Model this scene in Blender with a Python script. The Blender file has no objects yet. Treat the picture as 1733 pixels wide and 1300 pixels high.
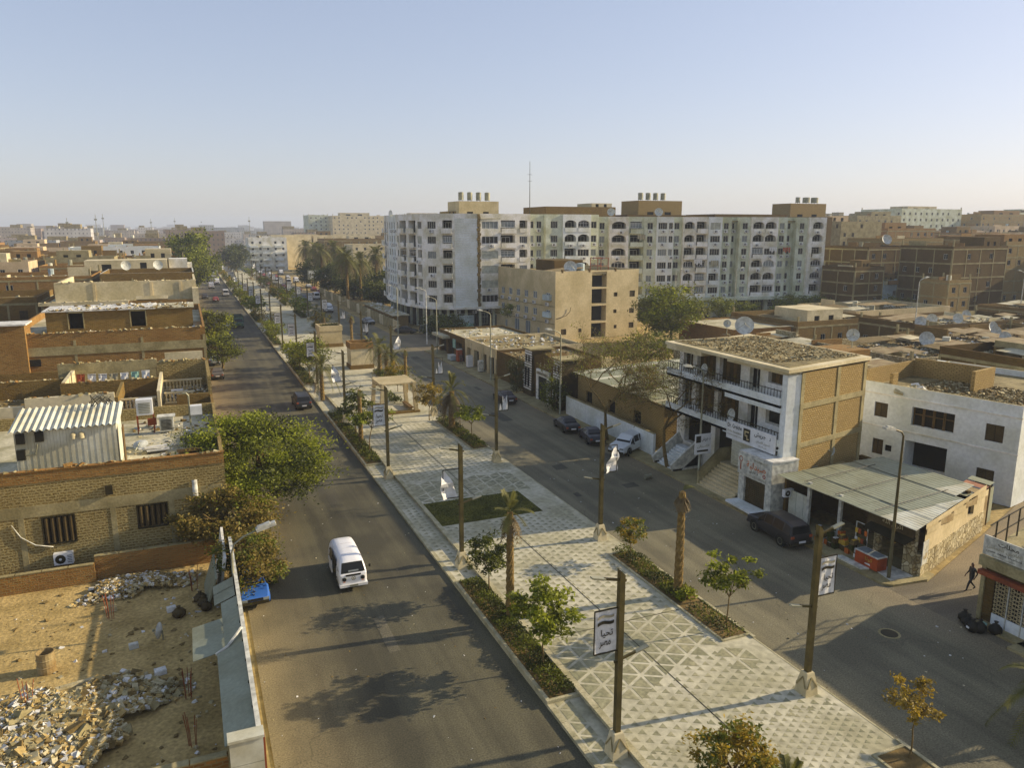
import bpy, bmesh, math, random
from mathutils import Vector, Matrix
rad = math.radians
SC = bpy.context.scene
COL = SC.collection
random.seed(7)

# ------------------------------------------------------------------ camera
cd = bpy.data.cameras.new('camera')
cam = bpy.data.objects.new('camera', cd); COL.objects.link(cam)
cd.sensor_width = 36.0; cd.lens = 27.0; cd.clip_start = 0.5; cd.clip_end = 12000
cam.location = (0, 0, 20.8)
cam.rotation_euler = (rad(90 - 11.52), 0, rad(-22.80))
SC.camera = cam

# ------------------------------------------------------------------ sky, sun, exposure
SUN_EL, SUN_X, SUN_Y = 21.8, 1.0, -0.115
az = math.atan2(SUN_X, SUN_Y)               # clockwise from +Y
W = bpy.data.worlds.new('World'); SC.world = W; W.use_nodes = True
nt = W.node_tree; nt.nodes.clear()
sky = nt.nodes.new('ShaderNodeTexSky'); sky.sky_type = 'NISHITA'; sky.sun_disc = False
sky.sun_elevation = rad(SUN_EL); sky.sun_rotation = az
sky.altitude = 0; sky.air_density = 1.0; sky.dust_density = 0.9; sky.ozone_density = 1.0
hs = nt.nodes.new('ShaderNodeHueSaturation'); hs.inputs['Saturation'].default_value = 1.0
bg = nt.nodes.new('ShaderNodeBackground'); bg.inputs['Strength'].default_value = 0.15
wo = nt.nodes.new('ShaderNodeOutputWorld')
gm = nt.nodes.new('ShaderNodeGamma'); gm.inputs['Gamma'].default_value = 0.54
tn = nt.nodes.new('ShaderNodeMix'); tn.data_type = 'RGBA'; tn.blend_type = 'MULTIPLY'; tn.inputs[0].default_value = 1.0; tn.inputs[7].default_value = (1.03, 1.01, 1.14, 1)
nt.links.new(sky.outputs[0], hs.inputs['Color']); nt.links.new(hs.outputs[0], gm.inputs['Color']); nt.links.new(gm.outputs[0], tn.inputs[6]); nt.links.new(tn.outputs[2], bg.inputs['Color'])
nt.links.new(bg.outputs[0], wo.inputs['Surface'])
sl = bpy.data.lights.new('sun', 'SUN'); sl.energy = 3.7; sl.angle = rad(0.55); sl.color = (1.0, 0.84, 0.60)
so = bpy.data.objects.new('sun', sl); COL.objects.link(so)
ce = math.cos(rad(SUN_EL)); n_ = math.hypot(SUN_X, SUN_Y)
sdir = Vector((SUN_X / n_ * ce, SUN_Y / n_ * ce, math.sin(rad(SUN_EL))))
so.rotation_euler = sdir.to_track_quat('Z', 'Y').to_euler()
SC.view_settings.view_transform = 'Standard'; SC.view_settings.look = 'None'
SC.view_settings.gamma = 1.0; SC.view_settings.use_curve_mapping = False
SC.view_settings.exposure = 0.95
SC.cycles.max_bounces = 5; SC.cycles.diffuse_bounces = 3; SC.cycles.glossy_bounces = 2
SC.cycles.transmission_bounces = 3; SC.cycles.transparent_max_bounces = 6; SC.cycles.volume_bounces = 0
SC.cycles.use_denoising = True; SC.cycles.caustics_reflective = False; SC.cycles.caustics_refractive = False

# ------------------------------------------------------------------ materials
MATS = {}
def _new(name):
    m = bpy.data.materials.new(name); m.use_nodes = True
    t = m.node_tree; b = t.nodes['Principled BSDF']
    return m, t, b
def rgb(c): return (c[0], c[1], c[2], 1.0)
def warm(c):
    # olive tint of shade and grading put into the colours, strongest on dark ones
    l = (c[0]+c[1]+c[2])/3; k = min(1.0, 0.44 + 0.72*l); return (c[0], c[1]*(0.94 + .06*min(1, l*1.5)), c[2]*k)
def mat(name, c, rough=0.85, var=0.22, scale=1.2, c2=None, bump=0.0, metal=0.0, det=5.0, spec=0.3, fine=0.12):
    """plain surface with two scales of uneven colour"""
    if name in MATS: return MATS[name]
    m, t, b = _new(name); N = t.nodes; L = t.links
    geo = N.new('ShaderNodeNewGeometry')
    no = N.new('ShaderNodeTexNoise'); no.inputs['Scale'].default_value = scale; no.inputs['Detail'].default_value = det
    L.new(geo.outputs['Position'], no.inputs['Vector'])
    no2 = N.new('ShaderNodeTexNoise'); no2.inputs['Scale'].default_value = scale * 9; no2.inputs['Detail'].default_value = 3
    L.new(geo.outputs['Position'], no2.inputs['Vector'])
    c = warm(c); c2 = warm(c2) if c2 else None
    if c2 is None: c2 = tuple(max(0, x * (1 - var * 1.7)) for x in c)
    cr = N.new('ShaderNodeValToRGB')
    cr.color_ramp.elements[0].position = 0.36; cr.color_ramp.elements[0].color = rgb(c2)
    cr.color_ramp.elements[1].position = 0.62; cr.color_ramp.elements[1].color = rgb(c)
    L.new(no.outputs['Fac'], cr.inputs['Fac'])
    mr = N.new('ShaderNodeMapRange'); mr.inputs[1].default_value = 0.3; mr.inputs[2].default_value = 0.7
    mr.inputs[3].default_value = 1 - fine; mr.inputs[4].default_value = 1 + fine
    L.new(no2.outputs['Fac'], mr.inputs[0])
    mx = N.new('ShaderNodeVectorMath'); mx.operation = 'SCALE'
    L.new(cr.outputs['Color'], mx.inputs[0]); L.new(mr.outputs[0], mx.inputs['Scale'])
    L.new(mx.outputs[0], b.inputs['Base Color'])
    b.inputs['Roughness'].default_value = rough; b.inputs['Metallic'].default_value = metal
    b.inputs['Specular IOR Level'].default_value = spec
    if bump > 0:
        bn = N.new('ShaderNodeBump'); bn.inputs['Strength'].default_value = bump; bn.inputs['Distance'].default_value = 0.05
        L.new(no2.outputs['Fac'], bn.inputs['Height']); L.new(bn.outputs[0], b.inputs['Normal'])
    MATS[name] = m; return m
def brickmat(name, c1, c2, mortar, w=0.40, h=0.145, ms=0.03, bump=0.7, stain=0.5, smear=0.12):
    """masonry: brick pattern on u=x+y, v=z, patches of smeared mortar and stain"""
    c1, c2, mortar = warm(c1), warm(c2), warm(mortar)
    m, t, b = _new(name); N = t.nodes; L = t.links
    geo = N.new('ShaderNodeNewGeometry'); sp = N.new('ShaderNodeSeparateXYZ'); L.new(geo.outputs['Position'], sp.inputs[0])
    ad = N.new('ShaderNodeMath'); ad.operation = 'ADD'; L.new(sp.outputs[0], ad.inputs[0]); L.new(sp.outputs[1], ad.inputs[1])
    cb = N.new('ShaderNodeCombineXYZ'); L.new(ad.outputs[0], cb.inputs[0]); L.new(sp.outputs[2], cb.inputs[1])
    br = N.new('ShaderNodeTexBrick'); br.inputs['Scale'].default_value = 1.0
    br.inputs['Brick Width'].default_value = w; br.inputs['Row Height'].default_value = h
    br.inputs['Mortar Size'].default_value = ms; br.inputs['Mortar Smooth'].default_value = 0.3; br.inputs['Bias'].default_value = -0.25
    br.inputs['Color1'].default_value = rgb(c1); br.inputs['Color2'].default_value = rgb(c2); br.inputs['Mortar'].default_value = rgb(mortar)
    dn = N.new('ShaderNodeTexNoise'); dn.inputs['Scale'].default_value = 3.5; dn.inputs['Detail'].default_value = 2
    L.new(geo.outputs['Position'], dn.inputs['Vector'])
    dv = N.new('ShaderNodeVectorMath'); dv.operation = 'SCALE'; dv.inputs['Scale'].default_value = 0.13
    L.new(dn.outputs['Color'], dv.inputs[0])
    av = N.new('ShaderNodeVectorMath'); av.operation = 'ADD'; L.new(cb.outputs[0], av.inputs[0]); L.new(dv.outputs[0], av.inputs[1])
    L.new(av.outputs[0], br.inputs['Vector'])
    no = N.new('ShaderNodeTexNoise'); no.inputs['Scale'].default_value = 0.5; no.inputs['Detail'].default_value = 7
    L.new(geo.outputs['Position'], no.inputs['Vector'])
    cr = N.new('ShaderNodeValToRGB'); cr.color_ramp.elements[0].position = 0.4; cr.color_ramp.elements[1].position = 0.66
    L.new(no.outputs['Fac'], cr.inputs['Fac'])
    mx = N.new('ShaderNodeMix'); mx.data_type = 'RGBA'; mx.inputs[7].default_value = rgb(tuple(x * 0.62 for x in c1))
    mm = N.new('ShaderNodeMath'); mm.operation = 'MULTIPLY'; mm.inputs[1].default_value = stain
    L.new(cr.outputs['Color'], mm.inputs[0]); L.new(mm.outputs[0], mx.inputs[0]); L.new(br.outputs['Color'], mx.inputs[6])
    no3 = N.new('ShaderNodeTexNoise'); no3.inputs['Scale'].default_value = 9.0; no3.inputs['Detail'].default_value = 4
    L.new(geo.outputs['Position'], no3.inputs['Vector'])
    c3 = N.new('ShaderNodeValToRGB'); c3.color_ramp.elements[0].position = 0.5; c3.color_ramp.elements[1].position = 0.58
    L.new(no3.outputs['Fac'], c3.inputs['Fac'])
    m3 = N.new('ShaderNodeMath'); m3.operation = 'MULTIPLY'; m3.inputs[1].default_value = smear; L.new(c3.outputs['Color'], m3.inputs[0])
    mx2 = N.new('ShaderNodeMix'); mx2.data_type = 'RGBA'; mx2.inputs[7].default_value = rgb(mortar)
    L.new(m3.outputs[0], mx2.inputs[0]); L.new(mx.outputs[2], mx2.inputs[6])
    L.new(mx2.outputs[2], b.inputs['Base Color'])
    b.inputs['Roughness'].default_value = 0.93; b.inputs['Specular IOR Level'].default_value = 0.15
    bn = N.new('ShaderNodeBump'); bn.inputs['Strength'].default_value = bump; bn.inputs['Distance'].default_value = 0.03
    sm = N.new('ShaderNodeMath'); sm.operation = 'ADD'; L.new(br.outputs['Fac'], sm.inputs[0]); L.new(no3.outputs['Fac'], sm.inputs[1])
    L.new(sm.outputs[0], bn.inputs['Height']); L.new(bn.outputs[0], b.inputs['Normal'])
    MATS[name] = m; return m
def farmat(name, wall, win=(0.10, 0.10, 0.10), w=2.6, h=3.0, ms=0.9):
    """far facade: windows too small to tell apart, as a grid of dark openings in the wall colour"""
    m, t, b = _new(name); N = t.nodes; L = t.links
    geo = N.new('ShaderNodeNewGeometry'); sp = N.new('ShaderNodeSeparateXYZ'); L.new(geo.outputs['Position'], sp.inputs[0])
    ad = N.new('ShaderNodeMath'); ad.operation = 'ADD'; L.new(sp.outputs[0], ad.inputs[0]); L.new(sp.outputs[1], ad.inputs[1])
    cb = N.new('ShaderNodeCombineXYZ'); L.new(ad.outputs[0], cb.inputs[0]); L.new(sp.outputs[2], cb.inputs[1])
    br = N.new('ShaderNodeTexBrick'); br.offset = 0.0; br.inputs['Scale'].default_value = 1.0
    br.inputs['Brick Width'].default_value = w; br.inputs['Row Height'].default_value = h; br.inputs['Mortar Size'].default_value = ms
    br.inputs['Mortar Smooth'].default_value = 0.0
    br.inputs['Color1'].default_value = rgb(win); br.inputs['Color2'].default_value = rgb(tuple(0.6 * a + 0.4 * c for a, c in zip(win, wall)))
    br.inputs['Mortar'].default_value = rgb(wall)
    L.new(cb.outputs[0], br.inputs['Vector'])
    no = N.new('ShaderNodeTexNoise'); no.inputs['Scale'].default_value = 0.15; no.inputs['Detail'].default_value = 8
    L.new(geo.outputs['Position'], no.inputs['Vector'])
    mr = N.new('ShaderNodeMapRange'); mr.inputs[1].default_value = 0.3; mr.inputs[2].default_value = 0.7; mr.inputs[3].default_value = 0.72; mr.inputs[4].default_value = 1.12
    L.new(no.outputs['Fac'], mr.inputs[0])
    mx = N.new('ShaderNodeVectorMath'); mx.operation = 'SCALE'; L.new(br.outputs['Color'], mx.inputs[0]); L.new(mr.outputs[0], mx.inputs['Scale'])
    L.new(mx.outputs[0], b.inputs['Base Color']); b.inputs['Roughness'].default_value = 0.9
    MATS[name] = m; return m
def leafmat(name, c, c2, trans=0.35):
    m, t, b = _new(name); N = t.nodes; L = t.links
    geo = N.new('ShaderNodeNewGeometry'); oi = N.new('ShaderNodeObjectInfo')
    no = N.new('ShaderNodeTexNoise'); no.inputs['Scale'].default_value = 2.5; no.inputs['Detail'].default_value = 3
    L.new(geo.outputs['Position'], no.inputs['Vector'])
    cr = N.new('ShaderNodeValToRGB'); cr.color_ramp.elements[0].position = 0.32; cr.color_ramp.elements[1].position = 0.68
    cr.color_ramp.elements[0].color = rgb(c2); cr.color_ramp.elements[1].color = rgb(c)
    L.new(no.outputs['Fac'], cr.inputs['Fac']); L.new(cr.outputs[0], b.inputs['Base Color'])
    b.inputs['Roughness'].default_value = 0.6; b.inputs['Specular IOR Level'].default_value = 0.25
    tr = N.new('ShaderNodeBsdfTranslucent'); L.new(cr.outputs[0], tr.inputs['Color'])
    ms = N.new('ShaderNodeMixShader'); ms.inputs[0].default_value = trans
    L.new(b.outputs[0], ms.inputs[1]); L.new(tr.outputs[0], ms.inputs[2])
    L.new(ms.outputs[0], t.nodes['Material Output'].inputs['Surface'])
    MATS[name] = m; return m
def roadmat(name, c, c2, ax, dust=(.23,.18,.09), d0=6.5, d1=1.5):
    """worn asphalt: long tyre streaks along the road, dust patches, fine grit"""
    m, t, b = _new(name); N = t.nodes; L = t.links
    geo = N.new('ShaderNodeNewGeometry')
    mp = N.new('ShaderNodeMapping'); mp.inputs['Scale'].default_value = (1.1, 0.05, 1) if ax == 'y' else (0.05, 1.1, 1)
    L.new(geo.outputs['Position'], mp.inputs['Vector'])
    n1 = N.new('ShaderNodeTexNoise'); n1.inputs['Scale'].default_value = 1.0; n1.inputs['Detail'].default_value = 6; L.new(mp.outputs[0], n1.inputs['Vector'])
    n2 = N.new('ShaderNodeTexNoise'); n2.inputs['Scale'].default_value = 0.22; n2.inputs['Detail'].default_value = 6; L.new(geo.outputs['Position'], n2.inputs['Vector'])
    n3 = N.new('ShaderNodeTexNoise'); n3.inputs['Scale'].default_value = 14; n3.inputs['Detail'].default_value = 4; L.new(geo.outputs['Position'], n3.inputs['Vector'])
    a = N.new('ShaderNodeMath'); a.operation = 'ADD'; L.new(n1.outputs['Fac'], a.inputs[0]); L.new(n2.outputs['Fac'], a.inputs[1])
    cr = N.new('ShaderNodeValToRGB'); cr.color_ramp.elements[0].position = 0.43; cr.color_ramp.elements[1].position = 0.585
    cr.color_ramp.elements[0].color = rgb(c2); cr.color_ramp.elements[1].color = rgb(c)
    hf = N.new('ShaderNodeMath'); hf.operation = 'MULTIPLY'; hf.inputs[1].default_value = 0.5; L.new(a.outputs[0], hf.inputs[0]); L.new(hf.outputs[0], cr.inputs['Fac'])
    mr = N.new('ShaderNodeMapRange'); mr.inputs[1].default_value = 0.3; mr.inputs[2].default_value = 0.7; mr.inputs[3].default_value = 0.62; mr.inputs[4].default_value = 1.38
    L.new(n3.outputs['Fac'], mr.inputs[0])
    # cracks
    vo = N.new('ShaderNodeTexVoronoi'); vo.feature = 'DISTANCE_TO_EDGE'; vo.inputs['Scale'].default_value = 0.22
    wv = N.new('ShaderNodeVectorMath'); wv.operation = 'ADD'; sc = N.new('ShaderNodeVectorMath'); sc.operation = 'SCALE'; sc.inputs['Scale'].default_value = 2.0
    L.new(n2.outputs['Color'], sc.inputs[0]); L.new(geo.outputs['Position'], wv.inputs[0]); L.new(sc.outputs[0], wv.inputs[1]); L.new(wv.outputs[0], vo.inputs['Vector'])
    ck = N.new('ShaderNodeMapRange'); ck.inputs[1].default_value = 0.0; ck.inputs[2].default_value = 0.007; ck.inputs[3].default_value = 0.78; ck.inputs[4].default_value = 1.0
    L.new(vo.outputs['Distance'], ck.inputs[0])
    m2 = N.new('ShaderNodeMath'); m2.operation = 'MULTIPLY'; L.new(mr.outputs[0], m2.inputs[0]); L.new(ck.outputs[0], m2.inputs[1])
    mx = N.new('ShaderNodeVectorMath'); mx.operation = 'SCALE'; sx = N.new('ShaderNodeSeparateXYZ'); L.new(geo.outputs['Position'], sx.inputs[0])
    dr = N.new('ShaderNodeMapRange'); dr.inputs[1].default_value = d0; dr.inputs[2].default_value = d1; L.new(sx.outputs[0], dr.inputs[0])
    dm = N.new('ShaderNodeMath'); dm.operation = 'MULTIPLY'; L.new(dr.outputs[0], dm.inputs[0]); dm.use_clamp = True
    d2 = N.new('ShaderNodeMapRange'); d2.inputs[1].default_value = 0.35; d2.inputs[2].default_value = 0.6; d2.inputs[3].default_value = .45; L.new(n2.outputs['Fac'], d2.inputs[0]); L.new(d2.outputs[0], dm.inputs[1])
    dx = N.new('ShaderNodeMix'); dx.data_type = 'RGBA'; dx.inputs[7].default_value = rgb(dust); L.new(dm.outputs[0], dx.inputs[0]); L.new(cr.outputs[0], dx.inputs[6])
    L.new(dx.outputs[2], mx.inputs[0]); L.new(m2.outputs[0], mx.inputs['Scale'])
    L.new(mx.outputs[0], b.inputs['Base Color']); b.inputs['Roughness'].default_value = 0.8; b.inputs['Specular IOR Level'].default_value = 0.3
    bn = N.new('ShaderNodeBump'); bn.inputs['Strength'].default_value = 0.25; bn.inputs['Distance'].default_value = 0.02
    L.new(n3.outputs['Fac'], bn.inputs['Height']); L.new(bn.outputs[0], b.inputs['Normal'])
    MATS[name] = m; return m
def glassmat(name, c=(0.03, 0.035, 0.035), rough=0.12):
    m, t, b = _new(name); b.inputs['Base Color'].default_value = rgb(c); b.inputs['Roughness'].default_value = rough
    b.inputs['Specular IOR Level'].default_value = 0.28
    MATS[name] = m; return m
M = MATS
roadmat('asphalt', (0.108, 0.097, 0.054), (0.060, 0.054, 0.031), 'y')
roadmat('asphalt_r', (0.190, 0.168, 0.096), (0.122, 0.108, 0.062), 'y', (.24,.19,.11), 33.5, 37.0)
roadmat('asphalt_x', (0.21, 0.175, 0.105), (0.135, 0.112, 0.07), 'x', (.26,.20,.11), 38, 46)
mat('dust', (0.42, 0.32, 0.18), 0.95, scale=0.35, c2=(0.27, 0.20, 0.11), bump=0.6, fine=0.25)
mat('sand', (0.46, 0.34, 0.18), 0.96, scale=0.6, c2=(0.32, 0.235, 0.125), bump=0.8, fine=0.3)
mat('soil', (0.20, 0.14, 0.075), 0.95, bump=0.5)
mat('paving', (0.52, 0.49, 0.43), 0.8, scale=0.35, c2=(0.36, 0.34, 0.295), fine=0.2)
mat('tile_grey', (0.23, 0.23, 0.205), 0.75, scale=0.6, c2=(0.33, 0.31, 0.26), fine=0.28)
mat('kerb', (0.46, 0.42, 0.34), 0.85, scale=1.5, c2=(0.30, 0.28, 0.23), fine=0.2)
mat('lawn', (0.105, 0.105, 0.022), 0.95, scale=0.6, c2=(0.066, 0.07, 0.014), fine=0.35, bump=0.4)
brickmat('brick_red', (0.36, 0.185, 0.075), (0.16, 0.075, 0.03), (0.27, 0.20, 0.12))
brickmat('brick_brown', (0.25, 0.15, 0.064), (0.12, 0.068, 0.028), (0.205, 0.158, 0.088))
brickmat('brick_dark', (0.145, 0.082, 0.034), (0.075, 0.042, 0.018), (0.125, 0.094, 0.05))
brickmat('brick_mud', (0.25, 0.18, 0.09), (0.12, 0.085, 0.042), (0.38, 0.31, 0.19), w=.40, h=.17, ms=0.05, bump=1.0, smear=0.6)
brickmat('brick_tan', (0.46, 0.33, 0.18), (0.36, 0.25, 0.13), (0.22, 0.16, 0.09), w=0.34, h=0.17, ms=0.035, bump=1.0)
def stonemat(name, c, c2, joint):
    """rough rubble masonry: irregular stones with dark joints"""
    m, t, b = _new(name); N = t.nodes; L = t.links; geo = N.new('ShaderNodeNewGeometry')
    v1 = N.new('ShaderNodeTexVoronoi'); v1.inputs['Scale'].default_value = 3.0; v2 = N.new('ShaderNodeTexVoronoi'); v2.feature = 'DISTANCE_TO_EDGE'; v2.inputs['Scale'].default_value = 3.0
    for v in (v1, v2): L.new(geo.outputs['Position'], v.inputs['Vector'])
    bw = N.new('ShaderNodeRGBToBW'); L.new(v1.outputs['Color'], bw.inputs[0]); cr = N.new('ShaderNodeValToRGB'); cr.color_ramp.elements[0].color = rgb(warm(c2)); cr.color_ramp.elements[1].color = rgb(warm(c)); cr.color_ramp.elements[0].position = .25; cr.color_ramp.elements[1].position = .75; L.new(bw.outputs[0], cr.inputs[0])
    e = N.new('ShaderNodeMapRange'); e.inputs[1].default_value = .02; e.inputs[2].default_value = .09; L.new(v2.outputs['Distance'], e.inputs[0])
    mx = N.new('ShaderNodeMix'); mx.data_type = 'RGBA'; mx.inputs[6].default_value = rgb(warm(joint)); L.new(e.outputs[0], mx.inputs[0]); L.new(cr.outputs[0], mx.inputs[7])
    no = N.new('ShaderNodeTexNoise'); no.inputs['Scale'].default_value = 1.1; no.inputs['Detail'].default_value = 7; L.new(geo.outputs['Position'], no.inputs['Vector']); mr = N.new('ShaderNodeMapRange'); mr.inputs[1].default_value = .3; mr.inputs[2].default_value = .7; mr.inputs[3].default_value = .65; mr.inputs[4].default_value = 1.2; L.new(no.outputs['Fac'], mr.inputs[0])
    sc = N.new('ShaderNodeVectorMath'); sc.operation = 'SCALE'; L.new(mx.outputs[2], sc.inputs[0]); L.new(mr.outputs[0], sc.inputs['Scale']); L.new(sc.outputs[0], b.inputs['Base Color']); b.inputs['Roughness'].default_value = .95
    bn = N.new('ShaderNodeBump'); bn.inputs['Strength'].default_value = .8; bn.inputs['Distance'].default_value = .06; L.new(e.outputs[0], bn.inputs['Height']); L.new(bn.outputs[0], b.inputs['Normal']); MATS[name] = m
stonemat('rubble_stone', (0.54, 0.47, 0.35), (0.34, 0.28, 0.19), (0.20, 0.155, 0.095))
mat('concrete', (0.36, 0.31, 0.22), 0.9, scale=0.8, c2=(0.24, 0.205, 0.145), bump=0.25, fine=0.18)
mat('plaster_white', (0.82, 0.795, 0.725), 0.85, scale=0.45, c2=(0.57, 0.54, 0.47), fine=0.12)
mat('plaster_cool', (0.74, 0.765, 0.745), 0.85, scale=0.4, c2=(0.60, 0.62, 0.60), bump=0.2, fine=0.1)
mat('plaster_green', (0.60, 0.635, 0.56), 0.85, scale=0.4, c2=(0.42, 0.44, 0.37), fine=0.12)
mat('plaster_beige', (0.60, 0.50, 0.35), 0.88, scale=0.35, c2=(0.46, 0.38, 0.265), fine=0.1, bump=0.2)
mat('plaster_cream', (0.66, 0.575, 0.42), 0.88, scale=0.4, c2=(0.50, 0.43, 0.31), fine=0.12)
mat('plaster_pink', (0.60, 0.47, 0.36), 0.88, scale=0.4, c2=(0.48, 0.37, 0.28), fine=0.1)
mat('plaster_blue', (0.50, 0.60, 0.68), 0.88, scale=0.4, fine=0.1)
mat('roofdeck', (0.30, 0.25, 0.175), 0.95, scale=0.6, c2=(0.16, 0.13, 0.085), bump=0.6, fine=0.3)
mat('roofdeck_pale', (0.54, 0.50, 0.42), 0.9, scale=0.5, c2=(0.29, 0.27, 0.225), fine=0.2)
mat('roofdeck_dirt', (0.21, 0.16, 0.098), 0.97, scale=0.7, c2=(0.11, 0.082, 0.048), bump=0.8, fine=0.35)
mat('debris_pale', (0.50, 0.44, 0.34), 0.95, scale=2, c2=(0.30, 0.26, 0.19), fine=0.2)
mat('debris_brown', (0.20, 0.145, 0.082), 0.95, scale=2, fine=0.25)
mat('debris_white', (0.72, 0.70, 0.66), 0.8, scale=2, fine=0.1)
mat('sheet_blue', (0.30, 0.325, 0.325), 0.6, scale=0.7, c2=(0.25, 0.265, 0.26), metal=0.25, fine=0.1)
mat('sheet_white', (0.60, 0.60, 0.55), 0.6, scale=0.6, c2=(0.44, 0.42, 0.37), fine=0.08)
mat('sheet_rust', (0.34, 0.27, 0.19), 0.7, scale=0.9, c2=(0.22, 0.15, 0.09), fine=0.2)
mat('metal_dark', (0.045, 0.038, 0.028), 0.55, metal=0.3, fine=0.1)
mat('metal_pole', (0.125, 0.105, 0.065), 0.5, metal=0.35, scale=2, fine=0.08)
mat('metal_grey', (0.36, 0.36, 0.34), 0.5, metal=0.4, fine=0.08)
mat('metal_red', (0.28, 0.07, 0.035), 0.7, fine=0.15)
mat('white_paint', (0.76, 0.76, 0.74), 0.5, var=0.1, fine=0.04)
mat('white_dirty', (0.66, 0.645, 0.59), 0.6, var=0.25, scale=3, fine=0.06)
mat('dish', (0.62, 0.63, 0.62), 0.5, var=0.2, scale=3, fine=0.05)
mat('wood', (0.15, 0.092, 0.042), 0.8, scale=3, fine=0.25)
mat('shutter_brown', (0.085, 0.06, 0.032), 0.75, fine=0.15)
mat('shutter_pale', (0.52, 0.54, 0.52), 0.6, fine=0.06)
mat('interior', (0.024, 0.018, 0.009), 0.95, fine=0.2)  # near-black: the deep shade inside openings is put into this colour
mat('black', (0.018, 0.016, 0.013), 0.6, fine=0.05)
mat('rubber', (0.02, 0.02, 0.02), 0.85, fine=0.05)
mat('fabric_white', (0.74, 0.73, 0.71), 0.9, var=0.12, scale=4, fine=0.05)
mat('print_black', (0.035, 0.03, 0.022), 0.8, fine=0.02)
mat('print_orange', (0.62, 0.16, 0.03), 0.7, fine=0.02)
mat('print_red', (0.42, 0.10, 0.05), 0.7, fine=0.02)
mat('print_grey', (0.40, 0.37, 0.33), 0.8, fine=0.02)
mat('print_yellow', (0.62, 0.40, 0.06), 0.7, fine=0.02)
mat('print_teal', (0.28, 0.48, 0.50), 0.7, fine=0.02)
mat('stall_red', (0.36, 0.16, 0.13), 0.8, fine=0.15)
mat('cooler_red', (0.42, 0.075, 0.02), 0.5, fine=0.05)
mat('bark', (0.19, 0.135, 0.075), 0.95, scale=6, bump=0.6, fine=0.3)
mat('palm_bark', (0.25, 0.175, 0.085), 0.95, scale=5, c2=(0.15, 0.10, 0.05), bump=0.9, fine=0.35)
leafmat('leaf_bright', (0.34, 0.36, 0.026), (0.17, 0.20, 0.016), .4)
leafmat('leaf_mid', (0.18, 0.195, 0.020), (0.085, 0.10, 0.012))
leafmat('leaf_dark', (0.075, 0.085, 0.015), (0.038, 0.046, 0.009), 0.25)
leafmat('leaf_yellow', (0.44, 0.30, 0.024), (0.22, 0.16, 0.018))
leafmat('leaf_dry', (0.29, 0.215, 0.045), (0.16, 0.12, 0.026))
leafmat('leaf_palm', (0.20, 0.19, 0.045), (0.10, 0.10, 0.022))
leafmat('leaf_palm_dry', (0.25, 0.19, 0.09), (0.15, 0.11, 0.05))
glassmat('glass', (0.016, 0.016, 0.014), .16); glassmat('glass_pale', (0.20, 0.22, 0.21), 0.2)
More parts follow.
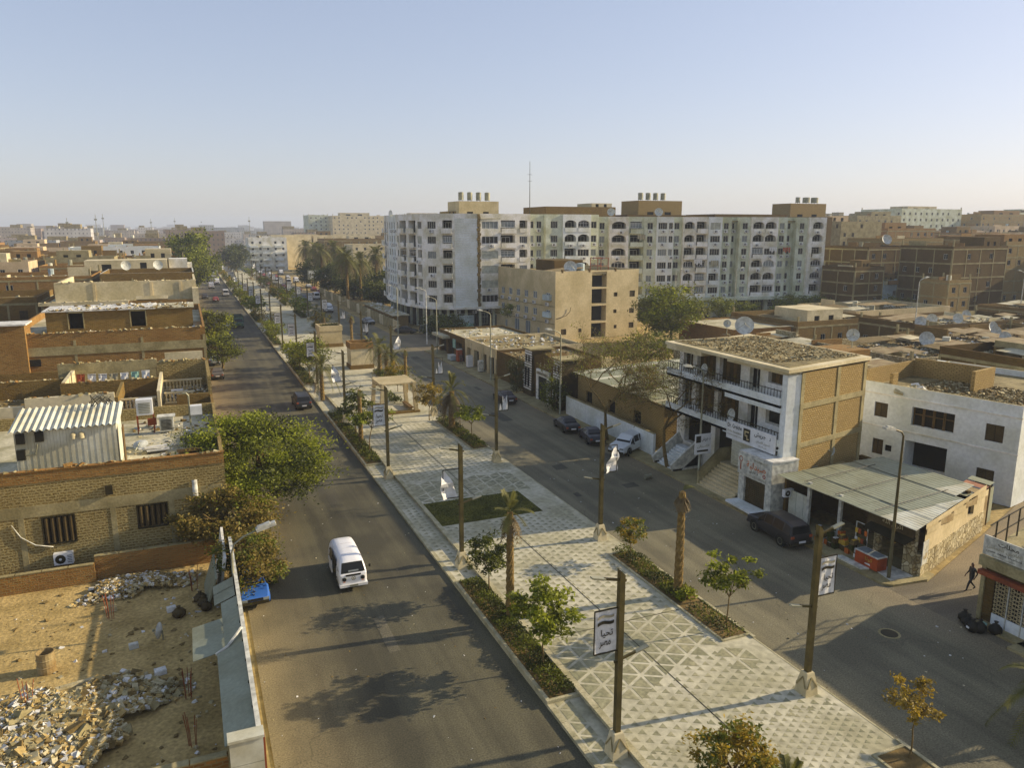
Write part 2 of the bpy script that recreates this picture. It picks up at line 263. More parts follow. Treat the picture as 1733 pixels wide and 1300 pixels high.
# ------------------------------------------------------------------ mesh helpers
def wm(o):
    m = o.matrix_basis.copy()
    if o.parent is not None: m = wm(o.parent) @ o.matrix_parent_inverse @ m
    return m
def attach(o, p):
    o.parent = p; o.matrix_parent_inverse = wm(p).inverted()
class MB:
    def __init__(s): s.v = []; s.f = []; s.m = []
    def quad(s, a, b, c, d, m=0):
        n = len(s.v); s.v += [a, b, c, d]; s.f.append((n, n+1, n+2, n+3)); s.m.append(m)
    def tri(s, a, b, c, m=0):
        n = len(s.v); s.v += [a, b, c]; s.f.append((n, n+1, n+2)); s.m.append(m)
    def box(s, x0, y0, z0, x1, y1, z1, m=0, bottom=True):
        n = len(s.v)
        s.v += [(x0,y0,z0),(x1,y0,z0),(x1,y1,z0),(x0,y1,z0),(x0,y0,z1),(x1,y0,z1),(x1,y1,z1),(x0,y1,z1)]
        q = [(4,5,6,7),(0,1,5,4),(1,2,6,5),(2,3,7,6),(3,0,4,7)]
        if bottom: q.append((3,2,1,0))
        for f in q: s.f.append(tuple(n+i for i in f)); s.m.append(m)
    def obox(s, c, u, v, w, m=0):
        """box from a centre and three half-axis vectors"""
        c = Vector(c); u = Vector(u); v = Vector(v); w = Vector(w); n = len(s.v)
        for a, b, d in ((-1,-1,-1),(1,-1,-1),(1,1,-1),(-1,1,-1),(-1,-1,1),(1,-1,1),(1,1,1),(-1,1,1)):
            s.v.append(tuple(c + a*u + b*v + d*w))
        for f in ((4,5,6,7),(0,1,5,4),(1,2,6,5),(2,3,7,6),(3,0,4,7),(3,2,1,0)): s.f.append(tuple(n+i for i in f)); s.m.append(m)
    def bar(s, a, b, w, h=None, m=0, up=(0,0,1)):
        a = Vector(a); b = Vector(b); d = b - a; L = d.length
        if L < 1e-6: return
        d /= L; u = d.cross(Vector(up))
        if u.length < 1e-4: u = d.cross(Vector((1,0,0)))
        u.normalize(); v = u.cross(d); h = h or w
        s.obox((a+b)/2, d*L/2, u*w/2, v*h/2, m)
    def ring(s, c, r, n, ax=2, ph=0, ry=None):
        i0 = len(s.v); ry = r if ry is None else ry
        for k in range(n):
            a = ph + 2*math.pi*k/n; p = [0,0,0]; p[(ax+1)%3] = r*math.cos(a); p[(ax+2)%3] = ry*math.sin(a)
            s.v.append((c[0]+p[0], c[1]+p[1], c[2]+p[2]))
        return list(range(i0, i0+n))
    def skin(s, a, b, m=0):
        n = len(a)
        for k in range(n): s.f.append((a[k], a[(k+1)%n], b[(k+1)%n], b[k])); s.m.append(m)
    def cap(s, a, m=0): s.f.append(tuple(a)); s.m.append(m)
    def cyl(s, x, y, z0, z1, r0, r1=None, n=10, m=0, caps=True, ph=0):
        r1 = r0 if r1 is None else r1
        a = s.ring((x,y,z0), r0, n, 2, ph); b = s.ring((x,y,z1), r1, n, 2, ph); s.skin(a, b, m)
        if caps: s.cap(a, m); s.cap(b, m)
    def tube(s, pts, r, n=6, m=0, caps=True):
        pts = [Vector(p) for p in pts]; rs = r if isinstance(r, (list, tuple)) else [r]*len(pts); prev = None
        ref = Vector((0.31, 0.17, 0.93))
        for i, p in enumerate(pts):
            d = (pts[min(i+1, len(pts)-1)] - pts[max(i-1, 0)])
            if d.length < 1e-6: d = Vector((0,0,1))
            d.normalize(); u = d.cross(ref)
            if u.length < 0.05: u = d.cross(Vector((1,0,0)))
            u.normalize(); v = d.cross(u); i0 = len(s.v)
            for k in range(n):
                a = 2*math.pi*k/n; s.v.append(tuple(p + rs[i]*(u*math.cos(a) + v*math.sin(a))))
            cur = list(range(i0, i0+n))
            if prev: s.skin(prev, cur, m)
            elif caps: s.cap(cur, m)
            prev = cur
        if caps and prev: s.cap(prev, m)
    def prism(s, poly, z0, z1, m=0, mt=None):
        n = len(poly); i0 = len(s.v)
        s.v += [(p[0], p[1], z0) for p in poly] + [(p[0], p[1], z1) for p in poly]
        s.f.append(tuple(range(i0+n, i0+2*n))); s.m.append(m if mt is None else mt)
        s.f.append(tuple(reversed(range(i0, i0+n)))); s.m.append(m)
        for k in range(n):
            s.f.append((i0+k, i0+(k+1)%n, i0+n+(k+1)%n, i0+n+k)); s.m.append(m)
    def wall(s, O, U, N, L, H, holes, depth, m=0, mr=None, back=None, V=(0,0,1)):
        """flat wall with rectangular openings (u0,v0,u1,v1), reveals going inwards and a back face"""
        O = Vector(O); U = Vector(U); N = Vector(N); V = Vector(V); mr = m if mr is None else mr
        P = lambda u, v, d=0.0: tuple(O + U*u + V*v - N*d)
        us = sorted({0, L, *[h[0] for h in holes], *[h[2] for h in holes]}); vs = sorted({0, H, *[h[1] for h in holes], *[h[3] for h in holes]})
        for j in range(len(vs)-1):
            run = None
            for i in range(len(us)-1):
                cu, cv = (us[i]+us[i+1])/2, (vs[j]+vs[j+1])/2
                solid = not any(h[0] < cu < h[2] and h[1] < cv < h[3] for h in holes)
                if solid and run is None: run = us[i]
                if run is not None and (not solid or i == len(us)-2):
                    e = us[i+1] if solid else us[i]
                    s.quad(P(run, vs[j]), P(e, vs[j]), P(e, vs[j+1]), P(run, vs[j+1]), m); run = None
        for h in holes:
            d = h[4] if len(h) > 4 else depth; a, b, c, e = h[:4]
            s.quad(P(a,b), P(c,b), P(c,b,d), P(a,b,d), mr); s.quad(P(a,e), P(c,e), P(c,e,d), P(a,e,d), mr)
            s.quad(P(a,b), P(a,e), P(a,e,d), P(a,b,d), mr); s.quad(P(c,b), P(c,e), P(c,e,d), P(c,b,d), mr)
            if back is not None: s.quad(P(a,b,d), P(c,b,d), P(c,e,d), P(a,e,d), back)
    def mesh(s, name, mats, smooth=False):
        me = bpy.data.meshes.new(name); me.from_pydata(s.v, [], s.f)
        if not isinstance(mats, (list, tuple)): mats = [mats]
        for mt in mats: me.materials.append(MATS[mt] if isinstance(mt, str) else mt)
        if len(mats) > 1: me.polygons.foreach_set('material_index', s.m)
        if smooth: me.polygons.foreach_set('use_smooth', [True]*len(s.f))
        me.update(); return me
    def build(s, name, mats, parent=None, smooth=False):
        o = bpy.data.objects.new(name, s.mesh(name, mats, smooth)); COL.objects.link(o)
        if parent is not None: attach(o, parent)
        return o
def put(name, me, loc=(0,0,0), rz=0.0, parent=None, scale=None):
    o = bpy.data.objects.new(name, me); COL.objects.link(o); o.location = loc; o.rotation_euler = (0,0,rz)
    if scale: o.scale = scale
    if parent is not None: attach(o, parent)
    return o
def tag(o, label=None, cat=None, group=None, kind=None):
    if label: o['label'] = label
    if cat: o['category'] = cat
    if group: o['group'] = group
    if kind: o['kind'] = kind
    return o
def thing(name, label, cat, loc=(0,0,0), rz=0.0, group=None):
    o = bpy.data.objects.new(name, None); COL.objects.link(o); o.location = loc; o.rotation_euler = (0,0,rz)
    o.empty_display_size = 0.3
    return tag(o, label, cat, group)
def move(o, loc, rz=0.0, scale=1.0):
    o.location = loc; o.rotation_euler = (0, 0, rz)
    if scale != 1.0: o.scale = (scale,)*3
    return o
KIDS = {}
def dup(o, parent=None):
    c = o.copy(); COL.objects.link(c)
    if parent is not None: c.parent = parent
    for ch in o.children: dup(ch, c)
    return c
def struct(name, mb, mats, parent=None):
    o = mb.build(name, mats, parent)
    if parent is None: o['kind'] = 'structure'
    return o
ORD = 'first second third fourth fifth sixth seventh eighth ninth tenth eleventh twelfth thirteenth fourteenth fifteenth sixteenth seventeenth eighteenth nineteenth twentieth twenty-first twenty-second twenty-third twenty-fourth twenty-fifth twenty-sixth twenty-seventh twenty-eighth twenty-ninth thirtieth thirty-first thirty-second thirty-third thirty-fourth thirty-fifth thirty-sixth'.split()
NUM = 'no one two three four five six seven eight nine ten'.split()

# ------------------------------------------------------------------ Arabic lettering (joined forms, laid out right to left)
_AR = {'ا':(0xFE8D,2),'ب':(0xFE8F,4),'ة':(0xFE93,2),'ت':(0xFE95,4),'ث':(0xFE99,4),'ج':(0xFE9D,4),'ح':(0xFEA1,4),'خ':(0xFEA5,4),'د':(0xFEA9,2),'ذ':(0xFEAB,2),'ر':(0xFEAD,2),'ز':(0xFEAF,2),
       'س':(0xFEB1,4),'ش':(0xFEB5,4),'ص':(0xFEB9,4),'ض':(0xFEBD,4),'ط':(0xFEC1,4),'ع':(0xFEC9,4),'غ':(0xFECD,4),'ف':(0xFED1,4),'ق':(0xFED5,4),'ك':(0xFED9,4),'ل':(0xFEDD,4),'م':(0xFEE1,4),'ن':(0xFEE5,4),
       'ه':(0xFEE9,4),'و':(0xFEED,2),'ى':(0xFEEF,2),'ي':(0xFEF1,4)}
def arabic(t):
    out = []
    for i, ch in enumerate(t):
        if ch not in _AR: out.append(ch); continue
        b, n = _AR[ch]
        pj = i > 0 and t[i-1] in _AR and _AR[t[i-1]][1] == 4
        nj = n == 4 and i+1 < len(t) and t[i+1] in _AR
        out.append(chr(b + (3 if pj and nj else 2 if nj else 1 if pj else 0)))
    return ''.join(reversed(out))
_TXT = {}
def text_mesh(body, width, height, mt):
    """flat lettering centred on the origin in the x-z plane, facing -y, fitted into width x height"""
    key = (body, round(width, 3), round(height, 3), mt)
    if key in _TXT: return _TXT[key]
    c = bpy.data.curves.new('lettering', 'FONT'); c.body = body; c.resolution_u = 2; c.offset = 0.012
    o = bpy.data.objects.new('lettering', c); COL.objects.link(o)
    dg = bpy.context.evaluated_depsgraph_get(); dg.update()
    me = bpy.data.meshes.new_from_object(o.evaluated_get(dg)); bpy.data.objects.remove(o); bpy.data.curves.remove(c)
    xs = [v.co.x for v in me.vertices]; ys = [v.co.y for v in me.vertices]
    if xs:
        x0, x1, y0, y1 = min(xs), max(xs), min(ys), max(ys); sx = width/max(x1-x0, .01); sy = height/max(y1-y0, .01)
        for v in me.vertices: v.co = ((v.co.x-(x0+x1)/2)*sx, 0.0, (v.co.y-(y0+y1)/2)*sy)
    me.name = 'lettering'; me.materials.clear(); me.materials.append(MATS[mt]); _TXT[key] = me
    return me
def letter(body, width, height, mt, loc, rz, parent):
    return put('lettering', text_mesh(body, width, height, mt), loc, rz, parent)

# ------------------------------------------------------------------ loose pieces
def rubble(name, n, pick, size, mats, seed=0, parent=None, z=0.0, flat=0.45, hump=None):
    """a heap of broken pieces; pick(rng) gives x,y; hump(x,y) a height to lie on"""
    rng = random.Random(seed); mb = MB()
    for _ in range(n):
        x, y = pick(rng); s = size*(0.35 + 1.3*rng.random()**2.2)
        a = rng.uniform(0, 6.283); t = rng.uniform(-.6, .6); h = s*flat*(0.4 + rng.random())
        R = Matrix.Rotation(a, 3, 'Z') @ Matrix.Rotation(t, 3, 'X') @ Matrix.Rotation(rng.uniform(-.5, .5), 3, 'Y')
        z0 = z + (hump(x, y) if hump else 0) + h*0.2
        n0 = len(mb.v); l = s*(0.6 + rng.random()); k = rng.randrange(len(mats))
        for p in ((-1,-1,-1),(1,-1,-1),(1,1,-1),(-1,1,-1),(-1,-1,1),(1,-1,1),(1,1,1),(-1,1,1)):
            q = R @ Vector((p[0]*l*.5*rng.uniform(.5,1), p[1]*s*.5*rng.uniform(.5,1), p[2]*h*.5))
            mb.v.append((x+q.x, y+q.y, z0+q.z))
        for f in ((4,5,6,7),(0,1,5,4),(1,2,6,5),(2,3,7,6),(3,0,4,7)): mb.f.append(tuple(n0+i for i in f)); mb.m.append(k)
    o = mb.build(name, mats, parent); o['kind'] = 'stuff'
    return o
def in_rect(x0, y0, x1, y1): return lambda r: (r.uniform(x0, x1), r.uniform(y0, y1))
def in_blob(cx, cy, rx, ry):
    def f(r):
        a = r.uniform(0, 6.283); q = r.random()**.62*(0.8 + 0.28*math.sin(3*a + cx) + .14*math.sin(7*a)); return cx + rx*q*math.cos(a), cy + ry*q*math.sin(a)
    return f

# ------------------------------------------------------------------ ground, roads, median
G = MB(); G.quad((-4000,-300,-0.06),(6000,-300,-0.06),(6000,9000,-0.06),(-4000,9000,-0.06))
struct('ground', G, 'dust')
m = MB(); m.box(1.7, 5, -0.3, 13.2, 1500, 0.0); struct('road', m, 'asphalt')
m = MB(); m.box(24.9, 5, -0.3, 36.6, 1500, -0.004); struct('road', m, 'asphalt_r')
m = MB(); m.box(36.6, 126, -0.3, 62, 147, 0.0); m.prism([(36.6,22.9),(37.6,22.9),(40.2,26.6),(90,44.5),(90,49),(49.8,33.6),(39.5,29.7),(36.6,30.4)], -0.3, 0.0)
struct('side_street', m, 'asphalt_x')
# asphalt repairs: thin patches laid on the carriageways
rgp = random.Random(6); mbs = {'asphalt_patch': MB(), 'asphalt_patch_pale': MB()}
for k in range(34):
    lft = k % 2; x = rgp.uniform(2.5, 11.5) if lft else rgp.uniform(26, 35); y = rgp.uniform(22, 150) if lft else rgp.uniform(50, 150); w, l = rgp.uniform(.5, 1.6), rgp.uniform(1.0, 5.5)
    pts = [(x-w/2*rgp.uniform(.8,1), y), (x+w/2*rgp.uniform(.8,1), y+rgp.uniform(-.2,.2)), (x+w/2, y+l), (x-w/2*rgp.uniform(.7,1), y+l+rgp.uniform(-.3,.3))]
    z = .004 if lft else .0; b_ = mbs['asphalt_patch' if rgp.random() < .6 else 'asphalt_patch_pale']; i0 = len(b_.v); b_.v += [(p[0], p[1], z + .0004*k) for p in pts]; b_.f.append((i0, i0+1, i0+2, i0+3)); b_.m.append(0)
roadmat('asphalt_patch', (0.092, 0.083, 0.05), (0.06, 0.054, 0.034), 'y'); roadmat('asphalt_patch_pale', (0.145, 0.128, 0.08), (0.10, 0.09, 0.056), 'y')
for nm_, b_ in mbs.items(): o = b_.build('road_patches', nm_); o['kind'] = 'structure'
# sidewalk in front of the left terraces and of the right hand shops
m = MB(); m.box(1.15, 51, -0.2, 1.7, 420, 0.10); m.box(-0.2, 150, -.2, 1.1, 420, .1); struct('sidewalk', m, 'kerb')
m = MB(); m.prism([(36.6,30.4),(37.0,30.0),(39.5,29.75),(40.5,30.1),(40.5,126),(36.6,126),(36.6,47),(36.9,46.5),(36.9,36),(36.6,35)], -0.2, 0.14); m.box(36.6, 12, -.2, 40.5, 22.8, .14)
struct('sidewalk', m, 'concrete')

LP = [(27.4, 40.2), (64.8, 85.8), (103, 122), (141, 160), (178, 197), (215, 235), (253, 271), (290, 310), (330, 350), (370, 390), (410, 430)]       # planters on the near edge of the left carriageway
RP = [(8, 19.4), (28.0, 40.0), (64.8, 77.2), (97, 108), (150, 166), (180, 196), (210, 226), (240, 256), (275, 295), (320, 340)]                       # planters beside the other carriageway
PZ = 0.42                                              # plaza height
def rail(p0, p1, step=None): pass
plz = MB(); plz.box(14.85, 8, -0.2, 25.0, 420, PZ - 0.004)
# planters are open pits in the strip, so the plaza sheet is laid in pieces
plaza = struct('plaza', plz, 'paving')
strip = MB(); kb = MB(); soil = MB()
ys = [8] + [q for p in LP for q in p] + [460]
for a, b in zip(ys[::2], ys[1::2]): strip.box(13.45, a, -0.2, 14.845, b, 0.13)
struct('lower_pavement', strip, 'paving')
for a, b in zip(ys[::2], ys[1::2]):
    y = a
    while y < b:
        e = min(y + 1.0, b)
        if y < 130: kb.box(13.2, y + .012, -.2, 13.45, e - .012, .16)
        else: kb.box(13.2, y, -.2, 13.45, min(y+20, b), .16); e = min(y + 20, b)
        y = e
for a, b in LP:
    kb.box(13.2, a, -.2, 13.38, b, .30); kb.box(14.72, a, -.2, 14.845, b, .47); kb.box(13.38, a, -.2, 14.72, a+.16, .30); kb.box(13.38, b-.16, -.2, 14.72, b, .30)
    soil.box(13.38, a+.16, -.2, 14.72, b-.16, .24)
for a, b in RP:
    kb.box(25.003, a, -.2, 25.16, b, .50); kb.box(23.35, a+.3, PZ, 23.47, b-.3, .50); kb.box(23.47, a+.3, PZ, 25.0, a+.44, .5); kb.box(23.47, b-.44, PZ, 25.0, b-.3, .5)
    soil.box(23.47, a+.44, .1, 25.0, b-.44, .46)
kb.box(25.0, 8, -.2, 25.10, 420, .425)
struct('kerb', kb, 'kerb'); struct('planting_bed', soil, 'soil')
# lawn with a thin stone edge
lw = MB(); lw.box(15.05, 48.3, .38, 22.75, 53.0, .44); struct('lawn', lw, 'lawn')
gb = MB(); rg = random.Random(3)
for _ in range(9000):
    x = rg.uniform(15.06, 22.7); y = rg.uniform(48.3, 53.0); a = rg.uniform(0, 6.28); h = rg.uniform(.02, .05); c, s_ = math.cos(a)*.03, math.sin(a)*.03
    gb.tri((x-c, y-s_, .44), (x+c, y+s_, .44), (x+rg.uniform(-.03,.03), y+rg.uniform(-.03,.03), .44+h))
o = gb.build('grass', 'lawn'); tag(o, 'clipped dull green grass on the rectangular lawn in the plaza', 'grass', kind='stuff')
# paving inlay: equilateral grid of grey stone triangles set in pale bands
def big_zone(x, y):
    if 32.4 > y > 25.7 + max(0, (x-16))*0.36 + (0.0 if x < 22.6 else -2.3): return True
    if 57.8 > y > 53.1: return True
    return False
def inlay_tri(side, band, frac):
    """local triangle pointing +x, thin slab"""
    h = side*math.sqrt(3)/2; r = 0.5773*side*frac
    return [(r*math.cos(a), r*math.sin(a)) for a in (0, 2.0944, 4.18879)]
TILES = []
def lay(side, y0, y1, x0, x1, frac_up, frac_dn, ok):
    h = side*math.sqrt(3)/2; i = 0; x = x0
    while x + h <= x1 + 1e-6:
        y = y0 + (side/2 if i % 2 else 0)
        while y < y1:
            for dn in (0, 1):
                fr = frac_dn if dn else frac_up
                if fr <= 0: continue
                cx = x + (2*h/3 if dn else h/3); cy = y + (side/2 if not dn else side)
                cx = x + h/3 if not dn else x + 2*h/3
                if ok(cx, cy): TILES.append((cx, cy, side*fr, dn))
            y += side
        x += h; i += 1
inlawn = lambda x, y: 14.9 < x < 22.95 and 48.0 < y < 53.3
inplant = lambda x, y: x > 23.2 and any(a-.1 < y < b+.1 for a, b in RP)
nearline = lambda x: abs(x-19.3) < 0.10
base_ok = lambda x, y: not inlawn(x, y) and not inplant(x, y)
lay(1.16, 24.5, 58.5, 15.0, 25.0, 0.76, 0.76, lambda x, y: base_ok(x, y) and big_zone(x, y))
lay(0.58, 16.0, 47.9, 15.0, 25.0, 0.0, 0.62, lambda x, y: base_ok(x, y) and not big_zone(x, y) and y > 22.2)
lay(0.40, 16.0, 22.2, 15.0, 25.0, 0.0, 0.62, lambda x, y: base_ok(x, y))
lay(0.58, 58.0, 76.0, 15.0, 25.0, 0.0, 0.62, lambda x, y: base_ok(x, y))
lay(0.95, 16.5, 27.2, 13.5, 14.85, 0.74, 0.74, lambda x, y: True)
lay(0.58, 40.6, 64.3, 13.5, 14.8, 0.0, 0.62, lambda x, y: True)
def size_px(t): return t[2]/math.hypot(t[0], t[1])
TILES.sort(key=size_px, reverse=True)
TM = {}
for i, (x, y, s_, dn) in enumerate(TILES[:300]):
    k = (round(s_, 2), dn)
    if k not in TM:
        mb = MB(); pr = inlay_tri(s_, 0, 1.0); pr = [(-p[0], p[1]) for p in pr] if dn else pr
        mb.prism(pr, -0.02, 0.0); TM[k] = mb.mesh('tile', 'tile_grey')
    zt = PZ + 0.004 if x > 14.85 else 0.138
    put('tile', TM[k], (x, y, zt), 0, plaza)
mb = MB()
for (x, y, s_, dn) in TILES[300:]:
    zt = PZ + 0.003 if x > 14.85 else 0.136
    pr = inlay_tri(s_, 0, 1.0); n = len(mb.v)
    mb.v += [(x + (-p[0] if dn else p[0]), y + p[1], zt) for p in pr]; mb.f.append((n, n+1, n+2)); mb.m.append(0)
o = mb.build('small_tiles', 'tile_grey', plaza); o['kind'] = 'stuff'
mb = MB(); mb.box(19.26, 8, PZ-.02, 19.31, 48.0, PZ+.005); mb.box(19.26, 53.3, PZ-.02, 19.31, 130, PZ+.005); mb.box(15.0, 31.95, PZ-.02, 23.3, 32.0, PZ+.0045)
mb.build('drain_joint', 'metal_dark', plaza)
mb = MB()                                           # wide pale stone edge along the plaza sides
for x0, x1 in ((14.75, 15.05),):
    y = 8.0
    while y < 130:
        mb.box(x0, y+.01, PZ-.1, x1, y+1.19, PZ+.010); y += 1.2
mb.build('edge_stones', 'kerb', plaza)
# ------------------------------------------------------------------ vegetation
def clump_crown(mb, n, K, rx, ry, rz, cz, leaf, seed, nm=2, shell=0.55, csz=0.33, cx=0, cy=0, asp=0.5):
    """leaves gathered in K clumps through an ellipsoid; leaf quads of random tilt"""
    rng = random.Random(seed); cs = []
    for _ in range(K):
        while True:
            p = Vector((rng.uniform(-1,1), rng.uniform(-1,1), rng.uniform(-1,1)))
            if shell*rng.random() < p.length < 1: break
        cs.append((p, rng.uniform(.6, 1.25), rng.randrange(nm)))
    for _ in range(n):
        p, s, k = rng.choice(cs)
        q = Vector((p.x*rx, p.y*ry, p.z*rz)) + Vector((rng.gauss(0,1)*rx, rng.gauss(0,1)*ry, rng.gauss(0,.8)*rz))*csz*s*0.55
        d = Vector((rng.gauss(0,1), rng.gauss(0,1), rng.gauss(0,.55))).normalized()
        u = d.cross(Vector((rng.gauss(0,1), rng.gauss(0,1), rng.gauss(0,1)))).normalized()
        l = leaf*rng.uniform(.55, 1.3); c = Vector((cx, cy, cz)) + q; w = u*l*asp*.5; e = d*l
        i0 = len(mb.v); mb.v += [tuple(c), tuple(c + e*.5 + w), tuple(c + e), tuple(c + e*.5 - w)]
        mb.f.append((i0, i0+1, i0+2, i0+3)); mb.m.append(k if rng.random() < .8 else rng.randrange(nm))
def limbs(mb, h, r, spread, top, n, seed, lean=(0,0), m=0):
    """tapered trunk to height h, then n limbs reaching out by spread up to top"""
    rng = random.Random(seed); lx, ly = lean
    pts = [(lx*t*t + rng.uniform(-.03,.03), ly*t*t + rng.uniform(-.03,.03), h*t) for t in (0, .25, .5, .75, 1)]
    mb.tube(pts, [r*1.25, r, r*.9, r*.8, r*.72], 7, m)
    e = Vector(pts[-1])
    for k in range(n):
        a = 6.283*k/n + rng.uniform(-.4,.4); d = spread*rng.uniform(.6, 1); z = top*rng.uniform(.55, 1)
        p1 = e + Vector((math.cos(a)*d*.4, math.sin(a)*d*.4, (z)*.5)); p2 = e + Vector((math.cos(a)*d, math.sin(a)*d, z))
        mb.tube([e - Vector((0,0,.05*h)), p1, p2], [r*.6, r*.4, r*.12], 5, m, caps=False)
        for j in range(2):
            b = a + rng.uniform(-1, 1); p3 = p1 + Vector((math.cos(b)*d*.5, math.sin(b)*d*.5, z*.45*rng.uniform(.3,1.2)))
            mb.tube([p1, (p1+p3)/2 + Vector((0,0,.06*d)), p3], [r*.3, r*.2, r*.06], 4, m, caps=False)
def tree(label, loc, h, r, crown, leaf, n, K, mats, seed, spread=None, lean=(0,0), name='street_tree', group=None, cz=None, cat='tree', csz=.33, nl=6, shell=.55, asp=.5, trunkmat='bark'):
    t = thing(name, label, cat, (0,0,0), 0, group); rx, ry, rz = crown
    mb = MB(); limbs(mb, h, r, spread or rx*.75, rz*1.1, nl, seed, lean); mb.build('trunk', trunkmat, t, True)
    mb = MB(); clump_crown(mb, n, K, rx, ry, rz, cz if cz else h + rz*.7, leaf, seed+1, len(mats), shell, csz, lean[0], lean[1], asp); mb.build('crown', mats, t)
    return move(t, loc)
def frond(mb, o, a, el, L, droop, rng, m=0, nl=22, lw=.5, rib=.022):
    """arching palm frond: rib and two rows of narrow leaflets"""
    d0 = Vector((math.cos(a), math.sin(a), 0)); side = Vector((-math.sin(a), math.cos(a), 0)); pts = []
    for i in range(8):
        t = i/7; r_ = L*(math.cos(el)*t*(1-.18*t)); z = L*(math.sin(el)*t - droop*t*t); pts.append(o + d0*r_ + Vector((0,0,z)))
    mb.tube(pts, [rib*(1-.8*i/7)+.004 for i in range(8)], 3, m, caps=False)
    for i in range(nl):
        t = .14 + .86*i/(nl-1); k = t*7; j = min(int(k), 6); p = pts[j].lerp(pts[j+1], k-j); fw = (pts[j+1]-pts[j]).normalized()
        l = lw*(1.0 - .75*abs(t-.42))*rng.uniform(.85,1.1)
        for s in (-1, 1):
            e = p + (side*s*.8 + fw*.65 + Vector((0,0,-.25 + .45*(1-t))))*l; w = fw*max(.034, .030*L/2)*(22/nl)**.5
            mb.quad(tuple(p-w), tuple(p+w), tuple(e+w*.2), tuple(e-w*.2), m)
def palm(label, loc, h, r, L, nf, seed, name='date_palm', group=None, dry=6, droop=.75, lean=(0,0), nl=22, up=1.25, lw=.42):
    t = thing(name, label, 'palm tree', (0,0,0), 0, group); rng = random.Random(seed); mb = MB(); prev = None
    nseg = max(6, int(h/.22))
    for i in range(nseg+1):
        q = i/nseg; rr = r*(1.15 - .35*q)*(1.0 if i % 2 else 1.16)
        a = mb.ring((lean[0]*q*q, lean[1]*q*q, h*q), rr, 9, 2, (i % 2)*.35)
        if prev: mb.skin(prev, a)
        prev = a
    mb.cap(prev); mb.build('trunk', 'palm_bark', t)
    mb = MB(); o = Vector((lean[0], lean[1], h-.05))
    for k in range(nf):
        q = (k+.5)/nf; frond(mb, o + Vector((0,0,.25*r*8*(1-q)*.5)), k*2.39996 + rng.uniform(-.2,.2), up - (up+.35)*q + rng.uniform(-.1,.1), L*rng.uniform(.8,1.08), droop*(.55+.6*q), rng, 0, nl, lw)
    for k in range(dry): frond(mb, o - Vector((0,0,.2)), rng.uniform(0,6.283), -.45 + rng.uniform(-.5,.2), L*.7*rng.uniform(.7,1), .6, rng, 1, max(8, nl//2), lw*.8)
    mb.build('crown', ['leaf_palm', 'leaf_palm_dry'], t)
    return move(t, loc)
def hedge(label, x0, x1, y0, y1, z, h, seed, mats=('leaf_mid','leaf_dark'), dens=150, group='hedge strips in the median planters', leaf=.13):
    rng = random.Random(seed); mb = MB(); n = int((x1-x0)*(y1-y0)*dens)
    for _ in range(n):
        x, y = rng.uniform(x0, x1), rng.uniform(y0, y1); u = (x-x0)/(x1-x0)*2-1
        hh = h*(.55 + .45*math.sin(y*1.9+seed) * math.sin(y*.7+2*seed))*(1-.6*u*u) + .12
        p = Vector((x, y, z + hh*rng.random()**.5)); d = Vector((rng.gauss(0,1), rng.gauss(0,1), abs(rng.gauss(0,.8)))).normalized()
        e = d*leaf*rng.uniform(.6,1.4); w = d.cross(Vector((rng.gauss(0,1), rng.gauss(0,1), .4))).normalized()*leaf*.28
        i0 = len(mb.v); mb.v += [tuple(p), tuple(p+e*.5+w), tuple(p+e), tuple(p+e*.5-w)]; mb.f.append((i0,i0+1,i0+2,i0+3)); mb.m.append(rng.randrange(len(mats)) if rng.random() < .35 else int((math.sin(y*2.3+seed)+1)*.49*len(mats)))
    return tag(mb.build('hedge', list(mats)), label, 'hedge', group)

# big spreading tree and dry bush beside the left carriageway
tree('large spreading bright green tree overhanging the left carriageway beside the brick buildings', (3.4, 57.0, 0), 2.6, .26, (5.4, 6.4, 3.0), .24, 46000, 150, ['leaf_bright','leaf_mid','leaf_bright','leaf_dark'], 11, nl=8, cz=4.2, csz=.21, asp=.45)
tree('dry olive-brown bush tree growing between the yard wall and the nearest house', (0.9, 49.9, 0), 1.6, .16, (3.0, 1.9, 1.9), .22, 11000, 64, ['leaf_dry','leaf_dry','leaf_mid'], 12, cz=2.6, csz=.26, nl=7, asp=.55)
tree('lower olive-brown bush hanging over the blue car at the yard fence', (2.1, 45.0, 0), .9, .12, (2.0, 3.0, 1.5), .2, 11000, 60, ['leaf_dry','leaf_mid','leaf_dry'], 13, cz=1.5, csz=.26, nl=6, asp=.55)
# near median
TR = 'young trees in the median planters'
tree('young broad-leaved tree with light green layered crown below the nearest flag banner', (14.3, 30.2, .24), 1.9, .045, (1.75, 1.75, 1.25), .24, 3200, 40, ['leaf_bright','leaf_mid'], 21, group=TR, cz=3.0, csz=.2, asp=.55)
tree('slender young tree with sparse feathery bright green crown beside right carriageway', (24.3, 29.2, .46), 1.9, .04, (1.8, 1.5, 1.15), .23, 1800, 26, ['leaf_bright','leaf_mid'], 22, group=TR, cz=3.1, csz=.16, asp=.5)
tree('young round-crowned dark green tree next to the headless palm trunk', (14.5, 37.9, .24), 1.5, .045, (1.25, 1.25, 1.05), .20, 2600, 40, ['leaf_mid','leaf_dark'], 23, group=TR, cz=2.6, csz=.25)
tree('small yellow-green ball-shaped tree beside the stripped palm of right carriageway', (24.3, 38.6, .46), 1.0, .035, (.95, .95, .75), .17, 1700, 30, ['leaf_yellow','leaf_mid'], 24, group=TR, cz=1.9, csz=.24)
tree('small golden leaning tree by the roadside in the lower right', (24.6, 18.4, .46), 1.6, .035, (1.05, 1.0, .75), .15, 1900, 26, ['leaf_yellow','leaf_yellow','leaf_dry'], 25, group=TR, cz=2.5, csz=.2, lean=(.2,.1))
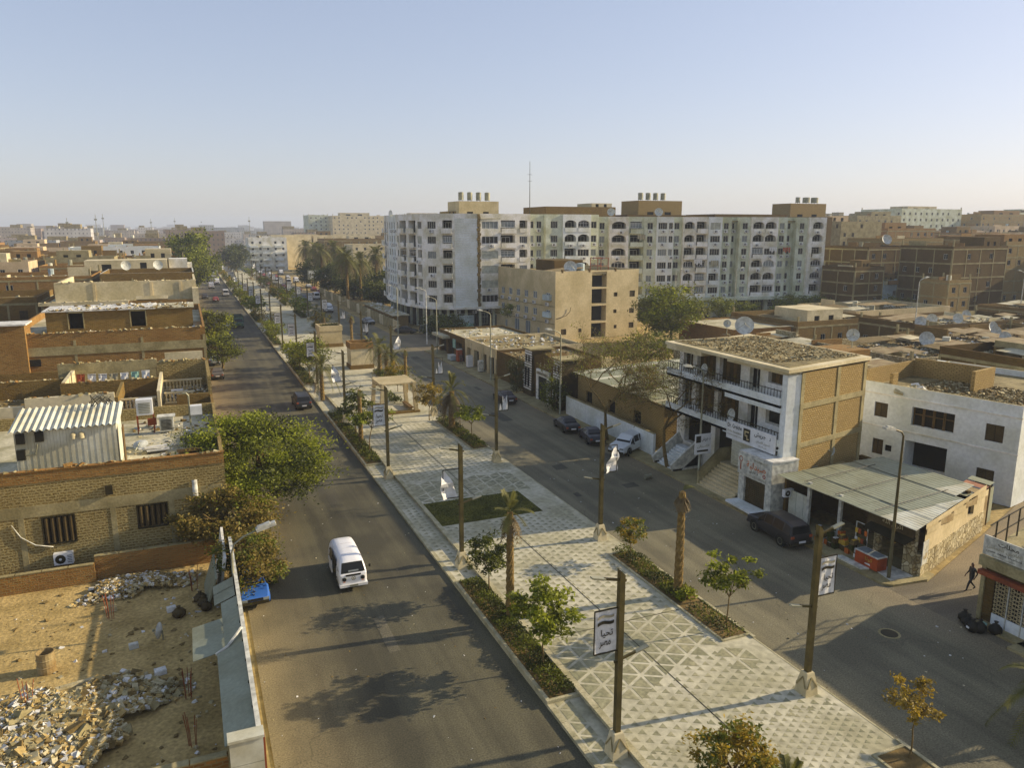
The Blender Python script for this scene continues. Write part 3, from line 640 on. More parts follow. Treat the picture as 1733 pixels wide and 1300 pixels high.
tree('golden bushy tree cut off by the bottom edge of the picture', (17.0, 19.6, PZ), .9, .06, (1.55, 1.5, 1.15), .19, 4200, 60, ['leaf_yellow','leaf_mid','leaf_yellow'], 26, group=TR, cz=1.35, csz=.22)
tree('young tree with a leaning stem behind the third banner post', (14.4, 68.5, .24), 2.4, .05, (2.0, 1.9, .8), .26, 1700, 30, ['leaf_bright','leaf_mid'], 27, group=TR, cz=3.4, csz=.18, lean=(.35,.2))
tree('young dark leafy tree with tiers beside the trimmed trunk post', (14.4, 74.5, .24), 2.0, .06, (1.7, 1.7, 1.35), .30, 1600, 34, ['leaf_mid','leaf_dark'], 28, group=TR, cz=3.3, csz=.2)
tree('young flat-topped tree in front of the drooping date palm', (24.2, 67.6, .46), 1.9, .05, (1.7, 1.7, .7), .26, 1500, 30, ['leaf_mid','leaf_bright'], 29, group=TR, cz=2.9, csz=.2)
tree('small yellowing bushy tree just behind the drooping date palm', (22.9, 77.4, .46), 1.5, .05, (1.6, 1.6, 1.3), .24, 1900, 34, ['leaf_yellow','leaf_dry'], 30, group=TR, cz=2.9, csz=.22)
tree('yellow-green bush clipped like a cube beyond the concrete pergola', (23.6, 93.5, PZ), .7, .05, (1.6, 1.6, 1.5), .22, 2500, 40, ['leaf_yellow','leaf_mid'], 31, group=TR, cz=2.4, csz=.24)
tree('sparse pale shrub standing beside the pergola by the road', (24.3, 88, PZ), 1.2, .04, (1.1, 1.1, 1.2), .18, 350, 18, ['leaf_palm','leaf_mid'], 32, group=TR, cz=2.6, csz=.15)
tree('rounded green tree over the planter beside left carriageway, halfway up the road', (14.3, 105, .24), 2.0, .1, (2.9, 2.9, 2.0), .32, 3200, 46, ['leaf_mid','leaf_dark','leaf_bright'], 33, group=TR, cz=3.9)
# palms
palm('tall stripped palm trunk with a small tuft, left planter of the near median', (14.6, 35.0, .24), 6.0, .20, 1.45, 9, 41, dry=18, droop=.35, nl=14, name='date_palm', up=1.5)
palm('tall stripped palm trunk with bare crooked top beside the right carriageway', (24.2, 33.4, .46), 6.1, .22, .9, 1, 42, dry=26, droop=.25, nl=14, name='date_palm', up=1.5)
palm('date palm with drooping brown fronds standing by the right carriageway', (23.8, 72.4, .46), 4.1, .3, 3.3, 18, 43, dry=60, droop=.7, name='date_palm', nl=28, up=1.55)
palm('bushy green date palm in the left planter near the parked dark car', (14.1, 93.0, .24), 4.0, .22, 3.3, 30, 44, dry=4, name='date_palm', nl=24)
palm('stripped palm stump beside the clipped yellow bush', (24.4, 92.5, PZ), 5.4, .2, .6, 3, 45, dry=4, nl=8)
palm('trimmed palm trunk post in the left planter by the third banner', (14.3, 71.6, .24), 5.4, .20, .5, 3, 46, dry=4, nl=8)
palm('small green fan of palm fronds at the bottom edge of the plaza', (18.6, 18.5, PZ), .4, .16, 1.8, 16, 47, dry=0, nl=26, up=1.35, droop=.6, lw=.36)
palm('palm with pale fronds entering the picture at the lower right corner', (31.4, 17.5, 0), 2.3, .2, 2.7, 18, 48, dry=4, nl=28)
palm('young palm rising over the crossing beside the stone planter block', (24.2, 112, PZ), 3.4, .2, 2.4, 18, 49, dry=8)
palm('palm stump with a dry skirt next to the stone planter block', (24.3, 126, PZ), 6.0, .22, .9, 6, 50, dry=18, nl=8)
hedge('low green hedge in the nearest planter of left carriageway', 13.45, 14.7, 27.6, 40.0, .24, .62, 1, dens=330)
hedge('low hedge with dry gaps in the planter of right carriageway nearest the corner shop', 23.6, 24.9, 33.5, 39.8, .46, .5, 2, dens=330)
hedge('thin weedy hedge clump below the slender feathery tree', 23.6, 24.9, 28.4, 31.8, .46, .35, 3, dens=170)
hedge('low green hedge in the planter under the tiered young trees', 13.45, 14.7, 65.0, 85.6, .24, .6, 4, dens=170, leaf=.17)
hedge('clipped dark hedge at the foot of the drooping date palm', 23.5, 24.9, 65.1, 77.0, .46, .7, 5, dens=230, leaf=.16)
hedge('spiky grass tuft at the foot of the stripped palm by the right carriageway', 23.7, 24.9, 32.5, 34.4, .46, .75, 6, ('leaf_bright','leaf_palm'), dens=380, leaf=.24)
for i, (a, b) in enumerate(LP[2:8]): hedge('low green hedge in the %s planter along the left carriageway' % ORD[i+2], 13.45, 14.7, a+.3, b-.3, .24, .8, 10+i, dens=75, leaf=.26)
for i, (a, b) in enumerate(RP[3:8]): hedge('low green hedge in the %s planter along the right carriageway' % ORD[i+3], 23.5, 24.9, a+.5, b-.5, .46, .8, 20+i, dens=75, leaf=.26)
# farther median: trees of three kinds, copied
def far_protos():
    P = []
    P.append(tree('p', (0,0,0), 1.8, .08, (2.2, 2.2, 1.5), .42, 700, 26, ['leaf_mid','leaf_bright'], 61, name='street_tree'))
    P.append(palm('p', (0,0,0), 3.6, .22, 2.6, 18, 62, dry=5, nl=14, lw=.5))
    P.append(tree('p', (0,0,0), 1.4, .07, (1.7, 1.7, 1.4), .36, 600, 22, ['leaf_yellow','leaf_mid'], 63, name='street_tree'))
    return P
FP = far_protos(); used = set(); rg = random.Random(5); cnt = {}
KN = ['green tree', 'palm', 'yellow-green tree']
for side, x, PL in (('left', 14.1, LP[2:]), ('right', 24.2, RP[3:])):
    for a, b in PL:
        nn = 3 if b < 260 else 2
        for j in range(nn):
            y = a + (b-a)*(j+.5)/nn + rg.uniform(-1, 1)
            if side == 'left' and abs(y-105) < 4 or abs(y-112) < 3 and side == 'right': continue
            k = rg.choice((0,0,1,2)); key = (side, k); cnt[key] = cnt.get(key, 0) + 1
            o = FP[k] if k not in used else dup(FP[k]); used.add(k)
            tag(o, '%s far %s from the viewer in the planters along the %s carriageway' % (ORD[cnt[key]-1], KN[k], side), 'palm tree' if k == 1 else 'tree', 'far median trees')
            move(o, (x, y, .25), rg.uniform(0, 6), rg.uniform(.85, 1.25))
# date palm grove and dark trees beyond the crossing
gp = None; GL = ['tallest date palm of the grove, closest to the white curved block', 'date palm of the grove leaning toward the billboard', 'date palm with pale hanging fronds behind the billboard', 'date palm at the far end of the grove', 'short date palm between the two tall ones of the grove', 'date palm of the grove behind the whitewashed lot wall', 'date palm rearmost in the grove before the pale roofs', 'slim date palm over the dark trees of the grove']
for i, (x, y, h, s) in enumerate([(40.3, 212, 12.3, 1), (41.5, 262, 12.8, 1), (43, 284, 13, 1), (42, 300, 13.3, 1), (46, 222, 11.5, 1), (44.5, 240, 12.5, 1), (48, 275, 13.5, 1), (52.5, 230, 12.8, 1)]):
    if gp is None: gp = palm('x', (0,0,0), 11, .32, 5.0, 40, 70, dry=34, nl=20, lw=.85, droop=.8)
    o = gp if i == 0 else dup(gp); tag(o, GL[i], 'palm tree', 'date palm grove'); move(o, (x, y, 0), i*1.3, s*h/11)
dt = None; DL = ['dark dense tree filling the corner under the white curved block', 'dark tree crown beside the billboard legs', 'dark rounded tree behind the date palm grove', 'dark green tree at the near edge of the grove', 'dark tree beyond the pale roofed lot', 'dark tree next to the far white balcony block', 'dark wide tree hanging over the road far up the right carriageway', 'dark round tree far up the road above the parked cars', 'shrubby dark tree beside the lot wall', 'dark tree over the far end of the lot wall']
for i, (x, y, s, sz) in enumerate([(45, 141, 1.05, .62), (45, 228, 1.35, .85), (54, 214, 1.5, .9), (47, 203, 1.3, .75), (60, 226, 1.5, .95), (44, 252, 1.5, .95), (42, 282, 1.5, 1.0), (22, 392, 1.7, 1.1), (53, 200, 1.3, .75), (50, 244, 1.5, 1.0)]):
    if dt is None: dt = tree('x', (0,0,0), 2.0, .25, (4.0, 4.0, 3.2), .5, 5200, 70, ['leaf_dark','leaf_dark','leaf_mid'], 72, name='shade_tree', cz=4.2, csz=.3)
    o = dt if i == 0 else dup(dt); tag(o, DL[i], 'tree', 'dark trees beyond the crossing'); move(o, (x, y, -.3), i*.9, s); o.scale = (s, s, s*sz)
# trees on the left street line, and around the low houses
lt = None; LL = ['dark green tree growing before the pale terrace on the left street line', 'tree with spreading crown at the street edge next to the pale terrace', 'bright green tree at the far end of the brick terraces by the street', 'green tree rising behind the white roof box on the left street line', 'dark tree mass in the gap left of the brick terrace front', 'dark tree behind the low wall left of the brick terrace']
for i, (x, y, s, sz) in enumerate([(3.0, 138, .95, 1.1), (4.0, 122, .8, .9), (2.2, 262, 1.9, 1.5), (1.0, 240, 1.5, 1.5), (-20, 121, .85, .9), (-26, 121, .9, .9)]):
    if lt is None: lt = tree('x', (0,0,0), 2.4, .2, (3.6, 4.0, 2.8), .42, 5200, 64, ['leaf_mid','leaf_dark','leaf_bright'], 74, name='street_tree', cz=4.4, csz=.28)
    o = lt if i == 0 else dup(lt); tag(o, LL[i], 'tree', 'trees along the left street line'); move(o, (x, y, 0), i*1.7, s); o.scale = (s, s, s*sz)
# bare branching trees in front of the clinic and the arched hall
def bare(label, loc, h, seed, rx, leafn, mats, lean):
    t = thing('bare_tree', label, 'tree'); rng = random.Random(seed); mb = MB(); tips = []
    def grow(p, d, L, r, dep):
        q = p + d*L; mid = (p+q)/2 + Vector((rng.gauss(0,.05), rng.gauss(0,.05), rng.gauss(0,.05)))*L
        mb.tube([p, mid, q], [r, r*.85, r*.68], 5 if dep < 3 else 3, 0, caps=False)
        if dep >= 7: tips.append(q); return
        if dep >= 3: tips.append(q)
        for _ in range(3 if dep < 4 else 2):
            e = (d + Vector((rng.gauss(0,.85), rng.gauss(0,.85), rng.gauss(.0,.34)))).normalized(); grow(q, e, L*rng.uniform(.68,.86), max(r*.62, .014), dep+1)
    grow(Vector((0,0,0)), Vector((lean[0], lean[1], 1)).normalized(), h*.30, .19, 0)
    for p in tips:
        for _ in range(3):
            q = p + Vector((rng.gauss(0,.5), rng.gauss(0,.5), rng.gauss(.1,.35))); w = Vector((rng.gauss(0,1), rng.gauss(0,1), 0)).normalized()*.014; mb.quad(tuple(p-w), tuple(p+w), tuple(q+w*.4), tuple(q-w*.4))
    mb.build('trunk', 'bark', t); lb = MB()
    for p in tips:
        if rng.random() > leafn: continue
        for _ in range(rng.randrange(3, 7)):
            c = p + Vector((rng.gauss(0,.3), rng.gauss(0,.3), rng.gauss(0,.22))); d = Vector((rng.gauss(0,1), rng.gauss(0,1), rng.gauss(-.2,.6))).normalized(); w = d.cross(Vector((0.2,.3,1))).normalized()*.05; e = d*rng.uniform(.16,.34)
            i0 = len(lb.v); lb.v += [tuple(c), tuple(c+e*.5+w), tuple(c+e), tuple(c+e*.5-w)]; lb.f.append((i0,i0+1,i0+2,i0+3)); lb.m.append(rng.randrange(len(mats)))
    lb.build('crown', mats, t); return move(t, loc)
bare('half-bare tree with thin yellow-green foliage in front of the hall wall', (37.3, 64.2, 0), 10.6, 3, 4, .95, ['leaf_bright','leaf_palm'], (-.05, .12))
bare('leafless grey-brown tree leaning in front of the clinic steps', (37.7, 54.4, 0), 11.6, 9, 4, .6, ['leaf_dry','leaf_palm'], (.04, .28))
tree('full yellow-green tree beside the beige building end wall', (80, 116, 0), 3.2, .3, (6.0, 6.0, 4.6), .55, 9000, 90, ['leaf_bright','leaf_mid','leaf_palm'], 77, cz=6.2, csz=.24)
tree('spreading olive shrub tree behind the arched hall roof', (62, 96, 0), 1.8, .2, (7, 3.4, 2.2), .4, 4500, 60, ['leaf_mid','leaf_palm'], 78, cz=3.4)
sh = None; SL = ['row tree before the shopfronts under the long block, first from the beige building', 'row tree before the shopfronts under the long block, second from the beige building', 'row tree before the shopfronts under the long block, third from the beige building', 'row tree before the shopfronts under the long block, fourth from the beige building', 'row tree before the shopfronts under the long block, farthest from the beige building', 'green shrub tree beside the small blue and white house', 'clipped low green tree behind the brick hut']
for i, (x, y, s, sz) in enumerate([(112, 142, 1.0, .9), (118, 141, .9, .8), (128, 140, 1.0, .95), (134, 139, 1, .9), (140, 138, .95, .85), (149, 128, 1.1, .8), (97, 136, .8, .45)]):
    if sh is None: sh = tree('x', (0,0,0), 1.6, .15, (3.4, 3.0, 2.4), .5, 2600, 40, ['leaf_mid','leaf_bright'], 79, name='street_tree', cz=3.6)
    o = sh if i == 0 else dup(sh); tag(o, SL[i], 'tree', 'trees under the long apartment block'); move(o, (x, y, 0), i, s); o.scale = (s, s, s*sz)
tree('round clipped dark bush at the foot of the striped gate tower', (37.8, 77.2, .1), .5, .1, (1.6, 1.5, 2.0), .2, 3600, 50, ['leaf_dark','leaf_mid','leaf_bright'], 80, cz=2.3)
tree('dark upright bush on the far side of the striped gate', (37.9, 88.6, .1), .5, .1, (1.3, 1.3, 2.3), .2, 2400, 40, ['leaf_dark'], 81, cz=2.4)
tree('green potted shrub on the shop terrace below the white block', (57, 138, 4.0), .3, .1, (1.6, 1.2, 1.2), .3, 900, 24, ['leaf_bright','leaf_mid'], 82, cz=1.0)

# ------------------------------------------------------------------ street lamps of the median
def banner(parent, x, sgn, state, seed):
    """framed cloth hanging beside the post; sgn is the side it hangs to"""
    rng = random.Random(seed); x0 = x + sgn*.16; x1 = x + sgn*1.12
    mb = MB(); mb.bar((x, 0, 6.42), (x1, 0, 6.42), .05)
    if state != 'torn': mb.bar((x1, 0, 6.42), (x1, 0, 4.62), .04); mb.bar((x, 0, 4.62), (x1, 0, 4.62), .05)
    else: mb.bar((x, 0, 4.62), (x1, 0, 4.62), .04); mb.bar((x1, 0, 6.42), (x1, 0, 4.62), .04)
    fr = mb.build('banner_frame', 'metal_dark', parent)
    b = MB(); n = 7
    if state == 'whole':
        for i in range(n):
            for j in range(10):
                P = lambda a, c: (x0 + (x1-x0)*a/n, .02*math.sin(a*1.7+c*.6+seed), 6.38 - 1.72*c/10)
                b.quad(P(i,j), P(i+1,j), P(i+1,j+1), P(i,j+1))
        cl = b.build('banner', 'fabric_white', parent, True)
        cx = (x0+x1)/2; y = -.045
        letter(arabic('تحيا'), .52, .36, 'print_black', (cx+.05, y, 5.46), 0, cl); letter(arabic('مصر'), .50, .30, 'print_black', (cx-.03, y, 5.0), 0, cl)
        f = MB()                                      # faded flag printed above the words
        for i in range(10):
            a0, a1 = i/10, (i+1)/10; wv = lambda a: .05*math.sin(a*5.5) + .09*a
            X = lambda a: x0 + (x1-x0)*(.12 + .74*a) if sgn > 0 else x1 + (x0-x1)*(.12 + .74*a)
            for k, (zt, zb) in enumerate(((6.16, 6.06), (6.05, 5.93), (5.92, 5.79))):
                if k == 1: continue
                f.quad((X(a0), y, zt+wv(a0)), (X(a1), y, zt+wv(a1)), (X(a1), y, zb+wv(a1)), (X(a0), y, zb+wv(a0)), 0 if k == 0 else 1)
        f.build('flag_print', ['print_grey', 'print_black'], cl)
    elif state == 'torn':                             # cloth come loose, hanging from the top corner
        px = x1; rows = 9
        for j in range(rows):
            w0, w1 = .05 + .42*math.sin(min(1, j/6)*1.5), .05 + .42*math.sin(min(1, (j+1)/6)*1.5)
            z0, z1 = 6.36 - 1.75*j/rows, 6.36 - 1.75*(j+1)/rows; c0, c1 = px - sgn*(.06+.05*j*.8), px - sgn*(.06+.05*(j+1)*.8)
            for q in (-1, 1):
                b.quad((c0, .12*math.sin(j)+.05, z0), (c0+q*w0, .1*q+.14*math.sin(j*1.3), z0), (c1+q*w1, .1*q+.14*math.sin(j*1.3+1.3), z1), (c1, .12*math.sin(j+1)+.05, z1))
        b.build('banner', 'fabric_white', parent, True)
    else:                                             # shredded strips in the lower part of the frame
        for k in range(7):
            a = rng.uniform(.2, .9); xx = x0 + (x1-x0)*a; zt = rng.uniform(5.2, 6.0)
            b.quad((xx, .02, zt), (xx+.05, .02, zt), (xx + sgn*rng.uniform(-.2,.2)+.18, .05, 4.7), (xx + sgn*rng.uniform(-.2,.2), .05, 4.66))
        b.build('banner', 'fabric_white', parent)
def lamp_post(side, st, seed):
    """square steel post on a tapered stone plinth, lamp arms to both sides"""
    t = thing('lamp_post', 'p', 'lamp post'); s = -1 if side == 'L' else 1; mb = MB()
    a = mb.ring((0,0,0), .50, 4, 2, .785); b = mb.ring((0,0,.42), .44, 4, 2, .785); c = mb.ring((0,0,1.02), .29, 4, 2, .785); d = mb.ring((0,0,1.06), .27, 4, 2, .785)
    mb.skin(a, b); mb.skin(b, c); mb.skin(c, d); mb.cap(d); mb.build('plinth', 'plaster_cream', t)
    mb = MB()
    for q in (0, 1, 2, 3):                             # raised chevrons on the plinth faces
        A = q*math.pi/2; ux, uy = math.cos(A), math.sin(A); nx, ny = -uy, ux
        for e in (-1, 1): mb.bar((e*.27*ux + nx*-.34, e*.27*uy + ny*-.34, .40), (nx*-.245, ny*-.245, .86), .05, .04, 0, (nx, ny, 0))
    mb.build('chevron', 'concrete', t)
    mb = MB(); mb.box(-.115, -.115, 1.04, .115, .115, 7.75); n0 = len(mb.v)
    mb.v += [(-.115,-.115,7.75),(.115,-.115,7.75),(.115,.115,7.75),(-.115,.115,7.75),(-.115,.115,7.98),(-.115,-.115,7.98)]
    for f in ((0,1,5),(3,4,2),(1,2,4,5),(0,5,4,3)): mb.f.append(tuple(n0+i for i in f)); mb.m.append(0)
    mb.build('post', 'metal_pole', t)
    for zz, sg in ((7.55, s), (4.2, -s)):
        mb = MB(); mb.bar((-sg*.22, 0, zz-.08), (sg*.75, .0, zz+.16), .07, .10); arm = mb.build('lamp_arm', 'metal_pole', t)
        mb = MB(); mb.bar((sg*.72, 0, zz+.15), (sg*1.30, 0, zz+.30), .20, .06); hd = mb.build('lamp_head', 'metal_grey', arm)
        mb = MB(); mb.bar((sg*.80, 0, zz+.128), (sg*1.24, 0, zz+.242), .15, .02); mb.build('lamp_lens', 'glass_pale', hd)
    banner(t, 0, s, st, seed)
    return t
LB = {}; rg = random.Random(9); li = {'L': 0, 'R': 0}
NEAR = {('L',0):('whole','banner post with taut flag banner at the near left planter end'), ('L',1):('torn','banner post whose white cloth hangs loose beside the lawn'), ('L',2):('whole','banner post with straight flag banner before the tiered young trees'),
        ('R',0):('whole','banner post standing nearest the corner shop with a puckered flag banner'), ('R',1):('torn','banner post with a big white cloth flapping beside the white off-roader'), ('R',2):('shred','banner post with shredded white strips opposite the dark parked cars')}
for k in range(17):
    for sd, x in (('L', 14.35), ('R', 24.1)):
        st, lab = NEAR.get((sd, k), (rg.choice(('whole','whole','torn','shred')), 'lamp post, %s from the viewer in the row along the %s carriageway' % (ORD[k], 'left' if sd == 'L' else 'right')))
        key = (sd, st)
        if key not in LB: LB[key] = lamp_post(sd, st, k); o = LB[key]
        else: o = dup(LB[key])
        tag(o, lab, 'lamp post', 'banner lamp posts of the median'); move(o, (x, 23.4 + 18.75*k, .13 if sd == 'L' and not any(a < 23.4+18.75*k < b for a, b in LP) else PZ-.02), 0)
# ------------------------------------------------------------------ building pieces
_WIN = {}
def win_mesh(w, h, style='plain', fr='white_dirty', gl='glass'):
    """window in local frame: x along the wall, y inwards, z up from the sill; flush with y=0"""
    k = (w, h, style, fr, gl)
    if k in _WIN: return _WIN[k]
    mb = MB(); t = .07
    if style == 'shutter':                             # closed louvred shutters
        for i in range(2):
            x0 = -w/2 + i*w/2; mb.box(x0+.02, .01, .02, x0+w/2-.02, .06, h-.02, 1)
            for j in range(int(h/.14)): mb.box(x0+.06, -.012, .06+j*.14, x0+w/2-.06, .01, .13+j*.14, 1)
        me = mb.mesh('window', [fr, gl])
    else:
        for b in ((-w/2, 0, w/2, t), (-w/2, h-t, w/2, h), (-w/2, t, -w/2+t, h-t), (w/2-t, t, w/2, h-t)): mb.box(b[0], 0, b[1], b[2], .07, b[3])
        if style in ('plain', 'grid'): mb.box(-t/3, .005, t, t/3, .06, h-t)
        if style == 'grid':
            mb.box(-w/2+t, .006, h*.62, w/2-t, .058, h*.62+.05)
            for q in (-.25, .25): mb.box(w*q-.02, .006, t, w*q+.02, .058, h-t)
        if style == 'wide':
            for q in (-.25, 0, .25): mb.box(w*q-.03, .005, t, w*q+.03, .06, h-t)
        mb.quad((-w/2+t, .04, t), (w/2-t, .04, t), (w/2-t, .04, h-t), (-w/2+t, .04, h-t), 1)
        me = mb.mesh('window', [fr, gl])
    _WIN[k] = me; return me
def boxmesh(name, w, d, h, mt, cut=()):
    mb = MB(); mb.box(-w/2, -d/2, 0, w/2, d/2, h); return mb.mesh(name, mt)
_AC = None
def ac_proto():
    """split air conditioner: case, round fan grille, bracket"""
    global _AC
    if _AC is None:
        mb = MB(); mb.box(-.45, -.36, 0, .45, -.04, .62, 0); a = mb.ring((-.14, -.365, .31), .25, 14, 1); mb.cap(a, 1)
        b = mb.ring((-.14, -.372, .31), .07, 8, 1); mb.cap(b, 0); mb.box(-.4, -.3, -.06, -.34, 0, 0, 1); mb.box(.34, -.3, -.06, .4, 0, 0, 1)
        for i in range(5): mb.box(.18, -.366, .1+i*.09, .4, -.36, .13+i*.09, 1)
        _AC = mb.mesh('air_conditioner', ['white_paint', 'metal_dark'])
    return _AC
ACN = [0]
def ac(loc, rz, parent, s=1.0): return put('air_conditioner', ac_proto(), loc, rz, parent, (s,s,s))
_DISH = {}
def dish(label, loc, r, az, el=35, pole=.7, group='satellite dishes on the roofs', name='satellite_dish'):
    """parabolic reflector on a mast with feed arm"""
    if r not in _DISH:
        t = thing(name, label, 'satellite dish'); mb = MB(); prev = None; n = 18
        for i in range(5):
            q = i/4; a = mb.ring((0, -.30*r*q*q, 0), r*max(q, .02), n, 1)
            if prev: mb.skin(prev, a)
            prev = a
        ref = mb.build('reflector', 'dish', t, True); mb = MB(); tip = (0, -.95*r, 0)
        for k in range(3):
            A = 1.57 + k*2.094; mb.bar((math.cos(A)*r*.95, -.27*r, math.sin(A)*r*.95), tip, .025)
        mb.cyl(0, -.95*r, -.06, .06, .06, n=6); mb.build('feed_arm', 'metal_grey', t)
        mb = MB(); mb.cyl(0, .05, -1.0, 0, .035, n=6); mb.bar((0,.05,-.98), (.35,.3,-1.0), .04); mb.bar((0,.05,-.98), (-.35,.3,-1.0), .04); mast = mb.build('mast', 'metal_grey', t)
        _DISH[r] = t; t['proto'] = 1; first = True
    else: t = dup(_DISH[r]); first = False
    if 'proto' in t.keys(): del t['proto']
    tag(t, label, 'satellite dish', group); t.location = loc; t.rotation_euler = (rad(-el*.4), 0, az); t.location.z += pole
    return t
def tank(label, loc, h=1.3, r=.55, mt='white_dirty', group='roof water tanks'):
    t = thing('water_tank', label, 'water tank', loc, 0, group); x, y, z = loc; mb = MB(); mb.cyl(x, y, z+.25, z+.25+h, r, n=14); mb.cyl(x, y, z+.25+h, z+.33+h, r*.9, r*.4, n=14); mb.build('barrel', mt, t, False)
    mb = MB()
    for a in range(4): mb.bar((x+math.cos(a*1.57+.8)*r*.8, y+math.sin(a*1.57+.8)*r*.8, z), (x+math.cos(a*1.57+.8)*r*.8, y+math.sin(a*1.57+.8)*r*.8, z+.25), .06)
    mb.build('stand', 'metal_dark', t); return t
def shell(root, x0, y0, x1, y1, z0, z1, wallmat, par=.7, th=.2, roofmat='roofdeck', south=(), west=(), east=(), depth=.18, back='interior', reveal=None, cap=None):
    """four outer walls with openings, parapet, roof deck. openings are (u0,v0,u1,v1[,d]) seen from outside, u from the left"""
    mats = [wallmat, reveal or wallmat, back, cap or wallmat]; mb = MB(); H = z1 + par - z0
    mb.wall((x0, y0, z0), (1,0,0), (0,-1,0), x1-x0, H, list(south), depth, 0, 1, 2)
    mb.wall((x0, y1, z0), (0,-1,0), (-1,0,0), y1-y0, H, list(west), depth, 0, 1, 2)
    mb.wall((x1, y0, z0), (0,1,0), (1,0,0), y1-y0, H, list(east), depth, 0, 1, 2)
    mb.wall((x1, y1, z0), (-1,0,0), (0,1,0), x1-x0, H, [], depth, 0, 1, 2)
    if par > 0:
        zt = z1 + par
        for a, b, c, d in ((x0, y0, x1, y0+th), (x0, y1-th, x1, y1), (x0, y0+th, x0+th, y1-th), (x1-th, y0+th, x1, y1-th)): mb.quad((a,b,zt), (c,b,zt), (c,d,zt), (a,d,zt), 3)
        mb.quad((x0+th,y0+th,z1), (x1-th,y0+th,z1), (x1-th,y0+th,zt), (x0+th,y0+th,zt)); mb.quad((x0+th,y1-th,z1), (x1-th,y1-th,z1), (x1-th,y1-th,zt), (x0+th,y1-th,zt))
        mb.quad((x0+th,y0+th,z1), (x0+th,y1-th,z1), (x0+th,y1-th,zt), (x0+th,y0+th,zt)); mb.quad((x1-th,y0+th,z1), (x1-th,y1-th,z1), (x1-th,y1-th,zt), (x1-th,y0+th,zt))
    w = mb.build('wall', mats, root)
    mb = MB(); q = th if par > 0 else 0; mb.box(x0+q, y0+q, z1-.25, x1-q, y1-q, z1+(.0 if par > 0 else .01)); mb.build('roof', roofmat, root)
    return w
def frame_lines(root, x0, y0, x1, y1, z0, z1, step, fl, mt='concrete', sides='SWE'):
    """exposed concrete columns and floor beams, a little proud of the brick infill"""
    e = .03
    def strip(a, b, c, d, f, g):
        mb = MB(); mb.box(a, b, c, d, f, g); return mb
    if 'S' in sides:
        n = max(1, round((x1-x0)/step))
        for i in range(n+1):
            x = x0 + (x1-x0)*i/n; x = min(max(x, x0+.15), x1-.15); strip(x-.13, y0-e, z0, x+.13, y0+.1, z1).build('column', mt, root)
        for z in fl: strip(x0, y0-e*1.3, z-.16, x1, y0+.1, z+.16).build('beam', mt, root)
    for s, X in (('W', x0), ('E', x1)):
        if s not in sides: continue
        n = max(1, round((y1-y0)/step)); a, b = (X-e, X+.1) if s == 'W' else (X-.1, X+e)
        for i in range(n+1):
            y = y0 + (y1-y0)*i/n; y = min(max(y, y0+.15), y1-.15); strip(a, y-.13, z0, b, y+.13, z1).build('column', mt, root)
        for z in fl: strip(a-e*.3, y0+.12, z-.16, b+e*.3, y1-.12, z+.16).build('beam', mt, root)
def wins_in(root, holes, O, U, rz, depth, style='plain', fr='white_dirty', gl='glass', mix=None, rng=None):
    """a window object in each opening"""
    for h in holes:
        if len(h) > 4 and h[4] > .6: continue
        w, hh = round(h[2]-h[0]-.02, 2), round(h[3]-h[1]-.02, 2); s = style
        if mix and rng: s = rng.choice(mix)
        c = Vector(O) + Vector(U)*((h[0]+h[2])/2); N = Vector((-U[1], U[0], 0))
        put('window', win_mesh(w, hh, s, fr, gl), (c.x+N.x*depth*.5, c.y+N.y*depth*.5, c.z+h[1]+.01), rz, root)
SF = dict(U=(1,0,0), rz=0.0); WF = dict(U=(0,-1,0), rz=-math.pi/2); EF = dict(U=(0,1,0), rz=math.pi/2)

# ------------------------------------------------------------------ left side: yard
m = MB(); m.box(-60, 20, -.2, 1.0, 50.3, 0.012); struct('yard', m, 'sand')
def brickwall(label, x0, y0, x1, y1, h, mt='brick_red', name='brick_wall'):
    t = thing(name, label, 'wall', (x0, y0, 0)); mb = MB(); mb.box(x0, y0, -.1, x1, y1, h); mb.build('masonry', mt, t)
    mb = MB(); L = max(x1-x0, y1-y0); n = max(1, int(L/1.3))
    for i in range(n):
        a, b = i/n, (i+.96)/n
        if x1-x0 > y1-y0: mb.box(x0+L*a, y0-.02, h, x0+L*b, y1+.02, h+.05)
        else: mb.box(x0-.02, y0+L*a, h, x1+.02, y0+L*b, h+.05)
    mb.build('coping', 'concrete', t); return t
brickwall('low brick wall along the back of the rubble yard, lower outer part', -40, 48.9, -6.4, 49.15, 1.15)
brickwall('low brick wall along the back of the rubble yard, taller part near the bush', -6.4, 49.2, 0.4, 49.45, 1.5)
brickwall('low brick wall closing the near side of the rubble yard', -30, 27.3, .05, 27.6, 1.55)
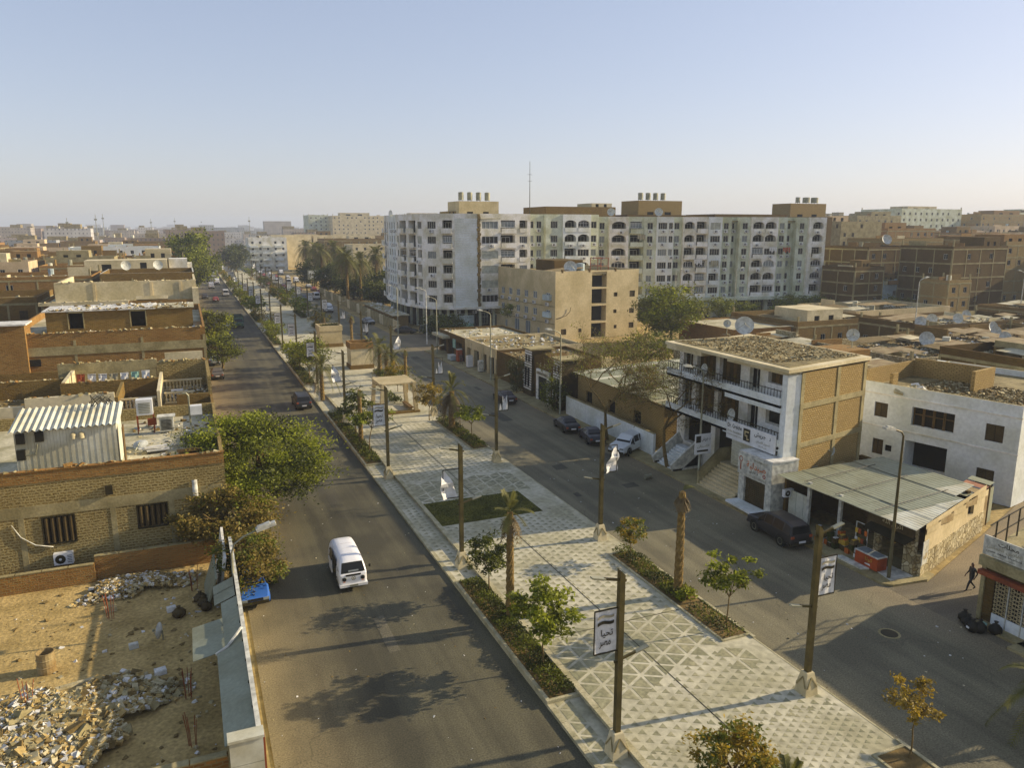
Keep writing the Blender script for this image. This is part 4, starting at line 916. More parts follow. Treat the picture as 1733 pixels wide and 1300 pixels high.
# sheet metal fence with lean-to roof sheets
t = thing('metal_fence', 'pale sheet metal fence with sloping roof panels between yard and road', 'fence', (1.1, 26, 0))
for i in range(11):
    y = 26.4 + i*1.75; mb = MB()
    for j in range(9): mb.box(1.12 + (.02 if j % 2 else 0), y+j*.192, 0, 1.17 + (.02 if j % 2 else 0), y+.19+j*.192, 2.75)
    mb.build('panel', 'sheet_white', t)
for i in range(12): mb = MB(); mb.box(1.02, 26.35+i*1.75, 0, 1.12, 26.45+i*1.75, 2.85); mb.build('post', 'metal_dark', t)
mb = MB(); mb.box(1.06, 26.3, 2.85, 1.24, 45.7, 2.93); mb.build('top_rail', 'white_dirty', t)
for (xa, xb, ya, yb, za, zb) in ((-.05, 1.1, 26.6, 33.3, 2.45, 2.82), (-1.05, .35, 33.5, 36.6, 2.2, 2.45), (.3, 1.1, 33.4, 38.0, 2.5, 2.8), (.0, 1.0, 38.2, 40.5, 2.35, 2.75)):
    n = int((yb-ya)/1.1)
    for k in range(n):
        mb = MB(); y0 = ya + (yb-ya)*k/n; y1 = ya + (yb-ya)*(k+1)/n - .03; dz = random.uniform(-.03,.03)
        mb.quad((xa, y0, za+dz), (xb, y0, zb+dz), (xb, y1, zb-dz), (xa, y1, za-dz)); mb.quad((xa, y0, za+dz-.02), (xb, y0, zb+dz-.02), (xb, y1, zb-dz-.02), (xa, y1, za-dz-.02)); mb.build('roof_panel', 'sheet_blue', t)
mb = MB(); mb.tube([(-.1,33.3,2.4),(.4,33.55,2.55),(.8,33.9,2.85),(1.05,34.3,2.95)], .07, 6); mb.build('gutter_pipe', 'white_dirty', t)
t = thing('metal_cabin', 'white panelled metal cabin at the near corner of the yard fence', 'cabin', (.5, 26, 0))
for k in range(3): mb = MB(); mb.box(.1, 26.05, .02+k*.95, 1.25, 26.28, .95+k*.95); mb.build('panel', 'sheet_white', t)
mb = MB(); mb.box(.05, 26.0, 2.87, 1.3, 26.6, 2.97); mb.build('roof', 'sheet_white', t); mb = MB(); mb.box(1.25, 26.05, .02, 1.32, 26.3, 2.87); mb.build('corner_post', 'metal_red', t)
t = thing('leaning_panel', 'tall grey concrete slab leaning against the bush end of the fence', 'slab', (.5, 44.5, 0))
mb = MB(); mb.obox((.55, 45.9, 1.35), (0, 2.0, .2), (.07, 0, 0), (0.22, -.1, 1.25)); mb.build('slab', 'plaster_white', t)
mb = MB(); mb.obox((-.1, 44.3, .95), (0, 1.6, .1), (.05, 0, 0), (.3, 0, .9)); mb.build('sheet', 'sheet_blue', t)
# yard litter
hump = lambda cx, cy, rx, ry, h: (lambda x, y: h*max(0, 1 - ((x-cx)/rx)**2 - ((y-cy)/ry)**2))
tag(rubble('rubble_heap', 7000, in_blob(-6.3, 34.0, 4.8, 4.5), .21, ['debris_pale','debris_brown','sand','debris_pale','concrete','sand','debris_white'], 1, hump=hump(-6.5, 34, 4.8, 4.6, .55)), 'large heap of broken pale rubble in the near part of the yard', 'rubble', kind='stuff')
tag(rubble('rubble_lumps', 260, in_blob(-6.3, 34.0, 4.9, 4.4), .40, ['debris_pale','concrete','sand','debris_brown'], 8, hump=hump(-6.5, 34, 4.8, 4.6, .5), flat=.55), 'larger broken concrete lumps lying in the near rubble heap', 'rubble', kind='stuff')
tag(rubble('rubble_heap', 2200, in_blob(-4.2, 47.3, 3.6, 1.9), .16, ['debris_pale','sand','debris_white','debris_brown','sand'], 2, hump=hump(-4, 47.4, 3.8, 2.0, .4)), 'strip of small pale rubble along the back wall of the yard', 'rubble', kind='stuff')
tag(rubble('litter', 420, in_rect(-11, 28, .8, 48.5), .16, ['debris_pale','debris_white','debris_brown','debris_brown'], 3), 'scattered litter and stones over the sandy yard', 'litter', kind='stuff')
tag(rubble('litter', 260, in_rect(1.8, 18, 13, 70), .07, ['debris_pale','debris_white','debris_brown'], 4, flat=.2), 'scraps of litter along the left carriageway', 'litter', kind='stuff')
tag(rubble('litter', 240, in_rect(25.3, 20, 36.5, 60), .07, ['debris_pale','debris_white','debris_brown'], 5, flat=.2), 'scraps of litter along the right carriageway', 'litter', kind='stuff')
t = thing('oil_drum', 'rusty open oil drum standing in the sandy yard', 'drum', (-7.6, 39.2, 0)); mb = MB()
prof = [(0,.30),(.02,.31),(.3,.30),(.33,.325),(.36,.30),(.64,.30),(.67,.325),(.70,.30),(.97,.30),(1.0,.315),(1.0,.28),(.1,.28)]; prev = None
for z, r in prof:
    a = mb.ring((-7.6, 39.2, z*1.05), r*1.3, 18)
    if prev: mb.skin(prev, a)
    prev = a
mb.cap(prev); mb.build('barrel', 'sheet_rust', t, False)
YD = [('flat white plastic canister lying in the shaded yard', -3.9, 39.9, .42, .3, .22, 'white_dirty'), ('broken pale concrete block in the sunny yard', -5.3, 44.6, .6, .34, .26, 'debris_pale'), ('white cardboard box near the drum shadow end', -2.6, 36.9, .5, .4, .2, 'debris_white'),
      ('pale crate beside the black bags in the yard', -2.2, 43.3, .45, .3, .25, 'debris_white'), ('long pale plank on the near rubble heap', -6.2, 37.4, 1.6, .26, .08, 'debris_pale')]
for lb, x, y, w, d, h, mt in YD:
    t = thing('discarded_block', lb, 'debris', (x, y, 0)); mb = MB(); mb.obox((x, y, h*.5+.03), (w*.5, w*.1, 0), (-d*.1, d*.5, 0), (0, .02, h*.5)); mb.build('block', mt, t); mb = MB(); mb.obox((x+.03, y+.02, h+.035), (w*.4, w*.08, 0), (-d*.08, d*.35, 0), (0,0,.012)); mb.build('lid', mt, t)
for i, (x, y, lb) in enumerate([(-.7, 43.9, 'black rubbish bags heaped against the fence slab'), (-1.8, 42.5, 'round dark rubbish bag beside the pale crate')]):
    t = thing('rubbish_bag', lb, 'rubbish bag', (x, y, 0)); 
    for k in range(3 if i == 0 else 1):
        mb = MB(); prev = None
        for z, r in ((0,.2),(.12,.36),(.3,.38),(.45,.24),(.55,.07),(.62,.12)):
            a = mb.ring((x+k*.15, y-k*.62, z), r*(1-.1*k), 9, 2, z*3); 
            if prev: mb.skin(prev, a)
            prev = a
        mb.cap(prev); mb.build('bag', 'shutter_brown', t, True)
dish('white dish standing upright on the shaded yard ground', (-2.6, 40.2, -.35), .42, rad(-110), 0, .9)
for i, (x, y) in enumerate([(-1.4, 34.2), (-1.2, 30.6), (-7.9, 36.0), (-5.2, 43.6), (-1.0, 45.6)]):
    t = thing('rebar_cluster', ['starter bars rising by the fence roof','starter bars beside the near brick wall','starter bars in the pale heap','thin starter bars in the sunny sand','starter bars beside the rubbish bags'][i], 'rebar', (x, y, 0)); rg = random.Random(i)
    for k in range(5): mb = MB(); a, b = rg.uniform(-.2,.2), rg.uniform(-.2,.2); mb.tube([(x+a, y+b, 0), (x+a*1.2, y+b*1.1, .7), (x+a*1.7, y+b*1.6, 1.3+rg.random()*.3)], .016, 4); mb.build('bar', 'metal_red', t)
# yard street light reaching over the road
t = thing('street_light', 'curved-arm street light rising behind the yard fence', 'street light', (1.05, 40.5, 0)); mb = MB()
mb.tube([(1.05,40.5,0),(1.05,40.5,4.0),(1.2,40.5,4.5),(1.7,40.5,4.85),(2.4,40.5,5.1)], [.08,.06,.05,.045,.04], 8); arm = mb.build('post', 'metal_grey', t, True)
mb = MB(); mb.obox((2.85,40.5,5.25), (.5,0,.14), (0,.17,0), (-.03,0,.09)); mb.obox((2.75,40.5,5.3), (.32,0,.09), (0,.12,0), (-.03,0,.1)); mb.build('lamp_head', 'white_dirty', arm)

# ------------------------------------------------------------------ left side: terraces, nearest first
def ragged(parent, x0, x1, y, z, seed, n=60, mt=('brick_red','debris_pale','concrete')):
    rubble('loose_bricks', n, in_rect(x0, y, x1, y+.22), .26, list(mt), seed, parent, z, .4)
def dirt_roof(name_seed, root, x0, y0, x1, y1, z, n=260, mats=('debris_pale','debris_brown','debris_white')):
    rubble('debris', n, in_rect(x0, y0, x1, y1), .30, list(mats), name_seed, root, z, .35)
# first building: mortar-smeared brick with barred windows, hut on its roof
t = thing('brick_house', 'mortar-smeared brick house with barred windows and a white hut on its roof', 'house', (-14, 58, 0))
hs_ = [(30-9.1, 2.05, 30-7.45, 3.7, .12), (30-3.95, 2.3, 30-2.3, 3.72, .12)]
shell(t, -30, 51, 1.3, 66.6, 0, 5.75, 'brick_mud', .9, .22, 'roofdeck_pale', south=hs_)
for h in hs_:
    mb = MB(); x = -30 + h[0]; w = h[2]-h[0]
    for k in range(5): mb.cyl(x+.17+k*(w-.34)/4, 51.06, h[1]+.04, h[3]-.04, .13, n=8)
    wn = mb.build('window', 'shutter_brown', t); mb = MB()
    for a, b, c, d in ((x-.06, h[1]-.07, x+w+.06, h[1]), (x-.06, h[3], x+w+.06, h[3]+.07), (x-.07, h[1], x, h[3]), (x+w, h[1], x+w+.07, h[3])): mb.box(a, 50.94, b, c, 51.0, d)
    mb.build('window_frame', 'metal_dark', wn)
mb = MB(); mb.box(-30, 50.955, 5.95, 1.3, 51.0, 6.62); mb.build('brick_band', 'brick_red', t)
mb = MB(); mb.box(-30, 50.97, 3.85, 1.3, 51.01, 4.55); mb.build('beam', 'concrete', t)
for x in (-10.2, -5.3, -2.0, 1.1): mb = MB(); mb.box(x-.16, 50.975, 0, x+.16, 51.0, 3.85); mb.build('column', 'concrete', t)
mb = MB(); mb.box(-30, 50.9, 6.65, 1.35, 51.26, 6.71); mb.build('coping', 'brick_red', t)
ac((-8.2, 51.0, .75), 0, t, 1.15)
mb = MB(); mb.tube([(-10.7,50.95,3.5),(-10.3,50.93,2.7),(-9.6,50.93,2.1),(-8.7,50.93,1.85)], .035, 6); mb.build('conduit', 'white_dirty', t, True)
mb = MB(); mb.cyl(-.55, 50.8, 3.9, 5.05, .16, n=12); mb.build('vent_pipe', 'white_dirty', t, True)
mb = MB(); mb.box(-5.6, 50.8, 4.75, -5.2, 51.0, 5.3); mb.build('vent_box', 'metal_dark', t)
# white panel hut on that roof
h = thing('roof_hut', 'white ribbed panel hut with corrugated roof on the nearest house', 'hut', (-7.6, 54.8, 5.75))
for k in range(8):
    mb = MB(); x0 = -10.35 + k*.69
    for j in range(4): mb.box(x0+j*.172, 52.75 - (.015 if j % 2 else 0), 5.76, x0+j*.172+.165, 52.82, 8.7)
    mb.build('wall_panel', 'sheet_white', h)
mb = MB(); mb.box(-10.35, 52.83, 5.76, -4.83, 56.4, 8.7); mb.build('wall', 'sheet_white', h)
for k in range(16):
    mb = MB(); x0 = -10.6 + k*.375; mb.quad((x0,52.4,8.72), (x0+.19,52.4,8.86), (x0+.19,56.7,9.40), (x0,56.7,9.26)); mb.quad((x0+.19,52.4,8.86), (x0+.375,52.4,8.72), (x0+.375,56.7,9.26), (x0+.19,56.7,9.40)); mb.build('roof_panel', 'sheet_white', h)
for x, z in ((-10.0, 8.0), (-9.0, 8.05), (-10.05, 7.0)): mb = MB(); mb.box(x-.22, 52.5, z, x+.22, 52.76, z+.62); mb.build('vent', 'black', h)
for x in (-7.2, -6.75): mb = MB(); mb.cyl(x, 52.62, 8.05, 8.35, .16, n=10); mb.cyl(x, 52.62, 8.35, 8.45, .16, .06, n=10); mb.build('vent_hood', 'plaster_cream', h, True)
mb = MB(); mb.tube([(-10.2,52.66,7.4),(-9.9,52.62,7.25),(-9.3,52.62,7.3),(-9.15,52.62,7.9)], .05, 6); mb.build('pipe', 'metal_grey', h)
mb = MB(); mb.obox((-4.5, 53.2, 7.1), (.03,0,0), (0,.5,0), (0,0,1.35)); mb.build('door', 'wood', h)
mb = MB()
for k in range(14): a = random.uniform(0,6.28); mb.tube([(-5.8+math.cos(a)*.6, 55.5+math.sin(a)*.3, 9.4), (-5.8+math.cos(a+1)*.6, 55.5+math.sin(a+1)*.4, 9.9+.3*random.random()), (-5.8+math.cos(a+2)*.7, 55.5, 9.6)], .02, 3)
mb.build('wire_tangle', 'metal_dark', h)
# coolers, water heater and clutter on the same roof
c = thing('evaporative_cooler', 'white louvred cooler on a red steel frame on the nearest roof', 'air cooler', (-3.6, 62, 5.75)); mb = MB(); mb.box(-4.2, 61.6, 7.15, -3.1, 62.4, 8.3); mb.build('case', 'white_paint', c)
for k in range(7): mb = MB(); mb.box(-4.05, 61.57, 7.3+k*.12, -3.25, 61.6, 7.36+k*.12); mb.build('louver', 'metal_grey', c)
for x, y in ((-4.2,61.6),(-3.1,61.6),(-4.2,62.4),(-3.1,62.4)): mb = MB(); mb.bar((x,y,5.75), (x,y,7.15), .07); mb.build('leg', 'metal_red', c)
mb = MB(); mb.bar((-4.2,61.6,6.5), (-3.1,61.6,6.5), .05); mb.box(-3.5, 61.3, 6.4, -2.9, 61.55, 6.9); mb.build('brace', 'metal_red', c)
c = thing('evaporative_cooler', 'small white louvred cooler standing low on the nearest roof', 'air cooler', (-2.2, 61.5, 5.75)); mb = MB(); mb.box(-2.7, 61.0, 5.9, -1.75, 61.7, 7.0); mb.build('case', 'white_dirty', c)
for k in range(8): mb = MB(); mb.box(-2.6, 60.97, 6.05+k*.1, -1.85, 61.0, 6.10+k*.1); mb.build('louver', 'metal_dark', c)
mb = MB(); mb.box(-2.85, 60.9, 7.0, -1.6, 61.8, 7.07); mb.build('lid', 'white_dirty', c)
c = thing('water_pump', 'pale blue pump box with standing pipe near the street edge of the nearest roof', 'pump', (-.3, 63, 5.75)); mb = MB(); mb.box(-.55, 62.7, 6.6, .3, 63.3, 7.3); mb.build('case', 'white_paint', c); mb = MB(); mb.tube([(-.6,63,5.75),(-.6,63,8.1),(-.75,63,8.3),(-1.0,63,8.3)], .07, 8); mb.build('pipe', 'metal_grey', c)
dirt_roof(31, t, -4.6, 52, 1.0, 66, 5.76, 170)
for k, (x, y, w, d, mt) in enumerate([(-3.0, 56.0, 1.4, .7, 'debris_white'), (-.4, 54.5, 1.6, .35, 'wood'), (.4, 57.5, .8, 1.8, 'debris_brown')]):
    q = thing('roof_junk', ['white broken boards lying on the nearest roof','wooden battens by the front parapet of the nearest roof','brown tarpaulin heap at the street edge of the nearest roof'][k], 'debris', (x, y, 5.76)); mb = MB()
    for j in range(5): mb.obox((x+random.uniform(-.3,.3), y+random.uniform(-.3,.3), 5.85+.07*j), (w*.5, .1*random.uniform(-1,1), .02), (-.03, d*.5*random.uniform(.3,1), 0), (0,0,.035))
    mb.build('board', mt, q)
dish('white dish lying flat on the nearest roof beside the hut door', (-3.9, 57.6, 5.2), .5, rad(160), -160, .9)
c = thing('broken_chair', 'tangled metal chair frame on the nearest roof', 'chair', (-1.6, 56.6, 5.76)); mb = MB()
for a, b in (((-2,56.4,5.78),(-1.3,56.9,6.5)), ((-1.4,56.3,5.78),(-1.9,56.9,6.5)), ((-1.9,56.9,6.5),(-1.3,56.9,6.5)), ((-2,56.4,5.9),(-1.4,56.3,6.1)), ((-1.3,56.9,6.5),(-1.1,56.8,7.1)), ((-1.9,56.9,6.5),(-1.7,57,7.1)), ((-1.1,56.8,7.1),(-1.7,57,7.1))): mb.tube([a, b], .03, 5)
mb.build('frame', 'metal_grey', c)

ragged(t, -30, 1.2, 51.0, 6.72, 400, 90)
# second house: open roof yards with low walls, balustrades and laundry
t = thing('brick_house', 'brown brick house with walled roof yards, balustrades and laundry', 'house', (-14, 78, 0))
shell(t, -30, 67.4, 1.3, 89.6, 0, 5.6, 'brick_brown', .75, .22, 'roofdeck_dirt')
def rw(x0, y0, x1, y1, z0, z1, mt, nm='roof_wall'): mb = MB(); mb.box(x0, y0, z0, x1, y1, z1); return mb.build(nm, mt, t)
rw(-12.5, 69.0, -6.2, 69.3, 5.6, 7.6, 'plaster_cream'); rw(-30, 69.1, -12.6, 69.35, 5.6, 7.0, 'plaster_cream'); rw(-6.2, 69.0, -5.95, 76, 5.6, 7.2, 'brick_brown'); rw(-11, 76.3, -3.1, 76.55, 5.6, 7.3, 'brick_brown'); rw(-3.1, 70.5, -2.85, 80, 5.6, 7.2, 'plaster_cream')
rw(-30, 79.4, -11, 79.65, 5.6, 7.2, 'brick_brown'); rw(-1.6, 71, 1.0, 71.25, 5.6, 6.6, 'brick_brown'); rw(1.0, 71.4, 1.28, 80.5, 6.35, 8.0, 'brick_mud'); rw(-3.3, 80.4, 1.1, 80.65, 5.6, 8.1, 'brick_mud'); rw(-12, 83, -3.4, 83.25, 5.6, 8.0, 'concrete'); rw(-10.9, 76.5, -10.6, 83, 5.6, 7.4, 'plaster_cream'); rw(-2.7, 85.5, .9, 85.7, 5.6, 8.2, 'plaster_cream')
for (x0, x1, y) in ((-6.0, -3.2, 71.2), (-2.6, -.2, 72.6), (-3.0, .6, 78.6)):
    b = MB(); b.box(x0, y-.12, 6.45, x1, y+.12, 6.6); b.box(x0, y-.12, 5.6, x1, y+.12, 5.72); r_ = b.build('balustrade', 'plaster_cream', t); n = int((x1-x0)/.3)
    for k in range(n):
        b = MB(); xx = x0+.15+k*.3; prev = None
        for z, r in ((5.72,.08),(5.9,.11),(6.1,.05),(6.3,.09),(6.45,.07)):
            a = b.ring((xx,y,z), r, 7)
            if prev: b.skin(prev, a)
            prev = a
        b.build('baluster', 'plaster_cream', r_)
ac((-1.6, 74.9, 5.7), 0, t, 1.1)
for k in range(4): dirt_roof(40+k, t, [-12,-29,-5.8,-2.6][k], [69.6,70,71.5,73][k], [-6.4,-13,-3.2,.9][k], [75.8,79,76,80][k], 5.61, [200,300,160,150][k], ('debris_pale','debris_brown','debris_brown','debris_white'))
ragged(t, -12.4, -6.4, 69.05, 7.61, 404, 40); ragged(t, -3.2, 1, 80.45, 8.11, 405, 60); ragged(t, -12, -3.5, 83.05, 8.01, 406, 70); ragged(t, -30, -11, 79.45, 7.21, 407, 90); ragged(t, -11, -3.2, 76.35, 7.31, 408, 50)
dirt_roof(45, t, -10.5, 77, 1, 82.5, 5.61, 380); dirt_roof(46, t, -29, 80, .9, 89, 5.61, 420)
cl = thing('clothes_line', 'clothes line strung between walls on the second roof', 'clothes line', (-6.5, 79, 5.6)); mb = MB(); mb.tube([(-10.4,78.8,7.7),(-7,78.9,7.4),(-3.3,79.0,7.8)], .015, 4); mb.build('rope', 'metal_dark', cl)
for s in (-10.4, -3.3): mb = MB(); mb.bar((s,78.9,5.6), (s,78.9,7.85), .06); mb.build('prop', 'wood', cl)
GM = ['print_red','fabric_white','fabric_white','print_grey','fabric_white','print_teal','fabric_white']; GN = ['faded red shirt hanging first on the roof clothes line','long white sheet hanging on the roof clothes line','white shirt beside the long sheet on the line','grey trousers in the middle of the clothes line','short white towel right of the grey trousers','pale blue cloth on the roof clothes line','white cloth hanging at the end of the clothes line']
for k in range(7):
    g = thing('garment', GN[k], 'laundry', (-9.9+k*.9, 78.9, 7.4), 0, 'laundry on the second roof'); mb = MB(); x = -10.0+k*.9; L = [.9,1.35,.8,1.1,.6,.8,.75][k]; z = 7.62 - .12*math.sin(k*.5)
    for i in range(4):
        for j in range(4):
            P = lambda a, b: (x+.7*a/4*(1-.1*b/4), 78.9+.06*math.sin(a*2+b+k), z-L*b/4); mb.quad(P(i,j), P(i+1,j), P(i+1,j+1), P(i,j+1))
    mb.build('cloth', GM[k], g, True); mb = MB(); mb.box(x, 78.87, z-.02, x+.7, 78.93, z+.03); mb.build('hem', GM[k], g)
q = thing('roof_junk', 'heap of tarpaulins, sacks and scrap under the rear wall of the second roof', 'debris', (-1.5, 84.6, 5.6))
for k in range(9):
    mb = MB(); x = -3.0+k*.45; prev = None
    for z, r in ((5.6,.5),(6.0,.55),(6.4,.4),(6.7,.12)):
        a = mb.ring((x, 84.4+.25*math.sin(k*2), z), r*(.7+.3*math.sin(k*5)**2), 8, 2, k)
        if prev: mb.skin(prev, a)
        prev = a
    mb.cap(prev); mb.build('sack', ['debris_brown','fabric_white','debris_pale','black'][k % 4], q)
dish('dull grey mesh dish propped beside the laundry', (-5.2, 78.0, 5.0), .85, rad(20), 40, 1.0)
# third house: wide brick front with concrete beam, open brick rooms on the roof
t = thing('brick_house', 'wide brick house with concrete beam and two doorless roof rooms', 'house', (-8, 100, 0))
shell(t, -17.5, 90, 1.4, 118, 0, 9.4, 'brick_red', .8, .22, 'roofdeck_pale'); frame_lines(t, -17.5, 90, 1.4, 118, 0, 9.4, 5.4, [3.1, 8.35], sides='S')
mb = MB(); mb.box(-17.5, 89.93, 7.9, 1.4, 89.96, 8.8); mb.build('plaster_band', 'concrete', t)
mb = MB(); mb.box(-16.6, 89.9, 6.9, -14.4, 90.02, 7.6); mb.build('window', 'black', t)
mb = MB(); ho = [(2.2, .35, 3.6, 2.1, .9), (8.4, .35, 9.9, 2.1, .9)]; mb.wall((-14.6, 97, 9.4), (1,0,0), (0,-1,0), 14.9, 2.3, ho, .2, 0, 0, 1); mb.wall((-14.6,103,9.4), (0,-1,0), (-1,0,0), 6, 2.3, [], .2); mb.wall((.3,97,9.4), (0,1,0), (1,0,0), 6, 2.3, [], .2); mb.build('roof_room', ['brick_brown','interior'], t)
for hh in ho: mb = MB(); x = -14.6+hh[0]; w = hh[2]-hh[0]; mb.box(x-.12, 96.94, 9.75, x, 97.0, 11.6); mb.box(x+w, 96.94, 9.75, x+w+.12, 97, 11.6); mb.box(x-.12, 96.94, 11.5, x+w+.12, 97, 11.65); mb.build('door_frame', 'concrete', t)
mb = MB(); mb.box(-14.9, 96.7, 11.7, -3.6, 103.2, 11.82); mb.build('roof_slab', 'debris_white', t); mb = MB(); mb.box(-3.4, 96.8, 11.7, .5, 103, 11.8); mb.build('roof_slab', 'roofdeck_pale', t)
mb = MB(); mb.box(-19.6, 89.4, 0, -15.4, 92.5, 11.2); mb.build('stair_tower', 'brick_red', t); mb = MB(); mb.box(-19.8, 89.2, 11.2, -15.2, 92.7, 11.35); mb.build('tower_roof', 'debris_white', t)
dirt_roof(50, t, -14, 91, 1, 96.5, 9.42, 260); ragged(t, -17, 1.2, 90.0, 10.2, 401, 120); ragged(t, -14.5, 0, 96.8, 11.83, 402, 120, ('debris_pale','debris_brown','wood')); dirt_roof(403, t, -14, 97, 0, 103, 11.83, 160)
t = thing('brick_house', 'lower brick house left of the wide brick front', 'house', (-28, 99, 0)); shell(t, -45, 89.2, -19.7, 108, 0, 8.4, 'brick_red', .9, .22, 'roofdeck'); mb = MB(); mb.box(-45, 89.14, 6.1, -19.7, 89.18, 6.6); mb.build('beam', 'concrete', t); dirt_roof(51, t, -44, 90, -20, 107, 8.42, 160)
# fourth: pale terrace with framed brick below
t = thing('terrace_house', 'long house with pale rendered top storey over brick bays', 'house', (-9, 137, 0))
shell(t, -19, 124, 1.3, 150, 0, 10.2, 'brick_red', .2, .2, 'roofdeck_pale'); frame_lines(t, -19, 124, 1.3, 150, 0, 10.2, 5.0, [8.2], sides='S')
mb = MB(); mb.box(-17.5, 126.5, 10.2, 1.2, 127, 12.9); mb.box(-17.5, 126.5, 12.9, 1.25, 127.1, 13.05); mb.build('rendered_wall', 'plaster_cream', t)
for x in (-12.5, -5.0, -1.0): mb = MB(); mb.box(x-.18, 126.4, 10.2, x+.18, 126.5, 12.9); mb.build('pilaster', 'plaster_beige', t)
mb = MB(); mb.box(-17.6, 127, 10.2, -17.2, 146, 12.9); mb.box(.9, 127, 10.2, 1.2, 146, 12.9); mb.build('side_wall', 'plaster_cream', t)
mb = MB(); mb.box(-19.3, 123.7, 10.05, -8.0, 124.6, 10.5); mb.build('ledge', 'plaster_cream', t); mb = MB(); mb.obox((-4.9,124.6,10.6), (2.1,0,0), (0,.05,.25), (0,.5,-.2)); mb.build('sheet', 'plaster_cream', t)
mb = MB(); mb.box(.6, 123.9, 8.4, 1.45, 126.5, 12.0); mb.build('corner_panel', 'plaster_cream', t)
ragged(t, -17.4, 1.2, 126.6, 13.06, 409, 90, ('plaster_cream','debris_pale')); ragged(t, -19, -8, 123.8, 10.51, 410, 60, ('plaster_cream','debris_pale')); dirt_roof(411, t, -18.5, 124.5, 1, 149, 10.22, 300)
# fifth and beyond by hand
t = thing('brick_house', 'dark brick house with white parapet line behind the pale top storey', 'house', (-7, 165, 0)); shell(t, -14.5, 158, 1.3, 176, 0, 11.7, 'brick_brown', .9, .22, 'roofdeck', cap='white_dirty'); frame_lines(t, -14.5, 158, 1.3, 176, 0, 11.7, 5, [9], sides='S')
t = thing('roof_house', 'brown house with a cream roof room and two dark doors', 'house', (-9, 200, 0)); shell(t, -24, 192, .8, 214, 0, 10.6, 'brick_brown', .8, .2, 'roofdeck')
ho = [(3.4, .1, 5.4, 2.0), (11.3, .1, 12.7, 2.3), (14.2, .1, 15.5, 2.3)]; mb = MB(); mb.wall((-21, 198, 10.6), (1,0,0), (0,-1,0), 17, 2.9, ho, .25, 0, 0, 1); mb.wall((-21,206,10.6), (0,-1,0), (-1,0,0), 8, 2.9, [], .2); mb.wall((-4,198,10.6), (0,1,0), (1,0,0), 8, 2.9, [], .2); mb.quad((-21,198,13.5),(-4,198,13.5),(-4,206,13.5),(-21,206,13.5)); mb.build('roof_room', ['plaster_cream','interior'], t)
mb = MB(); mb.box(-3.6, 200, 10.6, .4, 206, 13.6); mb.box(.4, 201, 10.6, 1.4, 204, 12.6); mb.build('white_room', 'plaster_white', t)
for k in range(2): dish(['round dish on the dark roof below the cream roof room','second round dish on the dark roof toward the street'][k], ([-11, -5.2][k], 172, 12.4), .95, rad(15), 30, 1.0)
# ------------------------------------------------------------------ right side: corner shop shed
t = thing('corner_shop', 'low corner shop shed with sheet metal roof and rough stone side wall', 'shop', (42, 35, 0))
A = Vector((39.4, 30.2)); B = Vector((49.9, 33.9)); dn = (B-A).normalized(); nn = Vector((dn.y, -dn.x))
def along(u, o=0.0, z=0.0): p = A + dn*u + nn*o; return (p.x, p.y, z)
mb = MB(); mb.prism([along(0)[:2], along(11.1)[:2], along(11.1,-.4)[:2], along(0,-.4)[:2]], 0, 1.5); mb.build('stone_wall', 'rubble_stone', t)
mb = MB(); ho = [(7.4, .35, 8.6, 1.6)]; mb.wall(along(.25,-.03,1.5), (dn.x,dn.y,0), (nn.x,nn.y,0), 10.8, 1.9, ho, .2, 0, 0, 1); mb.build('upper_wall', ['plaster_beige','interior'], t)
for k in range(5): mb = MB(); a = along(.2+k*2.2,.06,3.15); b = along(2.35+k*2.2,.09,3.1); mb.quad(a, b, (b[0],b[1],b[2]-.45-.1*(k%2)), (a[0],a[1],a[2]-.35)); mb.build('cloth_awning', 'sheet_rust' if k % 2 else 'plaster_beige', t)
mb = MB(); p = along(.35,.03,.95); mb.obox((p[0],p[1],1.6), (dn.x*.42,dn.y*.42,0), (nn.x*.02,nn.y*.02,0), (0,0,.75)); pst = mb.build('poster', 'white_dirty', t)
az_ = math.atan2(dn.y, dn.x); p = along(.35,.07,1.38); letter(arabic('الله'), .5, .34, 'print_yellow', p, az_, pst); p = along(.35,.07,1.9); letter(arabic('ان'), .35, .3, 'print_grey', p, az_, pst)
# back, front walls; front is a row of dark bays between posts
for y0, y1 in ((30.45,31.2),(33.0,33.4)): mb = MB(); mb.box(39.0, y0, 0, 39.27, y1, 3.25); mb.build('front_pier', 'rubble_stone', t)
mb = MB(); mb.box(48.4, 34.2, 0, 48.7, 43.6, 3.0); mb.box(42.6, 33.2, 0, 42.75, 41.5, 3.1); mb.build('back_wall', 'brick_dark', t)
mb = MB(); mb.box(39.0, 41.3, 0, 48.6, 41.5, 3.3); mb.build('party_wall', 'brick_dark', t)
mb = MB(); mb.box(38.85, 30.5, 2.35, 39.0, 33.9, 3.3); sg = mb.build('sign_board', 'shutter_brown', t)
letter(arabic('اكرام الله'), 1.5, .42, 'plaster_beige', (38.83, 32.0, 2.88), -math.pi/2, sg)
mb = MB(); mb.quad((38.1,30.4,2.3),(38.1,33.6,2.3),(39.0,33.6,2.6),(39.0,30.4,2.6)); mb.quad((38.1,30.4,2.28),(38.1,33.6,2.28),(39.0,33.6,2.58),(39.0,30.4,2.58)); mb.build('awning', 'metal_dark', t)
for y in (36.1, 38.9): mb = MB(); mb.box(38.75, y-.11, .1, 38.95, y+.11, 3.45); mb.build('post', 'white_dirty', t)
for k in range(5): mb = MB(); mb.box(39.1 - (.02 if k % 2 else 0), 39.3+k*.36, .1, 39.16, 39.65+k*.36, 2.2); mb.build('shutter_sheet', 'sheet_white', t)
